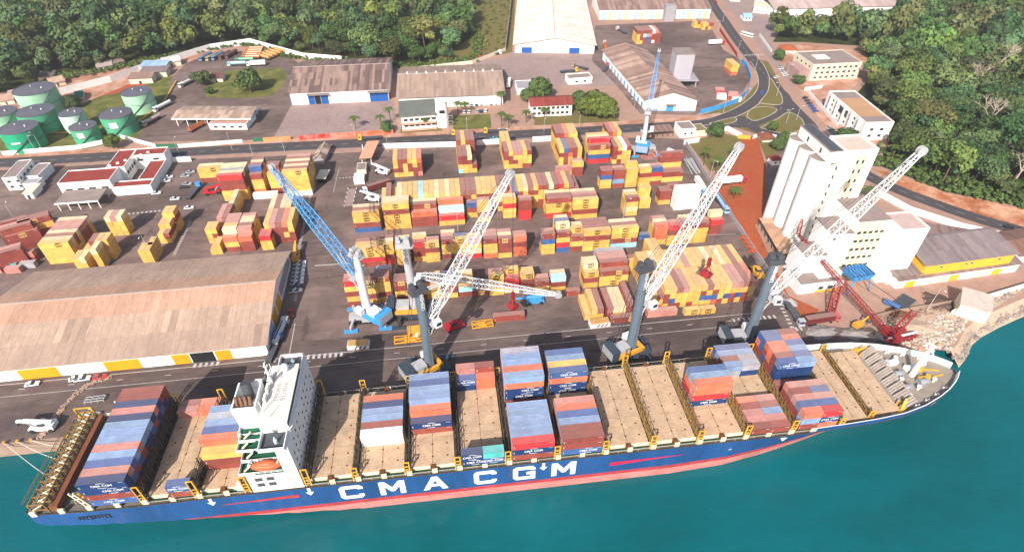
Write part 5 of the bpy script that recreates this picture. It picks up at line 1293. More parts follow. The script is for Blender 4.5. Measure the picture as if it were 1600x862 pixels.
# ---- truck loading shed
b, Wd = bld('loading_shed', 'long tan roofed loading shed with white walls at the truck park', (276, 197), (394, 197))
MB().box(22, 2, 0, Wd - 1, 11, 4.4).build('wall', M_wallw, b)
gable_h = 5.4
slope(b, (-1, -1, gable_h), (Wd + 1, -1, gable_h), (-1, 8, 6.6), 22, 2, C('#a48d7c', '#96806f', '#b19b8b')); slope(b, (-1, 17, gable_h), (Wd + 1, 17, gable_h), (-1, 8, 6.6), 22, 2, C('#a48d7c', '#96806f', '#b19b8b'))
MB().box(-1, -1.2, 4.7, Wd + 1, -1, 5.5).build('fascia', M_white, b); MB().box(Wd + 1, -1.2, 4.7, Wd + 1.2, 17, 5.6).build('gable_panel', M_wallb, b)
for i in range(8):
    for y in (0, 15.5): MB().box(1 + i * (Wd - 3) / 7, y, 0, 1.4 + i * (Wd - 3) / 7, y + .4, 5.2).build('post', M_white, b)
flat(b, Wd - 24, -5, Wd - 1, 1.8, 3.6, M_wallw, mat('pink_concrete', '#b58e80', .9, .1), .2); windows(b, [Wd - 20, Wd - 15, Wd - 10, Wd - 5], [1.3], 2.2, 1.2, -5)
# ---- warehouse with blue doors
b, Wd = bld('blue_door_warehouse', 'brown roofed warehouse with white front and bright blue doors', (457, 164.5), (608, 157.5), 'warehouse')
hE = 8.5; dep = 58
gable(b, Wd, dep, hE, hE + 6, 'x', M_wallw, 40, 4, C('#6f5a55', '#7d6760', '#665350', '#8d766c', '#947c70'), M_roofr, oh=1.0)
for x0, x1, m_ in ((11, 15, M_bluedoor), (15.2, 19, M_dark), (19.2, 24, M_bluedoor), (51, 63, M_bluedoor)): door(b, x0, x1, 6.4, m_)
for x0, x1 in ((11, 25), (50, 64)): MB().box(x0, -3, 7, x1, 0, 7.3).build('door_canopy', M_roofc, b)
# ---- grey-tan warehouse
b, Wd = bld('tan_warehouse', 'long tan roofed warehouse with row of small vents on its ridge', (625, 170), (786, 164), 'warehouse')
gable(b, Wd, 52, 8, 13, 'x', M_wallw, 44, 3, C('#9a8374', '#937c6e', '#a18a7b'), M_roof, oh=1.6, )
for i in range(10): MB().cyl((5 + i * (Wd - 10) / 9, 26, 13), (5 + i * (Wd - 10) / 9, 26, 14.2), .6, n=8).build('roof_vent', M_white, b)
b, Wd = bld('roadside_office', 'white office with flat green grey roof beside a white tower', (629, 203), (682, 199))
MB().box(-1, -1, 8.6, Wd + 1, 22, 9.2).build('roof', mat('green_grey_roof', '#6b6f66', .9, .2, var=.12, scale=.2), b); MB().box(0, 0, 0, Wd, 20, 8.6).build('wall', M_wallw, b)
windows(b, [2.6 + 3.4 * i for i in range(9)], [1.8, 5.4], 2.3, 1.5, 0); MB().box(0, -2.2, 3.9, Wd, 0, 4.3).box(-.2, -2.4, 0, Wd + .2, -2.2, 1).build('balcony', mat('salmon_trim', '#c89884', .8, .2), b)
t = thing('white_tower', 'white cylindrical stair tower beside the roadside office', 'tower', G(692, 196), 0)
MB().cyl((0, 0, 0), (0, 0, 15), 4.0, 3.6, n=24).build('shaft', M_wallw, t, smooth=False); MB().cyl((0, 0, 15), (0, 0, 16.2), 3.6, 3.9, n=24, caps=False).build('rim', M_wallw, t); MB().box(-1.6, -3.95, 9.5, 1.6, -3.7, 11.5).build('opening', M_dark, t)
# ---- white building with red roof among trees
b, Wd = bld('red_roof_office', 'two storey white office with red roof among trees', (830, 183), (893, 180))
MB().box(0, 0, 0, Wd, 13, 7.4).build('wall', M_wallw, b); slope(b, (-1, -1, 7.4), (Wd + 1, -1, 7.4), (-1, 6.5, 9.6), 18, 1, C('#8a4038', '#7d3a34')); slope(b, (-1, 14, 7.4), (Wd + 1, 14, 7.4), (-1, 6.5, 9.6), 18, 1, C('#8a4038', '#7d3a34'))
windows(b, [2 + 3 * i for i in range(int(Wd / 3))], [1.4, 4.8], 1.8, 1.6)
b, Wd = bld('site_cabin', 'white site cabin with flat tan roof behind the trees', (888, 133), (925, 130)); flat(b, 0, 0, Wd, 9, 4, M_wallw, M_roofc, .6); windows(b, [6, 12], [1.4], 2, 1.2)
b, Wd = bld('garden_store', 'low grey roofed store left of the trees', (808, 148), (852, 146)); flat(b, 0, 0, Wd, 14, 4, M_wallw, M_wallg, .3)
# ---- big white warehouse
b, Wd = bld('white_warehouse', 'big white gabled warehouse with two blue doors at the top of the photo', (804.5, 82.5), (928, 84), 'warehouse')
hE = zat(G(928, 84).x, G(928, 84).y, 70); A_ = G(866, 83); hR = zat(A_.x, A_.y, 58.5)
gable(b, Wd, 150, hE, hR, 'y', M_wallw, 60, 3, C('#e3d3c3', '#dbc8b8', '#e9dacc'), M_roof, oh=1.6)
for f in (.085, .685): door(b, Wd * f, Wd * (f + .13), hE * .62, M_bluedoor)
# ---- long shed with painted bays
b, Wd = bld('painted_shed', 'long brown roofed shed with pale blue, white and yellow wall bays', (936, 31), (1108, 29), 'warehouse')
hE = 8.5; gable(b, Wd, 46, hE, 13, 'x', M_wallw, 46, 3, C('#8a6f66', '#7d655e', '#977d72'), M_roofr)
for i in range(20):
    m_ = (M_wallb, mat('pale_yellow', '#d9cf9f', .8, .2), M_white)[i % 3]; door(b, 2 + i * (Wd - 4) / 20, 2 + (i + 1) * (Wd - 4) / 20 - .4, hE * .8, m_, name='wall_panel')
MB().box(Wd * .57, -8, 0, Wd * .66, -.2, 13).build('tower_bay', M_wallg, b)
# ---- brown shed with white gable
A_, Bv = G(1007, 173), G(1086, 174); D_ = (G(950, 104) - A_)
b = thing('brown_shed', 'brown corrugated shed with white gable and small blue door', 'warehouse', A_, math.atan2((Bv - A_).y, (Bv - A_).x))
Wd = (Bv - A_).length; hE, hR = 7.5, 12.5
rzb = b.rotation_euler.z; loc = Matrix.Rotation(-rzb, 3, 'Z') @ D_; sx = loc.x / loc.y; dep = 92
mb = MB().add([(0, 0, 0), (Wd, 0, 0), (Wd + sx * dep, dep, 0), (sx * dep, dep, 0), (0, 0, hE), (Wd, 0, hE), (Wd + sx * dep, dep, hE), (sx * dep, dep, hE), (Wd / 2, 0, hR), (Wd / 2 + sx * dep, dep, hR)],
              [(1, 2, 6, 5), (3, 0, 4, 7), (0, 1, 5, 8, 4), (2, 3, 7, 9, 6)]); mb.build('wall', M_wallw, b)
nn_ = 34; cols = C('#a3877a', '#957a6d', '#ad9183', '#8b7166')
for i in range(nn_):
    y0, y1 = -1 + (dep + 2) * i / nn_, -1 + (dep + 2) * (i + 1) / nn_ - .06
    for s in (0, 1):
        xe = -1.2 if s == 0 else Wd + 1.2; dz = .035 * (i % 2); cl = R.choice(cols); f = R.uniform(.88, 1.1)
        P = [Vector((xe + sx * y0, y0, hE - .25 + dz)), Vector((xe + sx * y1, y1, hE - .25 + dz)), Vector((Wd / 2 + sx * y1, y1, hR + .1 + dz)), Vector((Wd / 2 + sx * y0, y0, hR + .1 + dz))]
        q = MB().add(P + [p + Vector((0, 0, .1)) for p in P], [(0, 1, 2, 3) if s else (3, 2, 1, 0), (7, 6, 5, 4) if s else (4, 5, 6, 7), (0, 4, 5, 1), (1, 5, 6, 2), (2, 6, 7, 3), (3, 7, 4, 0)]); q.build('roof_sheet', M_roofr, b, color=[x * f for x in cl])
door(b, Wd * .42, Wd * .56, 4.2, M_cblue); MB().box(Wd * .4, -2.2, 4.5, Wd * .6, -.02, 4.8).build('door_canopy', M_roofc, b); MB().box(.1, -.09, 0, Wd - .1, -.03, 1.1).build('painted_base', M_wallb, b)
mb = MB()
for i in range(12): mb.box(sx * (6 + 7 * i) - .2, 4 + 7 * i, 0.4, sx * (6 + 7 * i) + .02, 9 + 7 * i, 3.6)
mb.build('side_door', M_cblue, b)
# ---- grey tower on the rear lot
b, Wd = bld('grey_tower', 'tall plain grey concrete tower on the rear lot', (1053, 116), (1078, 117), 'tower'); b.rotation_euler.z = rad(-6); b.location = (163, 378, 0)
MB().box(0, 0, 5, 12.5, 13, 22).build('shaft', mat('tower_grey', '#a7a3ab', .8, .2, var=.06, scale=.1), b); MB().box(-.2, -.2, 22, 12.7, 13.2, 22.4).build('roof', M_roofc, b)
MB().box(-3, -2.5, 4.4, 18, 14, 5).build('skirt_roof', M_wallg, b)
for x in (-2, 16):
    for y in (-1.6, 12): MB().box(x, y, 0, x + .8, y + .8, 4.4).build('post', M_wallg, b)
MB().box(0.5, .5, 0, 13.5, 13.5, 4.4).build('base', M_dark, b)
# ---- flats by the road
A_ = G(1263, 127); b = thing('apartment_block', 'three storey cream apartment block with grey roof at the forest edge', 'building', A_, math.atan2((G(1338, 123) - A_).y, (G(1338, 123) - A_).x))
Wd = (G(1338, 123) - A_).length; flat(b, 0, 0, Wd, 26, 11.5, M_wallc, M_roofc, .5); windows(b, [4 + (Wd - 8) * i / 7 for i in range(8)], [1.8, 5.2, 8.6], 1.8, 1.3); windows(b, [4, 9, 15, 21], [1.8, 5.2, 8.6], 1.6, 1.3, 0, 'l')
for f in (.36, .7): MB().box(Wd * f, -.12, 0, Wd * f + .3, 0, 11.4).build('downpipe', M_dsteel, b)
MB().box(8, 10, 11.5, 18, 18, 12.2).build('roof_hatch', M_rustd, b)
MB().box(-8, 2, 0, -.05, 20, 7).build('annex', mat('rose_wall', '#a3847e', .8, .2), b)
A_ = G(1286, 168); B_ = G(1342, 219)
b = thing('long_office', 'white long office with brown flat roof running towards the silos', 'building', A_, math.atan2((B_ - A_).y, (B_ - A_).x)); Wd = (B_ - A_).length
flat(b, 0, 0, Wd, 17, 10.5, M_wallw, mat('tan_flat_roof', '#b08a6b', .9, .1, var=.1, scale=.1), .8); MB().box(.4, .4, 10.55, Wd * .22, 16.6, 10.62).build('roof_terrace', M_roofc, b); MB().box(Wd * .8, .4, 10.55, Wd - .4, 16.6, 10.62).build('roof_terrace', M_roofc, b)
windows(b, [4 + 4.4 * i for i in range(int((Wd - 6) / 4.4))], [1.6, 5, 7.9], 1.7, 1.3); windows(b, [5, 11], [2, 6], 2, 1.5, Wd, 'r')
for k in range(5): MB().box(6 + k * Wd / 5.4, -1.4, 0, 7 + k * Wd / 5.4, -.02, 11).build('buttress', M_wallw, b)
MB().box(Wd * .38, -.5, 5.4, Wd * .58, -.2, 9).build('solar_panel', M_glass, b)
# ---- grain silos and mill
zt = 44.
def silo(k, x, y, r):
    t = thing('grain_silo', '%s white grain silo of the three in a row' % ('farthest', 'middle', 'nearest')[k], 'silo', (x, y, 0), 0, 'grain silos')
    MB().cyl((0, 0, 0), (0, 0, zt), r, n=36, caps=False).build('shell', M_wallw, t, smooth=True); MB().cyl((0, 0, zt - 1), (0, 0, zt - .4), r - .3, n=36).build('roof', M_roofc, t); MB().cyl((0, 0, zt - .3), (0, 0, zt), r + .12, n=36, caps=False).build('rim', M_wallw, t)
for k, y in enumerate((212.2, 203.5, 194.8)): silo(k, 154.6, y, 4.36)
g = thing('silo_gallery', 'white gallery house with dark roof on top of the silos', 'building', (154.0, 189.6, zt + .02), 0)
MB().box(0, 0, 0, 5.2, 24, 5).build('wall', M_wallw, g); MB().box(-.2, -.2, 5, 5.4, 24.2, 5.25).build('roof', M_roofc, g); MB().box(.3, .3, 5.25, 5.0, 23.8, 5.3).build('roof_felt', M_dsteel, g)
for y in (6, 16): door(g, y, y + .8, 3.4, M_dark, 0, 1.4, 'l', 'window')
et = thing('elevator_tower', 'tall white grain elevator tower with yellow stripes and small windows', 'tower', (159.3, 187.6, 0), 0)
DT, DY, HT = 13.6, 13.2, 49.5
MB().box(0, 0, 0, DT, DY, HT).build('wall', M_wallw, et); MB().box(.4, .4, HT, DT - .4, DY - .4, HT + .08).build('roof', mat('pale_roof', '#c4b2a4', .9, .1, var=.12, scale=.3, rust=.15), et)
p_ = MB(); p_.box(0, 0, HT, DT, .3, HT + .7).box(0, DY - .3, HT, DT, DY, HT + .7).box(0, .3, HT, .3, DY - .3, HT + .7).box(DT - .3, .3, HT, DT, DY - .3, HT + .7); p_.build('parapet', M_wallw, et)
mat('pale_stripe', '#e6d79f', .8, .2, var=.05)
for x in (6.2, 8.6): MB().box(x - .9, -.05, 2, x + .9, -.01, HT - 2).build('painted_stripe', MATS['pale_stripe'], et)
windows(et, [6.2, 8.6], [HT - 5.5 - 4.4 * i for i in range(10)], .9, 1.7); windows(et, [2.2], [HT - 5 - 4.1 * i for i in range(11)], .8, 1.5, 0, 'l')
ml = thing('flour_mill', 'white five storey flour mill with yellow bands and rows of windows', 'building', (163.6, 170.6, 0), 0); Hm = 27.4
MB().box(0, 0, 0, 13.2, 16.4, Hm).build('wall', M_wallw, ml); MB().box(-.2, -.3, Hm, 13.4, 16.6, Hm + .3).build('roof', M_roofc, ml)
MB().box(13.3, -7.4, 0, 25, 4.6, Hm - .6).build('wing', M_wallw, ml); MB().box(13.5, -7.2, Hm - .6, 24.8, 4.4, Hm - .5).build('wing_roof', mat('pink_flat_roof', '#b8a19a', .9, .1, var=.1, scale=.2), ml); MB().box(15, -7.46, 1, 25, -7.41, 3).build('painted_base', M_wallc, ml)
p_ = MB(); p_.box(13.3, -7.4, Hm - .6, 25, -7.1, Hm).box(24.7, -7.1, Hm - .6, 25, 4.6, Hm).box(13.3, -7.1, Hm - .6, 13.6, 0, Hm).box(13.3, 4.3, Hm - .6, 24.7, 4.6, Hm); p_.build('parapet', M_wallw, ml)
MB().box(-9.6, .4, 0, -.05, 12.5, 21.5).build('stair_tower', M_wallw, ml); MB().box(-9.8, .2, 21.5, .0, 12.7, 21.8).build('stair_tower_roof', M_roofc, ml); windows(ml, [-8, -6.2], [18.6], 1.2, 1.5, .4)
MB().box(-20, -2.5, 0, -9.7, 8, 13).build('annex', M_wallw, ml); MB().box(-19.7, -2.2, 13, -10, 7.7, 13.2).build('annex_roof', M_roofc, ml)
for i in range(5): MB().box(.9 + 2.5 * i, -.06, 1, 2.2 + 2.5 * i, -.01, Hm - .4).build('painted_stripe', MATS['pale_stripe'], ml)
windows(ml, [1.55 + 2.5 * i for i in range(5)], [4, 8.3, 12.6, 16.9, 21.2], 1.7, 1.3, 0, 'f', MATS['pale_stripe']); windows(ml, [-5.5, -.5], [6, 11, 16, 21], 1., 1.2, 25, 'r')
# low mill office
b, Wd = bld('mill_office', 'low white office with yellow base and flat grey roof before the mill', (1245, 460), (1313, 452)); flat(b, 0, 0, Wd, 11, 4.6, M_wallw, M_roofc, .5); windows(b, [Wd * .5, Wd * .72], [1.6], 2, 1.5); MB().box(Wd * .4, -.08, 0, Wd, -.02, 1.2).build('painted_base', M_wally, b); flat(b, Wd * .5, 3, Wd, 11.2, 6.8, M_wallw, M_rustd, .3, 4.6)
# yellow warehouse and sheds right of the mill
b, Wd = bld('yellow_warehouse', 'grey roofed yellow warehouse right of the mill', (1440, 427), (1577, 408), 'warehouse')
b.location = G(1440, 427, 6); b.location.z = 0; Wd = 43; b.rotation_euler.z = rad(3.2); hh = 10.4; MB().box(0, 0, 0, Wd, 14, hh).build('wall', M_wally, b)
slope(b, (-1, -.9, hh), (Wd + 1, -.9, hh), (-1, 14, hh + 2.6), 24, 2, C('#7f7170', '#857775', '#7a6d6c'))
slope(b, (-1, 16, hh + 2.3), (Wd + 1, 16, hh + 2.3), (-1, 14, hh + 2.6), 24, 1, C('#7f7170'))
MB().add([(Wd, 0, hh), (Wd, 14, hh), (Wd, 14, hh + 2.5)], [(0, 1, 2)]).add([(0, 0, hh), (0, 14, hh), (0, 14, hh + 2.5)], [(2, 1, 0)]).build('gable_wall', M_wally, b); windows(b, [8, 20, 22.6, 36], [8], 1.2, .7)
b, Wd = bld('lean_to_shed', 'long brown lean-to shed in front of the yellow warehouse', (1398, 451), (1586, 424), 'shed'); hh = 4.6
MB().box(0, 0, 0, Wd, 13, hh).build('wall', M_wallw, b); slope(b, (-.6, -.8, hh), (Wd + .6, -.8, hh), (-.6, 13.5, hh + 2.4), 34, 2, C('#7d6763', '#86706b', '#8e7974'))
for i in range(8): door(b, 4 + i * Wd / 8.4, 8.6 + i * Wd / 8.4, 3.2, (M_wally, M_white, M_wallc)[i % 3])
b, Wd = bld('side_shed', 'grey ribbed shed roof against the right wall of the mill', (1390, 449), (1432, 444), 'shed'); MB().box(0, 2, 0, Wd, 22, 6).build('wall', M_wallw, b); slope(b, (-.5, -.6, 6), (Wd + .5, -.6, 6), (-.5, 22, 9), 18, 2, C('#82736f', '#776964'))
b, Wd = bld('end_shed', 'brown roofed shed at the right edge past the yellow warehouse', (1585, 412), (1680, 395), 'shed'); MB().box(0, 0, 0, Wd, 16, 4.4).build('wall', M_white, b); slope(b, (-.5, -.8, 4.4), (Wd, -.8, 4.4), (-.5, 8, 6.6), 20, 2, C('#7a5a50', '#84655a')); slope(b, (-.5, 17, 4.4), (Wd, 17, 4.4), (-.5, 8, 6.6), 20, 2, C('#7a5a50', '#84655a'))
b, Wd = bld('kiosk_row', 'low brown roofed shed along the coast road behind the mill', (1440, 374), (1520, 388), 'shed'); MB().box(0, 0, 0, Wd, 8, 3.4).build('wall', M_wallw, b); slope(b, (-.5, -.6, 3.4), (Wd, -.6, 3.4), (-.5, 8.5, 4.4), 14, 1, C('#7a6058', '#86706a'))
A_, B_ = G(1184, 352), G(1216, 408); b = thing('truck_shelter', 'long narrow tan roofed shelter at the foot of the silos', 'shed', A_, math.atan2((B_ - A_).y, (B_ - A_).x)); Wd = (B_ - A_).length
slope(b, (0, -.4, 4.0), (Wd, -.4, 4.0), (0, 7, 4.8), 12, 1, C('#b08a70', '#a27d66', '#bd9a80'))
for i in range(7): MB().box(i * (Wd - .4) / 6, 0, 0, .3 + i * (Wd - .4) / 6, .3, 4).box(i * (Wd - .4) / 6, 6.5, 0, .3 + i * (Wd - .4) / 6, 6.8, 4.6).build('post', M_dsteel, b)
# ---- compound by the gate near the roundabout
b, Wd = bld('pump_house', 'small white flat roofed building behind the far crane', (1062, 216), (1085, 214)); flat(b, 0, 0, Wd, 10, 5.5, M_wallw, M_roofc, .3); windows(b, [3, 7], [2], 1.2, 1.2)
b, Wd = bld('open_shed', 'long low open shed with brown roof behind the far crane', (1010, 216), (1052, 213), 'shed'); slope(b, (0, 0, 3.4), (Wd, 0, 3.4), (0, 8, 3.9), 10, 1, C('#8d6f64', '#7d6259'))
for i in range(6): MB().box(i * (Wd - .4) / 5, .2, 0, .3 + i * (Wd - .4) / 5, .5, 3.4).box(i * (Wd - .4) / 5, 7.2, 0, .3 + i * (Wd - .4) / 5, 7.5, 3.8).build('post', M_dsteel, b)
b, Wd = bld('olive_hut', 'brown walled hut with olive roof near the laterite compound', (1086, 214), (1104, 212)); flat(b, 0, 0, Wd, 9, 3.6, M_wallc, mat('olive_roof', '#7c7355', .9, .1), .2)
b, Wd = bld('thatched_hut', 'round topped brown hut roof beside the laterite gate', (1190, 224), (1210, 223), 'hut'); 
MB().box(1, 1, 0, Wd - 1, 7, 2.6).build('wall', M_wallc, b); MB().add([(-.5, -.5, 2.6), (Wd + .5, -.5, 2.6), (Wd + .5, 8.5, 2.6), (-.5, 8.5, 2.6), (Wd * .5, 4, 5)], [(0, 1, 4), (1, 2, 4), (2, 3, 4), (3, 0, 4)]).build('roof', mat('brown_tile', '#7a4b38', .9, .1, var=.2, scale=.5), b)
b, Wd = bld('red_kiosk', 'small white kiosk with red roof beside the silos', (1205, 259), (1219, 258), 'hut'); MB().box(0, 0, 0, Wd, 5, 3).build('wall', M_wallw, b); MB().box(-.4, -.4, 3, Wd + .4, 5.4, 3.5).build('roof', M_roofred, b); windows(b, [2, 5], [1.2], 1.2, 1)
b, Wd = bld('orange_hut', 'orange tiled hut left of the cream apartment block', (1222, 84), (1243, 84), 'hut'); MB().box(0, 0, 0, Wd, 9, 3).build('wall', M_wallc, b); MB().add([(-1, -1, 3), (Wd + 1, -1, 3), (Wd + 1, 10, 3), (-1, 10, 3), (Wd * .5, 4.5, 6)], [(0, 1, 4), (1, 2, 4), (2, 3, 4), (3, 0, 4)]).build('roof', mat('orange_tile', '#9c5636', .9, .1, var=.2, scale=.5), b)
# ---- top right long shed and street houses
b, Wd = bld('long_white_shed', 'very long white walled shed with pinkish roof behind the trees', (1207, 28), (1352, 24), 'shed'); MB().box(0, 0, 0, Wd, 40, 7.5).build('wall', M_wallw, b); slope(b, (-1, -1, 7.5), (Wd + 70, -1, 7.5), (-1, 20, 12), 44, 2, C('#b5a09a', '#ab958f')); slope(b, (-1, 41, 7.5), (Wd + 70, 41, 7.5), (-1, 20, 12), 44, 2, C('#b5a09a', '#ab958f')); MB().box(Wd + .05, 0, 0, Wd + 69, 40, 7.5).build('wall', M_wallw, b)
for k, (p, q, hgt, cr) in enumerate((((1176, 20), (1196, 22), 6, '#c9b39f'), ((1184, 8), (1202, 8), 7, '#d8cbbd'), ((1140, 2), (1156, 3), 4, '#bda593'), ((1162, 33), (1174, 33), 3, '#8fb6cf'))):
    b, Wd = bld('street_house', ('white house right of the access road bend', 'taller white house behind the street corner', 'low house across the access road at the top edge', 'small pale blue roofed kiosk in the dirt yard')[k], p, q, 'house'); MB().box(0, 0, 0, Wd, 11, hgt).build('wall', M_wallw, b); slope(b, (-.6, -.6, hgt), (Wd + .6, -.6, hgt), (-.6, 5.5, hgt + 2), 6, 1, C(cr)); slope(b, (-.6, 11.6, hgt), (Wd + .6, 11.6, hgt), (-.6, 5.5, hgt + 2), 6, 1, C(cr)); windows(b, [Wd * .3, Wd * .7], [1.4], 1.2, 1.1)
# ---- shanties behind the tanks and by the truck park
SH = [((62, 128), (85, 126), 3.4, '#6f625f', 'grey roofed shanty behind the largest tank'), ((82, 137), (104, 132), 3, '#b99a86', 'pink roofed shanty right of the largest tank'), ((2, 165), (24, 162), 3, '#b59483', 'shanty with pale pink roof at the far left'),
      ((14, 158), (36, 155), 3, '#a58a80', 'shanty with dull roof left of the largest tank'), ((154, 112), (178, 108), 3.2, '#a3958c', 'white walled hut by the forest edge'), ((178, 106), (196, 101), 3, '#86736a', 'brown roofed hut by the forest edge'),
      ((222, 112), (262, 111), 4, '#8fa9c6', 'shed with pale blue roof beside the white wall'), ((204, 132), (240, 130), 4.2, '#8a6f65', 'rusty brown shed beside the lone pale green tank'), ((222, 122), (262, 120), 4, '#77686a', 'dark roofed shed next to the pale blue roof'),
      ((256, 106), (284, 102), 3.6, '#c9c1ba', 'pale roofed shed by the truck park wall'), ((330, 129), (349, 128), 3, '#6e4a47', 'red brown hut on the lawn of the truck park'), ((8, 68), (28, 68), 3.5, '#d8d4cc', 'white house at the left in the forest'), ((-4, 16), (10, 15), 4, '#d6b27e', 'orange roofed house at the top left corner'), ((120, 158), (132, 156), 2.4, '#2f7f6a', 'green tarpaulin shelter by bare earth')]
for p, q, hgt, cr, lab in SH:
    b, Wd = bld('hut', lab, p, q, 'hut'); MB().box(0, 0, 0, Wd, 8, hgt).build('wall', M_wallc, b); slope(b, (-.5, -.8, hgt - .2), (Wd + .5, -.8, hgt - .2), (-.5, 8.6, hgt + 1), max(3, int(Wd / 2.4)), 1, C(cr), M_roofr); door(b, Wd * .4, Wd * .5, 2, M_dark)
# ---- walls and fences
def wall(name, label, px, h, m, cat='wall', th=.35, cap=None, posts=0, z=0.):
    P = [G(*p) for p in px]; t = thing(name, label, cat, P[0]); mb = MB(); O = P[0]
    for i, (a, b2) in enumerate(zip(P, P[1:])):
        n = max(1, int((b2 - a).length / 8))
        for k in range(n):
            p, q = a.lerp(b2, k / n) - O, a.lerp(b2, (k + 1) / n) - O; d = (q - p).normalized()
            MB().beam(p + Vector((0, 0, h / 2)), q - d * .06 + Vector((0, 0, h / 2)), th, h).build('wall_panel', m, t)
            if posts: MB().box(p.x - .22, p.y - .22, 0, p.x + .22, p.y + .22, h + .3).build('post', m, t)
    return t
wall('perimeter_wall', 'white port wall along the main road in the middle', [(598, 232), (717, 229)], 3.2, M_white); wall('perimeter_wall', 'white port wall along the main road between two stacks', [(745, 227), (789, 224)], 3.2, M_white); wall('perimeter_wall', 'white port wall along the main road near the tall stacks', [(832, 221.5), (880, 219)], 3.2, M_white)
wall('perimeter_wall', 'white port wall along the road behind the office car park', [(262, 254), (300, 252)], 3, M_white); wall('roadside_wall', 'low white wall in front of the oil tanks', [(6, 243), (125, 233), (175, 222)], 2.6, M_white, posts=1); wall('roadside_wall', 'white wall beside the tank farm gate', [(190, 216), (245, 231)], 2.4, M_white)
wall('roadside_wall', 'white wall in front of the truck loading shed', [(280, 231), (380, 223)], 2.2, M_white, posts=1); wall('gate', 'green sheet gate between white roadside walls', [(246, 232), (278, 231)], 2.6, mat('green_gate', '#2f6a4d', .7, .3), 'gate'); wall('gate', 'green and yellow sheet gate left of concrete yard', [(396, 222), (412, 221)], 2.4, MATS['green_gate'], 'gate'); wall('gate', 'orange sheet gate left of concrete yard', [(412, 221), (455, 218)], 2.4, mat('tan_sheet', '#b98a5a', .7, .2), 'gate')
wall('hoarding', 'red and pink painted hoarding along the roadside', [(468, 219), (520, 215)], 2.8, mat('red_hoarding', '#c2382f', .7, .2, var=.2, scale=.15, col2='#d98a80'), 'fence'); wall('hoarding', 'pink and orange painted hoarding right of the red one', [(520, 215), (615, 209)], 2.8, mat('pink_hoarding', '#d98b76', .7, .2, var=.2, scale=.15, col2='#c95a3c'), 'fence')
wall('boundary_wall', 'long white wall curving round the truck park below the forest', [(96, 148), (175, 128), (218, 112), (252, 102), (330, 78), (392, 69), (475, 92), (535, 97)], 4.5, M_white); wall('boundary_wall', 'white wall behind the tan warehouse below the forest', [(622, 113), (738, 100), (790, 80)], 2.6, M_wallc)
wall('warehouse_wall', 'dark wall along the left side of the white warehouse', [(790, 78), (795, 40), (800, -5)], 4, M_wallg); wall('blue_fence', 'bright blue sheet fence curving round the rear lot', [(1094, 178), (1125, 170), (1152, 160), (1168, 145), (1172, 125), (1165, 105), (1158, 98)], 3, M_cblue, 'fence'); wall('red_fence', 'rusty red sheet fence on the right of the rear lot', [(1124, 48), (1140, 72), (1151, 88)], 2.4, mat('rust_red_sheet', '#9c3a2e', .8, .2), 'fence')
wall('compound_wall', 'white wall left of the laterite compound gate', [(1128, 206), (1136, 204), (1158, 216)], 3, M_white); wall('compound_gate', 'yellow gate of the laterite compound', [(1152, 216), (1172, 218)], 2.4, M_yell, 'gate'); wall('compound_wall', 'white wall right of the laterite compound gate', [(1176, 217), (1190, 212), (1212, 217)], 2.4, M_white); wall('compound_wall', 'white wall stub by the olive hut', [(1068, 226), (1092, 222)], 3, M_white)
wall('yard_wall', 'concrete wall between container yard and laterite lot', [(1070, 224), (1106, 282), (1150, 352), (1190, 412), (1222, 462)], 2.4, M_wallg); wall('coast_wall', 'long white wall along the coast road behind the mill', [(1372, 306), (1420, 332), (1500, 358), (1600, 380), (1700, 405)], 3.4, M_white); wall('coast_wall', 'white wall along the rocky shore at the right', [(1484, 492), (1530, 470), (1600, 449), (1690, 425)], 2.6, M_wallw)
wall('shore_wall', 'low concrete wall between mill yard and sandy spit', [(1352, 500), (1392, 490), (1440, 482), (1486, 474)], 1.8, M_qconc); wall('flats_wall', 'white garden wall beside the access road', [(1186, 56), (1205, 82)], 2.2, M_white); wall('flats_wall', 'white wall in front of the long office', [(1258, 140), (1280, 166), (1308, 198)], 2.2, M_white); wall('flats_wall', 'white wall between the two blocks of flats', [(1256, 142), (1284, 138)], 2.4, M_white)
wall('lot_kerb', 'red barrier strip at the edge of the rear lot', [(1128, 52), (1152, 90)], 1.0, M_cred, 'barrier')
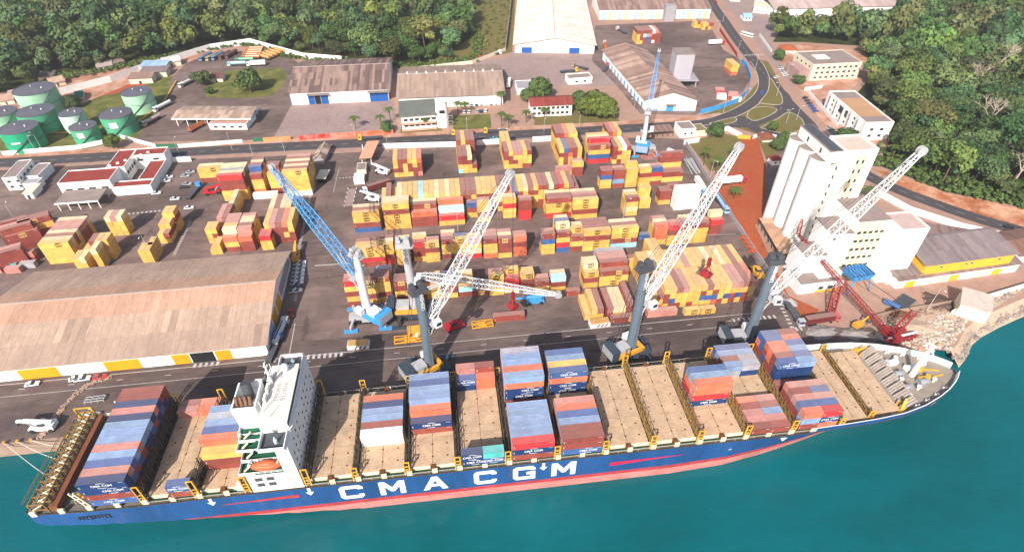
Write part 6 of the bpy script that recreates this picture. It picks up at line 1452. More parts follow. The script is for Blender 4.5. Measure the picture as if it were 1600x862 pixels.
# ================================================================== VEHICLES AND STREET FURNITURE
M_car = mat('car_paint', (1, 1, 1), .3, .5, var=.03, objcol=True)
def tint(o): o['tint'] = 1; return o
def make_car(kind='car'):
    t = thing(kind, 'x', 'car'); L, Wd = (4.5, 1.8) if kind == 'car' else (5.3, 1.9)
    prof = [(-L / 2, .45), (-L / 2, .85), (-L / 2 + .1, .95), (L / 2 - 1.2, .98), (L / 2 - .1, .8), (L / 2, .65), (L / 2, .45)]
    def ext(pr, w0, w1=None):
        w1 = w1 or w0; n = len(pr); vs = [(x, -w0 / 2, z) for x, z in pr] + [(x, w0 / 2, z) for x, z in pr]
        return MB().add(vs, [tuple(range(n)), tuple(range(2 * n - 1, n - 1, -1))] + [((i + 1) % n, i, i + n, (i + 1) % n + n) for i in range(n)])
    tint(ext(prof, Wd).build('body', M_car, t))
    cab = [(-L / 2 + .5, .95), (-L / 2 + 1.1, 1.42), (L / 2 - 2.2, 1.45), (L / 2 - 1.3, .97)] if kind == 'car' else [(-.5, .95), (-.35, 1.65), (L / 2 - 2.1, 1.7), (L / 2 - 1.3, .97)]
    ext(cab, Wd - .16).build('windows', M_glass, t)
    x0, x1 = (cab[1][0] + .1, cab[2][0] - .1); tint(MB().box(x0, -Wd / 2 + .2, cab[1][1] - .01, x1, Wd / 2 - .2, cab[1][1] + .08).build('roof', M_car, t))
    if kind == 'pickup': MB().box(-L / 2 + .1, -Wd / 2 + .12, .9, -.6, Wd / 2 - .12, .96).build('load_bed', M_dsteel, t)
    for sx in (-1, 1):
        for sy in (-1, 1): MB().cyl((sx * L * .3, sy * (Wd / 2 - .12) - .1, .33), (sx * L * .3, sy * (Wd / 2 - .12) + .1, .33), .33, n=10).build('wheel', M_black, t)
    for s in (-1, 1): MB().cbox((L / 2 + .005, s * .6, .68), (.05, .32, .14)).build('headlight', M_white, t)
    return t
_proto = {}
def place(kind, maker, px, rz, label, color, group=None, z=0.):
    p = G(*px); p.z = z
    if kind not in _proto:
        o = _proto[kind] = maker(); o.location = p; o.rotation_euler = (0, 0, rz); o['label'] = label
        for ch in o.children_recursive:
            if ch.get('tint'): ch.color = (*color, 1)
    else: o = dup(_proto[kind], p, rz, label, color)
    if group: o['group'] = group
    return o
def car(px, rz, label, color=(.8, .8, .8), kind='car', group=None): return place(kind, lambda: make_car(kind), px, rad(rz), label, color, group)
wht, blk, red, blu, slv = (.8, .8, .8), (.03, .03, .035), (.5, .03, .03), (.05, .12, .4), (.4, .42, .45)
for i in range(8):
    car((469 - i * .9, 412 + i * 6.2), 4, '%s from warehouse corner of the pickups parked in line' % ('white pickup, %s' % NTH[i] if i != 6 else 'black pickup, seventh'), wht if i != 6 else blk, 'pickup', 'pickups parked beside the left warehouse')
for i, (p, c, l) in enumerate((((264, 278), wht, 'white car nearest the office in the walled car park'), ((260, 284), wht, 'white car second in the left line of the office car park'), ((245, 303), wht, 'white car at the lower end of the office car park'), ((293, 289), slv, 'silver car in right line of office car park'),
                        ((290, 276), slv, 'silver car at upper right of office car park'), ((288, 294), blk, 'dark car at right of office car park'), ((274, 312), wht, 'white car by the office car park exit'), ((296, 326), wht, 'white car driving out beside the blue truck'), ((298, 270), slv, 'silver car at the top of office car park'))):
    car(p, R.choice((5, 8, 2)), l, c)
car((52, 601), 4, 'white car parked on the quay left of the warehouse doors', wht); car((130, 593), 4, 'white pickup beside a red car on the quay', wht, 'pickup'); car((157, 590), 6, 'red car parked at the yellow warehouse door', red); car((120, 592), 20, 'white car partly hidden behind the pickup on the quay', wht)
car((456, 490), 100, 'red car parked beside the left warehouse gable', red, 'pickup')
for i in range(7): car((737 + i * 7.6, 165 - i * .5), 85, '%s car under the tan warehouse eave' % NTH[i], R.choice((wht, blk, slv, blk)), group='cars under the warehouse eave')
for p, l, c in (((726, 176), 'white car left of two before the office lawn', wht), ((733, 176), 'white car right of two before the office lawn', wht), ((746, 175), 'silver car behind the office lawn', slv), ((752, 175), 'dark car behind the office lawn', blk), ((759, 174), 'white car at right behind the office lawn', wht)): car(p, 80, l, c)
car((772, 218), 4, 'turquoise car driving on the main road', (.1, .5, .6)); car((283, 247), 4, 'blue car driving on the main road behind the port office', (.1, .3, .6)); car((1190, 146), 60, 'blue car on the slip road', blu); car((1118, 4), -60, 'red car at the top of the access road', red)
for i in range(5): car((1219 + i * 2.1, 105 + i * 3.4), 20, '%s of the cars parked below the cream flats' % NTH[i], R.choice((wht, slv, blk)), group='cars parked below the cream flats')
for i in range(6): car((1258 + i * 3.2, 154 + i * 4.2), 20, '%s from top of the dark cars before the long office' % NTH[i], R.choice((blk, blu, (.05, .06, .1))), group='dark cars before the long office')
for i in range(5): car((1296 + i * 3.0, 201 + i * 3.4), 20, '%s from top of cars parked above the silos' % NTH[i], R.choice((blk, (.1, .2, .25), slv)), group='cars parked above the silos')
car((1355, 103), 10, 'white car behind the cream apartment block', wht); car((1350, 110), 10, 'silver car behind the cream apartment block', slv); car((1213, 122), 30, 'white car by the garden wall of the flats', wht); car((1576, 356), -20, 'dark car on the coast road at right', blk); car((1231, 84), 5, 'white car under the orange tiled hut', wht)
# trucks
def make_truck(load):
    t = thing('truck', 'x', 'truck')
    cab = MB().add([(4.2, -1.25, .6), (6.4, -1.25, .6), (6.4, 1.25, .6), (4.2, 1.25, .6), (4.2, -1.25, 3.2), (6.1, -1.25, 3.2), (6.1, 1.25, 3.2), (4.2, 1.25, 3.2)], [(0, 3, 2, 1), (4, 5, 6, 7), (0, 1, 5, 4), (1, 2, 6, 5), (2, 3, 7, 6), (3, 0, 4, 7)]); tint(cab.build('cab', M_car, t))
    MB().add([(6.38, -1.1, 1.9), (6.38, 1.1, 1.9), (6.2, 1.1, 2.9), (6.2, -1.1, 2.9)], [(0, 1, 2, 3)]).box(4.9, -1.28, 1.9, 5.9, 1.28, 2.8).build('cab_window', M_glass, t)
    MB().box(-7, -1.0, .9, 6, 1.0, 1.25).build('chassis', M_dsteel, t)
    w = MB(); wheels(w, (5.4, 2.6, -4.2, -5.4, -6.6 if load != 'bob' else 1.4), (-1.0, 1.0), .5, .4); struct(w.build('wheels', M_black, t), 'stuff')
    if load == 'tank':
        tint(MB().cyl((-7.2, 0, 2.4), (3.6, 0, 2.4), 1.15, n=16).build('tank_barrel', M_car, t, smooth=False)); MB().beam((-6.6, 0, 3.6), (3, 0, 3.6), .5, .1).build('catwalk', M_dsteel, t)
    elif load == 'box': MB().box(-7.4, -1.22, 1.3, 3.6, 1.22, 3.9).build('box_body', M_wallw, t)
    elif load == 'flat': MB().box(-7.4, -1.22, 1.25, 3.6, 1.22, 1.5).build('flatbed', M_dsteel, t)
    elif load == 'logs':
        g = MB()
        for i in range(3):
            for j in range(3 - i): g.cyl((-7.2, -.8 + .8 * j + .4 * i, 1.7 + .7 * i), (3.6, -.8 + .8 * j + .4 * i, 1.7 + .7 * i), .4, n=8)
        g.build('log_load', mat('log_orange', '#b3643c', .8, .2, var=.2), t)
    elif load == 'red': MB().box(-8.6, -1.22, 1.3, 3.6, 1.22, 3.9).build('container_body', mat('maroon_paint', '#6b2c2b', .6, .3, var=.12, dust=.3), t)
    return t
def truck(load, px, rz, label, color=(.8, .8, .8), group=None): return place('truck_' + load, lambda: make_truck(load), px, rad(rz), label, color, group)
yel = (.65, .42, .05)
TP = [((322, 92), 'b'), ((332, 92), 'y'), ((341, 91), 'b'), ((352, 90), 'r'), ((362, 88), 'r')]
for i, (p, c) in enumerate(TP): truck('tank', p, -112, '%s from left of dark tank trucks parked under the white wall' % NTH[i], {'b': (.15, .25, .4), 'y': (.45, .35, .2), 'r': (.18, .08, .07)}[c], 'tank trucks parked under the white wall')
for i in range(5): truck('tank', (392 + 1.5 * i, 93 - 3.4 * i), 178, '%s of the orange tank trucks in the truck park' % NTH[i], (.55, .2, .08), 'orange tank trucks in the truck park')
for i in range(5): truck('tank', (412 + 6 * i, 92 - 2.5 * i), 142, '%s of the slanting orange tank trucks at the wall corner' % NTH[i], (.62, .3, .1), 'orange tank trucks in the truck park')
truck('tank', (382, 97), 180, 'green tank truck in front of the orange ones', (.12, .35, .2)); truck('tank', (370, 103), 180, 'light blue tank truck on the lawn edge', (.35, .6, .7)); truck('box', (400, 103), 180, 'white box truck on the lawn edge', wht)
truck('tank', (254, 170), -118, 'white tank truck driving into the tank farm road', wht); truck('tank', (237, 192), -118, 'rusty tank truck at the tank farm gate', (.5, .42, .35)); truck('tank', (292, 133), -118, 'white tanker queueing below the shanties', (.7, .68, .65))
truck('flat', (577, 218), 182, 'yellow cabbed flatbed truck on the main road', yel); truck('flat', (722, 210), 182, 'yellow cabbed flatbed truck behind red stack on the main road', yel); truck('flat', (772, 207), 182, 'yellow cabbed flatbed truck near the road crossing', yel)
truck('red', (586, 297), 205, 'white truck with dark red container trailer at the truck gate', wht); truck('box', (1094, 296), -93, 'white trailer truck along the laterite wall', (.3, .5, .8))
truck('tank', (1128, 324), -93, 'white tanker with blue cab beside the laterite wall', (.3, .45, .7)); truck('flat', (1240, 494), -93, 'grey flatbed truck near the striped quay corner', slv)
truck('box', (1147, 286), 4, 'white trailer with dark red cab on the laterite lot', (.4, .03, .05)); truck('box', (1120, 70), 2, 'white trailer with red roof on the rear lot', red)
truck('tank', (441, 520), 82, 'grey tanker standing beside the warehouse gable', (.55, .58, .62)); truck('flat', (430, 545), 82, 'blue flatbed truck at the warehouse corner', (.05, .25, .6)); truck('flat', (305, 301), 80, 'truck with blue cab by the office car park', (.05, .25, .6))
truck('flat', (970, 50), 110, 'brown and white flatbed truck in the rear lot', (.6, .5, .45)); truck('logs', (945, 73), 80, 'timber truck beside the white warehouse', (.6, .5, .45)); truck('flat', (890, 113), 5, 'low loader with yellow cab before the white warehouse', yel); truck('flat', (905, 107), 140, 'brown trailer before the white warehouse', (.4, .25, .2))
truck('flat', (947, 108), 60, 'red truck beside the brown shed', red); truck('box', (795, 133), 80, 'white box truck right of the tan warehouse', wht); truck('flat', (740, 95), 12, 'red and white truck on the lane behind the tan warehouse', red); truck('flat', (772, 86), 14, 'white truck on the lane behind the tan warehouse', wht)
truck('box', (596, 153), 2, 'red van parked against the blue door warehouse', red)
truck('logs', (312, 200), 60, 'timber trailer beside the loading shed', (.4, .3, .25)); truck('red', (1286, 503), 4, 'dark red container trailer parked on a white base by the laterite lot', (.5, .1, .1))
bus = thing('bus', 'white bus on the access road', 'bus', G(1167, 57), rad(-58))
MB().box(-5.5, -1.25, .5, 5.5, 1.25, 3).build('body', M_white, bus); MB().box(-5.2, -1.28, 1.5, 5.2, 1.28, 2.4).box(5.4, -1.1, 1.4, 5.53, 1.1, 2.6).build('window_band', M_glass, bus); w = MB(); wheels(w, (-3.4, 3.6), (-1.1, 1.1), .5, .3); struct(w.build('wheels', M_black, bus), 'stuff')
# reach stackers and forklifts
def stacker(label, px, rz, m, arm=True):
    t = thing('reach_stacker', label, 'stacker', G(*px), rad(rz))
    MB().box(-4, -1.6, .8, 3.6, 1.6, 1.9).box(-4.2, -1.6, 1.9, -1.8, 1.6, 2.7).build('chassis', m, t); cb2 = MB().box(-1.4, -.8, 1.9, .6, .8, 3.6).build('cab', M_glass, t); MB().box(-1.5, -.9, 3.6, .7, .9, 3.75).build('cab_roof', m, cb2)
    for x, r in ((-3, .7), (2.6, .9)):
        for y in (-1.5, 1.5): MB().cyl((x, y - .35, r), (x, y + .35, r), r, n=12).build('wheel', M_black, t)
    if arm: MB().beam((-3.6, 0, 3.0), (4.4, 0, 4.6), 1.1, 1.0).beam((4.4, 0, 4.6), (6.4, 0, 4.7), .8, .75).build('arm', m, t); MB().cbox((6.6, 0, 3.9), (1.6, 2.4, .6)).build('spreader_bar', M_dsteel, t); MB().beam((1.2, .7, 2), (3.2, .7, 4.2), .3).beam((1.2, -.7, 2), (3.2, -.7, 4.2), .3).build('lift_cylinder', M_lgrey, t)
    return t
M_fred = mat('machine_red', '#b02330', .5, .35, var=.1, scale=.5)
stacker('red reach stacker driving left of the tall yellow stack', (334, 302), 8, M_fred); stacker('white reach stacker with long arm parked on the left quay', (70, 669), 178, M_cwhite); stacker('white reach stacker with raised arm at the truck gate', (598, 271), 150, M_cwhite); stacker('yellow reach stacker with wide spreader at the warehouse corner', (464, 403), 95, M_cyel); stacker('dark forklift working behind the leftmost grey crane', (711, 512), 20, M_fred, False)
stacker('white reach stacker by the third yard row', (583, 313), 160, M_cwhite); stacker('yellow machine along the laterite wall', (1181, 428), 90, M_cyel, False)
ex = thing('excavator', 'small yellow excavator by the red crane', 'excavator', G(1338, 512), .3)
MB().box(-1.8, -1.2, 1, 1.8, 1.2, 2.6).build('body', M_cyel, ex); MB().box(-2, -1.5, 0, 2, -.8, .9).box(-2, .8, 0, 2, 1.5, .9).build('tracks', M_dsteel, ex); MB().beam((1.6, 0, 2.2), (4.4, 0, 4.4), .5).beam((4.4, 0, 4.4), (6, 0, 1.6), .4).build('arm', M_cyel, ex); MB().box(5.6, -.5, .8, 6.4, .5, 1.7).build('bucket', M_dsteel, ex)
st2 = thing('reach_stacker', 'row of orange machine frames along the laterite wall', 'machine', G(1160, 372), rad(-93)); 
mb = MB()
for k in range(4): mb.lattice((k * 3.4, 0, .4), (k * 3.4 + 3, 0, 3), (2, 1.4), 3, ch=.25, dg=.18, taper=(1, 1, 1))
mb.build('frame', mat('machine_orange', '#d0582c', .6, .3, var=.1), st2); st2.name = 'machine_frame'
# lamp posts
def lamp(px, h, label, arms=1, rz=0., base=M_lgrey):
    t = thing('lamp_post', label, 'lamp post', G(*px), rz, 'lamp posts'); MB().cyl((0, 0, 0), (0, 0, h), .16, .09, n=8).build('pole', base, t)
    for s in ((1,) if arms == 1 else (-1, 1)):
        a = MB().beam((0, 0, h), (s * 1.9, 0, h + .3), .1).build('arm', base, t); MB().cbox((s * 2.2, 0, h + .3), (.9, .35, .16)).build('lamp_head', M_white, a)
LP = [((395, 242), 'on the near verge by the tall yellow stack'), ((445, 237), 'near the tall yellow stack'), ((555, 215), 'by the red hoarding'), ((607, 238), 'beside the truck gate wall'), ((700, 211), 'beside the roadside office'), ((786, 224), 'beside the wall near the tall red stack'), ((850, 205), 'by the corner garden'), ((905, 200), 'before the red roof office'),
      ((730, 205), 'on the office lawn'), ((280, 240), 'by the green gate'), ((363, 234), 'at the loading shed wall'), ((1155, 105), 'by the blue fence bend'), ((1180, 108), 'on the slip road'), ((1162, 158), 'below the blue fence'), ((1228, 193), 'on the right traffic island'), ((1244, 188), 'right on the traffic island'), ((1122, 50), 'upper access road'), ((1129, 35), 'at the top of the access road'),
      ((1152, 84), 'by the zebra crossing'), ((1130, 176), 'on the meadow by the slip road'), ((990, 176), 'before the brown shed'), ((1213, 150), 'on the small traffic island'), ((1228, 120), 'by the parked cars of the flats'), ((716, 366), 'between container stacks'), ((974, 342), 'beside the island stack'), ((30, 353), 'among the red stacks'), ((238, 402), 'behind the left warehouse'), ((58, 240), 'left one at the tank wall'), ((70, 241), 'right one at the tank wall'), ((1448, 485), 'leaning over the shore wall'), ((1108, 282), 'on the laterite wall')]
for i, (p, l) in enumerate(LP): lamp(p, 9 if i < 23 else 12, 'slim grey lamp post ' + l, 2 if i in (5, 14) else 1, rz=R.uniform(0, 6.28))
# bollards on the quay edge
for i, x in enumerate([-147, -143, -139, -128, -112, 178]):
    t = MB(); t.cyl((0, 0, 0), (0, 0, .7), .35, .28, n=10).cyl((0, 0, .7), (0, 0, .95), .45, n=10); o = t.build('bollard', M_yell); o.location = (x, 126.4, .16); tag(o, '%s mooring bollard from left on the quay edge' % NTH[i], 'bollard', 'mooring bollards')
# sand heap, cargo shelter, containers of junk, debris
def heap(name, label, px, r, h, m, cat='heap', sq=1.):
    p = G(*px); mb = MB(); n, k = 22, 6; rr = random.Random(label)
    ph = [rr.uniform(.8, 1.2) for _ in range(n)]
    mb.v.append((0, 0, h))
    for j in range(1, k + 1):
        for i in range(n):
            t = 2 * math.pi * i / n; q = j / k; mb.v.append((math.cos(t) * r * q * ph[i], math.sin(t) * r * sq * q * ph[i], h * (1 - q) ** 1.2 + rr.uniform(-.05, .05) * h * (j < k)))
    mb.f += [(0, 1 + i, 1 + (i + 1) % n) for i in range(n)]
    for j in range(k - 1):
        for i in range(n): a = 1 + j * n + i; b2 = 1 + j * n + (i + 1) % n; mb.f.append((a, a + n, b2 + n, b2))
    o = mb.build(name, m); o.location = p; return tag(o, label, cat)
heap('sand_heap', 'pale sand heap beside the red crane', (1430, 512), 10, 1.6, M_sand, sq=.45); heap('gravel_heap', 'grey gravel heap on the quay before the dark red container', (1283, 518), 6, 1.6, mat('gravel', '#8f8784', .95, .1, var=.2, scale=.6), sq=.6); heap('gravel_heap', 'grey rubble heap left of the red crane foot', (1335, 521), 6, 1.2, MATS['gravel'], sq=.5)
heap('earth_heap', 'orange earth heap by the shore behind ship bow', (1437, 545), 3, 1.5, M_orange); heap('scrap_heap', 'brown scrap heap by the shore wall', (1404, 490), 4.5, 1.8, mat('scrap_brown', '#6b4a36', .95, .1, var=.3, scale=.6)); heap('scrap_heap', 'dark scrap heap beside the mill yard pipes', (1468, 472), 6, 1.6, mat('scrap_dark', '#5a4a44', .95, .1, var=.3, scale=.6))
heap('scrap_heap', 'red and white scrap pile behind the rear crane', (1012, 240), 7, 2.5, mat('scrap_mixed', '#a08078', .9, .2, var=.5, scale=.7, col2='#8a3a30')); heap('cargo_heap', 'grey tarpaulin covered cargo at the laterite corner', (1233, 473), 3, 2.6, M_wallg)
sh = thing('salt_shed', 'pale concrete block shelter on the sandy spit', 'shelter', G(1490, 492), rad(-38)); MB().box(0, 0, 0, 10, 9, 6).build('wall', M_wallc, sh); MB().add([(-.3, -.3, 6), (10.3, -.3, 6), (10.3, 9.3, 8), (-.3, 9.3, 8)], [(0, 1, 2, 3)]).box(0, 8.7, 6, 10, 9, 8).build('roof', M_kerb, sh)
pk = thing('pipe_stack', 'stack of dark pipes and steel in the mill yard', 'pipes', G(1420, 478), .5); mb = MB()
for i in range(6): mb.cyl((-6, i * .9, .5), (5, i * .9, .5), .4, n=8)
mb.build('pipe', M_dsteel, pk); t2 = thing('blue_tank', 'blue cylindrical tank lying in the mill yard', 'tank', G(1392, 478), -.9); MB().cyl((-3, 0, 1.1), (3, 0, 1.1), 1.1, n=14).build('barrel', mat('tank_blue', '#3d5f8f', .6, .3), t2); MB().box(-2, -.8, 0, -1.6, .8, .5).box(1.6, -.8, 0, 2, .8, .5).build('saddle', M_dsteel, t2)
for i, (p, l) in enumerate((((150, 625), 'upper'), ((141, 652), 'middle'), ((136, 668), 'lower'))):
    t = thing('flat_rack', '%s of three grey cargo racks on the quay behind the stern stack' % l, 'rack', G(*p), .05, 'cargo racks behind the stern stack'); f = MB()
    for y in (-1.1, 0, 1.1): f.beam((-3, y, .9), (3, y, .9), .25)
    for x in (-3, -1, 1, 3): f.beam((x, -1.2, .9), (x, 1.2, .9), .25); f.beam((x, -1.1, 0), (x, -1.1, .9), .2); f.beam((x, 1.1, 0), (x, 1.1, .9), .2)
    f.build('frame', M_lgrey, t)
L_ = smooth_line(pxs((62, 684), (78, 664), (96, 640), (118, 616), (140, 600), (170, 590)), 10); gd = random.Random(3); V_ = MB()
for p in L_:
    for q in range(7): a = (p.x + gd.uniform(-1, 1), p.y + gd.uniform(-.8, .8)); r9 = gd.uniform(.2, .55); V_.sphere((a[0], a[1], r9 * .3), r9, 6, 3, (1, 1, .6))
do = V_.build('spilled_debris', mat('debris_tan', '#a08674', .95, .1, var=.3, scale=.6, coord='World')); struct(do, 'stuff'); tag(do, 'trail of tan rubble spilled across the left quay', 'debris')
# scrap pipes along the yard wall right of the rear crane
pk = thing('pipe_stack', 'long pile of grey pipes and frames along the laterite wall', 'pipes', G(1080, 258), rad(-93)); mb = MB()
for i in range(9): mb.cyl((-6 + R.uniform(-1, 1), i * .5 - 2, .4 + .3 * (i % 3)), (9 + R.uniform(-2, 2), i * .5 - 2 + R.uniform(-1, 1), .4 + .3 * (i % 3)), .28, n=7)
mb.build('pipe', M_lgrey, pk); t2 = thing('water_tank', 'white rounded tank beside the laterite wall', 'tank', G(1050, 240), -.9); MB().cyl((-3, 0, 1.3), (3, 0, 1.3), 1.3, n=16).build('barrel', M_white, t2); MB().box(-2.4, -1, 0, -1.8, 1, .5).box(1.8, -1, 0, 2.4, 1, .5).build('saddle', M_dsteel, t2)
wb = thing('weighbridge', 'truck weighbridge frame on the gate lane', 'weighbridge', G(545, 322), rad(88)); MB().box(0, -2, .05, 16, 2, .3).build('platform', M_conc, wb)
for s in (-2.2, 2.2):
    for k in range(5): MB().cyl((k * 4, s, 0), (k * 4, s, 1), .15, n=6).build('post', M_white, wb)
# net of hatch pipes on the far pontoon, rock armour along the shore
def rocks():
    V = []; F = []; rr = random.Random(5); P = [p for p in SHORE]
    ico = bmesh.new(); bmesh.ops.create_icosphere(ico, subdivisions=1, radius=1); iv = [v.co.copy() for v in ico.verts]; jf = [[v.index for v in f.verts] for f in ico.faces]; ico.free()
    for a, b2 in zip(P, P[1:]):
        d = b2 - a; n = int(d.length * 5.5); nn = Vector((-d.y, d.x, 0)).normalized()
        for k in range(n):
            u = rr.uniform(-4.2, 4.0); c = a + d * rr.random() + nn * u; s = rr.uniform(.4, 1.25); z = -1.6 + u * .45 + rr.uniform(-.4, .4)
            z = min(z, .4) ; b0 = len(V); sc = (rr.uniform(.7, 1.3) * s, rr.uniform(.7, 1.3) * s, rr.uniform(.6, 1) * s); an = rr.uniform(0, 6.28)
            for v in iv:
                k2 = rr.uniform(.8, 1.15); x, y = v.x * sc[0] * k2, v.y * sc[1] * k2; V.append((c.x + x * math.cos(an) - y * math.sin(an), c.y + x * math.sin(an) + y * math.cos(an), z + v.z * sc[2]))
            F += [[i + b0 for i in f] for f in jf]
    me = bpy.data.meshes.new('rock_armour'); me.from_pydata(V, [], F); me.materials.append(mat('rock_grey', '#8d8078', .95, .15, var=.45, scale=.7, fine=.2, coord='World')); o = obj('rock_armour', me); struct(o, 'stuff'); tag(o, 'grey rock armour lining the shore', 'rocks')
    bk = MB(); L1 = [(p.x, p.y, .0) for p in P]
    for a, b2 in zip(P, P[1:]):
        d = (b2 - a); nn = Vector((-d.y, d.x, 0)).normalized() * 6; bk.add([(a.x, a.y, -.02), (b2.x, b2.y, -.02), (b2.x - nn.x, b2.y - nn.y, -6), (a.x - nn.x, a.y - nn.y, -6)], [(3, 2, 1, 0)])
    struct(bk.build('shore_bank', M_sand))
rocks()
def rubble(name, label, poly, n, smin, smax, m, seed):
    V = []; F = []; rr = random.Random(seed); xs = [p[0] for p in poly]; ys = [p[1] for p in poly]
    ico = bmesh.new(); bmesh.ops.create_icosphere(ico, subdivisions=1, radius=1); iv = [v.co.copy() for v in ico.verts]; jf = [[v.index for v in f.verts] for f in ico.faces]; ico.free(); k = 0
    while k < n:
        p = (rr.uniform(min(xs), max(xs)), rr.uniform(min(ys), max(ys))); c = False
        for i in range(len(poly)):
            a, b = poly[i], poly[(i + 1) % len(poly)]
            if (a[1] > p[1]) != (b[1] > p[1]) and p[0] < (b[0] - a[0]) * (p[1] - a[1]) / (b[1] - a[1]) + a[0]: c = not c
        if not c: continue
        k += 1; s = smin + (smax - smin) * rr.random() ** 2.5; b0 = len(V)
        for v in iv: q = rr.uniform(.75, 1.2); V.append((p[0] + v.x * s * q, p[1] + v.y * s * q, s * .25 + v.z * s * .7))
        F.extend([[i + b0 for i in f] for f in jf])
    me = bpy.data.meshes.new(name); me.from_pydata(V, [], F); me.materials.append(m); o = obj(name, me); struct(o, 'stuff'); return tag(o, label, 'rubble')
rubble('rubble', 'pale broken rubble strewn over the sandy spit behind the bow', pxs((1392, 528), (1440, 500), (1500, 482), (1545, 470), (1520, 498), (1500, 520), (1484, 545), (1430, 548)), 520, .25, 1.1, mat('pale_rubble', '#b5a79a', .95, .1, var=.4, scale=.5, fine=.2, coord='World'), 12)
rubble('rubble', 'scattered stones and scrap along the shore wall', pxs((1345, 512), (1360, 498), (1440, 484), (1490, 478), (1490, 484), (1440, 494), (1390, 506)), 260, .2, .9, mat('mixed_rubble', '#8a7466', .95, .1, var=.5, scale=.7, fine=.2, coord='World'), 13)
# ================================================================== TREES
M_leaf = mat('leaves', (1, 1, 1), .85, .15, var=.16, scale=.35, vcol='tint', objcol=True)
M_leaff = mat('forest_leaves', (1, 1, 1), .85, .15, var=.16, scale=.25, vcol='tint', coord='World')
M_bark = mat('bark', '#6b5646', .9, .1, var=.2, scale=1.5)
M_bare = mat('bare_branch', '#b3a294', .9, .1, var=.15, scale=1.5)
rng = np.random.default_rng(3)
def crown_arrays(seed, r, h0, h1, lobes, n, leaf, flat=.8):
    """leaf clumps on the shells of several lobes; returns quads (n,4,3) and tints (n,3)"""
    g = np.random.default_rng(seed); C_ = []; Rr = []
    for k in range(lobes):
        a = g.uniform(0, 6.28); d = r * .62 * math.sqrt(g.uniform(.05, 1)) if k else 0; zz = h0 + (h1 - h0) * (g.uniform(.3, .85) if k else .62)
        C_.append((d * math.cos(a), d * math.sin(a), zz)); Rr.append(r * g.uniform(.34, .56))
    C_ = np.array(C_); Rr = np.array(Rr); pick = g.integers(0, lobes, n); dirs = g.normal(size=(n, 3)); dirs[:, 2] = np.abs(dirs[:, 2]) * 1.0 - .28 * (g.random(n) < .4) * 2
    dirs /= np.linalg.norm(dirs, axis=1)[:, None]; rad_ = Rr[pick] * g.uniform(.72, 1.08, n)
    P = C_[pick] + dirs * rad_[:, None] * np.array([1, 1, flat])
    nrm = dirs + g.normal(size=(n, 3)) * .36; nrm /= np.linalg.norm(nrm, axis=1)[:, None]
    t = np.cross(nrm, g.normal(size=(n, 3))); t /= np.linalg.norm(t, axis=1)[:, None]; b = np.cross(nrm, t); s = leaf * g.uniform(.6, 1.25, n)[:, None]
    Q = np.stack([P - t * s - b * s * .7, P + t * s * .9 - b * s * .5, P + t * s + b * s * .75, P - t * s * .8 + b * s * .6], 1)
    lt = g.uniform(.8, 1.2, lobes)[pick] * g.uniform(.8, 1.2, n)
    tint_ = np.stack([.078 * lt * g.uniform(.85, 1.2, n), .122 * lt, .038 * lt * g.uniform(.7, 1.3, n)], 1)
    return Q, tint_
def leaf_mesh(name, Q, T, m):
    n = len(Q); me = bpy.data.meshes.new(name); me.vertices.add(n * 4); me.vertices.foreach_set('co', Q.reshape(-1).astype(np.float32))
    me.loops.add(n * 4); me.loops.foreach_set('vertex_index', np.arange(n * 4, dtype=np.int32)); me.polygons.add(n); me.polygons.foreach_set('loop_start', np.arange(0, n * 4, 4, dtype=np.int32))
    me.update(calc_edges=True); me.validate()
    at = me.color_attributes.new('tint', 'FLOAT_COLOR', 'CORNER'); c = np.ones((n, 4, 4), np.float32); c[:, :, :3] = T[:, None, :]; at.data.foreach_set('color', c.reshape(-1)); me.materials.append(m); return me
def trunk_mesh(seed, h, r0, spread, m=None, limbs=5):
    g = random.Random(seed); mb = MB(); top = Vector((g.uniform(-.5, .5), g.uniform(-.5, .5), h * .55)); mb.cyl((0, 0, 0), top, r0, r0 * .6, n=8)
    for k in range(limbs):
        a = 6.28 * k / limbs + g.uniform(-.4, .4); e = top + Vector((math.cos(a) * spread * g.uniform(.5, 1), math.sin(a) * spread * g.uniform(.5, 1), h * g.uniform(.2, .42))); mb.cyl(top - Vector((0, 0, g.uniform(0, h * .15))), e, r0 * .45, r0 * .14, n=6)
    return mb.mesh('trunk', m or M_bark)
PR_ = []
for k in range(9):
    g = random.Random(100 + k); r = g.uniform(6.2, 9.6); h = g.uniform(11, 18); hi = h; lo = h * .3
    Q, T = crown_arrays(200 + k, r, lo, hi, g.randint(9, 14), 1150, .6, g.uniform(.7, .95)); Qf, Tf = crown_arrays(400 + k, r, lo, hi, g.randint(9, 14), 560, .88, g.uniform(.7, .95))
    PR_.append(dict(crown=leaf_mesh('crown', Q, T, M_leaf), trunk=trunk_mesh(k, h, .34, r * .7), Q=Qf, T=Tf, r=r))
DN = []
for k in range(3):                                # denser crowns for the trees that stand alone
    Q, T = crown_arrays(900 + k, 7.2, 1.2, 11, 14, 2200, .62, .85); Q2, T2 = crown_arrays(950 + k, 5.6, 1.5, 9.5, 9, 900, .7, .95)
    DN.append(dict(crown=leaf_mesh('crown', np.concatenate([Q, Q2]), np.concatenate([T, T2 * .85]), M_leaf), trunk=trunk_mesh(70 + k, 8, .45, 4)))
def inside(p, poly):
    c = False; n = len(poly)
    for i in range(n):
        a, b = poly[i], poly[(i + 1) % n]
        if (a[1] > p[1]) != (b[1] > p[1]) and p[0] < (b[0] - a[0]) * (p[1] - a[1]) / (b[1] - a[1]) + a[0]: c = not c
    return c
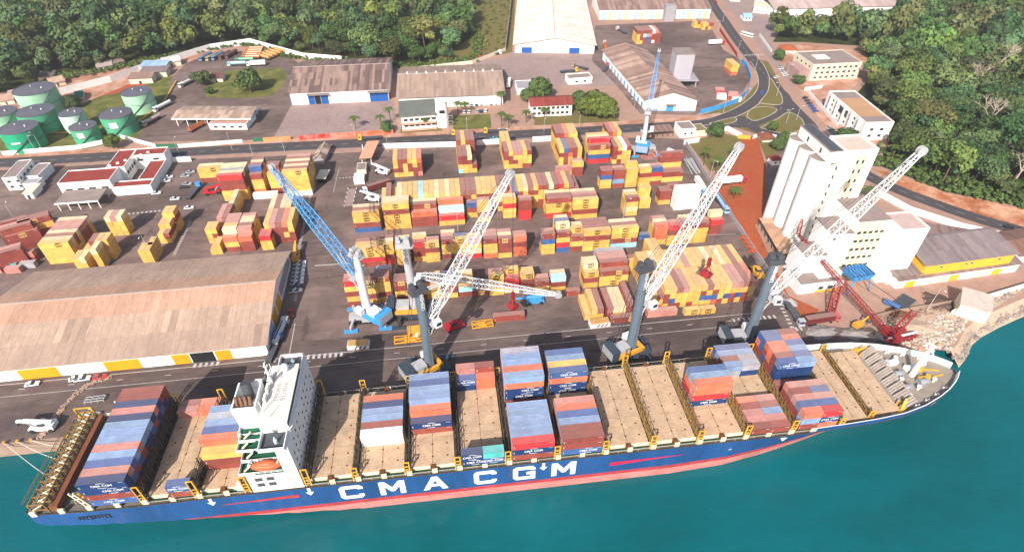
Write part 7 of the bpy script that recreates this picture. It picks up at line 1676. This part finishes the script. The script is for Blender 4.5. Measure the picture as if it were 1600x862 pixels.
def scatter(poly, step, seed, skip=()):
    g = random.Random(seed); xs = [p[0] for p in poly]; ys = [p[1] for p in poly]; out = []; y = min(ys); row = 0
    while y < max(ys):
        x = min(xs) + (step / 2 if row % 2 else 0)
        while x < max(xs):
            p = (x + g.uniform(-.38, .38) * step, y + g.uniform(-.38, .38) * step)
            if inside(p, poly) and not any(inside(p, s) for s in skip): out.append(p)
            x += step
        y += step * .87; row += 1
    return out
FL = pxs((-330, 212), (-60, 168), (50, 136), (85, 122), (150, 113), (200, 101), (250, 93), (330, 71), (375, 65), (450, 83), (545, 93), (620, 103), (718, 95), (735, 60), (742, -60), (700, -130), (-600, -130))
FR = pxs((1200, 70), (1204, 50), (1330, 46), (1392, 34), (1408, 10), (1425, -110), (1850, -110), (2150, 330), (1850, 372), (1600, 318), (1480, 292), (1376, 246), (1392, 222), (1350, 165), (1352, 128), (1365, 104), (1335, 70), (1255, 62))
sk = [pxs((0, 66), (60, 60), (115, 46), (160, 32), (195, 14), (222, -4), (235, -2), (205, 22), (165, 42), (110, 58), (60, 70), (35, 76), (5, 74)), pxs((-8, 20), (14, 20), (14, 6), (-8, 6))]
ptsF = [(p, 0) for p in scatter(FL, 10, 1, sk)] + [(p, 1) for p in scatter(FR, 10, 2)]
def pix(x, y, z=5):
    v = Vector((x, y, z)) - CAMP; w = v.dot(FWD); return (800 + FPX * v.dot(RGT) / w, 431 - FPX * v.dot(UPV) / w) if w > 1 else (-9999, -9999)
def vis(p): a, b = pix(*p); return -60 < a < 1660 and -75 < b < 900
BARE = [G(1535, 138), G(1512, 150), G(1530, 214), G(1488, 14), G(1580, 290)]
ptsF = [(p, s) for p, s in ptsF if vis(p) and not any((Vector(p) - b.to_2d()).length < 8 for b in BARE)]
ptsF.sort(key=lambda q: (Vector((*q[0], 0)) - CAMP).length)
def tcol(g): 
    k = g.choice((.62, .75, .85, .95, 1.05, 1.15, 1.3, 1.5)); return (k * g.choice((.7, .8, .9, 1.0, 1.1, 1.25, 1.4)), k * g.uniform(.94, 1.06), k * g.uniform(.75, 1.4))
NT = 240; gt = random.Random(11)
names = {0: 'forest tree below the top edge, left wood', 1: 'forest tree of the right hillside wood'}
def add_tree(p, k, s, label, group, color, rz):
    t = thing('broadleaf_tree', label, 'tree', (p[0], p[1], 0), rz, group); t.scale = (s, s, s * gt.uniform(.85, 1.1))
    obj('crown', PR_[k]['crown'], t, color=color); obj('trunk', PR_[k]['trunk'], t); return t
Vq, Tq = [], []
for i, (p, side) in enumerate(ptsF):
    k = gt.randrange(9); s = gt.uniform(.5, 1.05) if gt.random() < .76 else gt.uniform(1.05, 1.55); rz = gt.uniform(0, 6.28); c = tcol(gt)
    if i < NT:
        sh_ = 'pale olive' if c[0] > 1.1 else ('dark green' if c[1] < .85 else 'green'); big = 'large' if s > 1.15 else ('small' if s < .75 else 'medium')
        a, b = pix(*p); near = 'beside the coast road' if side and b > 215 else ('behind the flats' if side and a < 1420 else ('on the right hillside' if side else ('behind the truck park wall' if 230 < a < 460 else ('behind the warehouses' if a >= 460 else 'behind the tank farm'))))
        add_tree(p, k, s, '%s %s broadleaf tree %s, %s from left' % (big, sh_, near, '@%d' % a), 'forest trees ' + near, c, rz)
    else:
        Q = PR_[k]['Q']; cs, sn = math.cos(rz), math.sin(rz); q = np.empty_like(Q); q[..., 0] = (Q[..., 0] * cs - Q[..., 1] * sn) * s + p[0]; q[..., 1] = (Q[..., 0] * sn + Q[..., 1] * cs) * s + p[1]; q[..., 2] = Q[..., 2] * s * gt.uniform(.8, 1.3)
        Vq.append(q); Tq.append(PR_[k]['T'] * np.array(c))
# readable order words instead of numbers: rank trees within their group from left to right
grp = {}
for o in COL.objects:
    if o.name.startswith('broadleaf_tree'): grp.setdefault(o['group'], []).append(o)
def ordinal(n): 
    return NTH[n] if n < 13 else '%d%s' % (n + 1, 'th' if 10 <= (n + 1) % 100 <= 20 else {1: 'st', 2: 'nd', 3: 'rd'}.get((n + 1) % 10, 'th'))
for gname, L_ in grp.items():
    L_.sort(key=lambda o: pix(o.location.x, o.location.y)[0])
    for n, o in enumerate(L_): o['label'] = o['label'].split(', @')[0] + ', ' + ordinal(n) + ' from left'
if Vq:
    fo = obj('forest', leaf_mesh('forest', np.concatenate(Vq), np.concatenate(Tq), M_leaff)); struct(fo, 'stuff'); tag(fo, 'dense tropical forest canopy covering the far slopes', 'forest')
# undergrowth along the forest edges
def bushes(poly, step, seed, name, label, rs=(1.2, 2.4), colr=(1.05, 1.1, .9)):
    V, T = [], []; g = random.Random(seed)
    for p in scatter(poly, step, seed):
        if not vis(p): continue
        Q, Tn = crown_arrays(g.randrange(10 ** 6), g.uniform(*rs), .2, g.uniform(1.4, 3.2), 3, 46, .5); Q = Q + np.array([p[0], p[1], 0]); k = g.uniform(.75, 1.25); V.append(Q); T.append(Tn * np.array(colr) * k)
    o = obj(name, leaf_mesh(name, np.concatenate(V), np.concatenate(T), M_leaff)); struct(o, 'stuff'); tag(o, label, 'bushes')
bushes(pxs((1362, 258), (1372, 226), (1500, 275), (1600, 300), (1760, 340), (1760, 365), (1600, 328), (1480, 303)), 3.4, 5, 'undergrowth', 'low dense bushes along the bank of the coast road')
bushes(pxs((60, 135), (85, 120), (200, 100), (330, 74), (375, 66), (450, 86), (545, 94), (640, 104), (735, 90), (742, 40), (755, 60), (750, 98), (640, 112), (545, 101), (455, 94), (375, 72), (330, 80), (200, 108), (90, 128)), 2.9, 6, 'undergrowth', 'low bushes along the edge of the left wood', colr=(1.2, 1.15, .9))
bushes(pxs((745, 90), (752, -10), (800, -10), (795, 60), (785, 78)), 9, 8, 'undergrowth', 'scattered bushes on the grass slope left of the white warehouse', colr=(1.6, 1.3, 1))
# single trees in the port
def add_lone(px, k, s, label, c):
    p = G(*px); t = thing('broadleaf_tree', label, 'tree', p, gt.uniform(0, 6)); t.scale = (s, s, s); obj('crown', DN[k % 3]['crown'], t, color=c); obj('trunk', DN[k % 3]['trunk'], t)
for px, k, s, l, c in (((392, 143), 2, 1.35, 'big round dark tree on the truck park lawn', (.95, .95, .9)), ((318, 133), 4, .9, 'loose dark tree left of the red brown hut', (1, .9, .9)), ((328, 147), 1, .42, 'small bush at the lawn corner', (.9, .9, .9)), ((178, 232), 3, .7, 'bushy tree beside the tank farm gate', (1.2, 1.05, .8)),
                       ((845, 155), 0, 1.25, 'wide green tree left of the red roof office', (1, 1, .9)), ((825, 160), 5, .8, 'green tree behind the red roof office', (1, 1, .9)), ((903, 172), 6, 1.0, 'dark tree right of the red roof office', (.85, .85, .9)), ((920, 182), 7, 1.2, 'bright green roundish tree at the corner garden', (1.35, 1.15, .7)), ((945, 184), 8, 1.15, 'bright green tree at right of the corner garden', (1.3, 1.12, .7)), ((930, 170), 3, 1.0, 'olive tree behind the corner garden', (1.15, 1, .8)),
                       ((1116, 214), 2, .8, 'dark tree beside the olive hut', (.8, .9, .9)), ((1215, 234), 5, .7, 'dark tree at the foot of the silos', (.85, .9, .9)), ((1226, 222), 7, .55, 'small tree beside the laterite gate', (1, 1, .8)), ((1216, 95), 6, .7, 'tree by the cars below the flats', (.9, .95, .9)), ((1246, 132), 1, .6, 'slim tree beside the garden wall of flats', (.8, .9, .9)), ((1318, 222), 4, .8, 'dark tree between long office and elevator tower', (.8, .85, .9)),
                       ((668, 196), 0, .7, 'tree left of the roadside office', (.9, .95, .8)), ((605, 207), 5, .6, 'bushy tree at the right end of the hoarding', (.9, .95, .9)), ((118, 168), 8, .7, 'grey shrub tree by the bare earth', (.7, .7, .8)), ((1205, 205), 3, .5, 'small tree on the verge above the thatched hut', (1.1, 1, .8))):
    add_lone(px, k, s, l, c)
# palms
def palm_meshes(seed, fr=16, L=3.6):
    g = random.Random(seed); mb = MB()
    for k in range(fr):
        a = 6.28 * k / fr + g.uniform(-.2, .2); up = g.uniform(-.1, .9); P = []
        for i in range(6):
            t = i / 5; P.append(Vector((math.cos(a) * L * t, math.sin(a) * L * t, up * L * .5 * t - L * .62 * t * t)))
        sd = Vector((-math.sin(a), math.cos(a), 0))
        for i in range(5):
            w0, w1 = .55 * math.sin(math.pi * min(1, .15 + i / 5.5)), .55 * math.sin(math.pi * min(1, .15 + (i + 1) / 5.5)); dr = Vector((0, 0, -.22))
            mb.add([P[i], P[i + 1], P[i + 1] + sd * w1 + dr, P[i] + sd * w0 + dr], [(0, 1, 2, 3)]); mb.add([P[i], P[i + 1], P[i + 1] - sd * w1 + dr, P[i] - sd * w0 + dr], [(3, 2, 1, 0)])
    return mb.mesh('frond_crown', mat('palm_leaf', '#4a5a28', .8, .2, var=.25, scale=.5, objcol=True))
PM = [palm_meshes(k) for k in range(3)]; TM = MB().cyl((0, 0, 0), (.2, .1, 5), .28, .22, n=8).cyl((.2, .1, 5), (.1, .3, 10), .22, .18, n=8).mesh('trunk', M_bark)
for i, (px, h, l) in enumerate((((556, 202), .8, 'palm on the concrete yard'), ((596, 200), .8, 'palm left of the roadside office'), ((611, 192), 1, 'tall palm beside the blue door warehouse'), ((716, 178), .8, 'leftmost palm before the tan warehouse'), ((727, 178), .75, 'second palm before the tan warehouse'), ((783, 165), .9, 'palm at the right end of the tan warehouse'), ((784, 198), .9, 'left palm by the office driveway'), ((795, 200), .85, 'right palm by the office driveway'),
                                ((822, 192), .8, 'palm left of the red roof office'), ((850, 186), .7, 'palm before the red roof office'), ((1099, 258), 1.0, 'upper palm in the laterite compound'), ((1118, 272), 1.0, 'lower palm in the laterite compound'), ((1146, 312), .7, 'palm in the white walled bed on the laterite lot'), ((1144, 248), .7, 'palm behind the third boom tip'), ((1352, 312), .7, 'palm behind the elevator tower'), ((1392, 250), .9, 'palm at the edge of the right wood'))):
    t = thing('palm_tree', 'slender ' + l, 'palm', G(*px), i * 1.3); t.scale = (1.1, 1.1, h); c = obj('frond_crown', PM[i % 3], t, loc=(.1, .3, 10), color=(1, 1, 1)); c.scale = (1, 1, 1 / h); obj('trunk', TM, t)
# bare trees in the right wood
def bare(px, h, label, seed):
    g = random.Random(seed); t = thing('bare_tree', label, 'tree', G(*px), 0); mb = MB()
    def br(p, d, L, r, n):
        q = p + d * L; mb.cyl(p, q, r, r * .65, n=6)
        if n:
            for k in range(g.randint(3, 4)): br(q, (d + Vector((g.uniform(-.9, .9), g.uniform(-.9, .9), g.uniform(-.25, .5)))).normalized(), L * g.uniform(.55, .75), r * .6, n - 1)
    br(Vector((0, 0, 0)), Vector((.08, .02, 1)), h * .42, .55, 3); mb.build('trunk', M_bare, t)
    tw = np.random.default_rng(seed); n = 260; P = tw.normal(size=(n, 3)) * np.array([h * .26, h * .26, h * .12]) + np.array([0, 0, h * .86]); d = tw.normal(size=(n, 3)) * .7
    Q = np.stack([P, P + d, P + d + [.12, .1, .08], P + [.12, .1, .08]], 1); obj('twigs', leaf_mesh('twigs', Q, np.tile(np.array([[.24, .19, .15]]), (n, 1)), M_leaff), t)
bare((1535, 138), 34, 'tall pale bare tree with spreading branches in the right wood', 3); bare((1512, 150), 24, 'leaning bare tree left of the tall pale one', 4); bare((1530, 214), 25, 'bare tree on the lower right hillside', 5); bare((1488, 14), 28, 'bare double trunked tree at the top right', 8); bare((1580, 290), 20, 'bare trunk beside the coast road bank', 9)
add_lone((155, 52), 4, .9, 'red brown dry tree beside the forest track', (3.2, .75, 1.6))
for i, (a, l) in enumerate((((24, 57), 'far left by the forest track'), ((62, 56), 'left of a pair by the forest track'), ((68, 56), 'right of a pair by the forest track'), ((128, 40), 'mid track'), ((143, 36), 'beside the dry tree'), ((206, 48), 'among trees right of the track'))):
    t = thing('utility_pole', 'white utility pole ' + l, 'pole', G(*a), 0, 'utility poles'); MB().cyl((0, 0, 0), (0, 0, 13), .22, .16, n=7).build('pole', M_wallw, t); MB().beam((-.9, 0, 12.3), (.9, 0, 12.3), .15).build('crossarm', M_lgrey, t)
# ================================================================== AIR
hz = MB().box(-3050, -2050, -11, 4050, 3050, 163).build('haze')
hm = bpy.data.materials.new('haze'); hm.use_nodes = True; ht = hm.node_tree
for n in list(ht.nodes):
    if n.type != 'OUTPUT_MATERIAL': ht.nodes.remove(n)
pv = ht.nodes.new('ShaderNodeVolumePrincipled'); pv.inputs['Color'].default_value = (.92, .95, 1, 1); pv.inputs['Density'].default_value = .00011; pv.inputs['Anisotropy'].default_value = .2
ht.links.new(pv.outputs[0], [n for n in ht.nodes if n.type == 'OUTPUT_MATERIAL'][0].inputs['Volume'])
hz.data.materials.append(hm); struct(hz, 'stuff'); tag(hz, 'thin pale haze in the air over the port', 'haze')
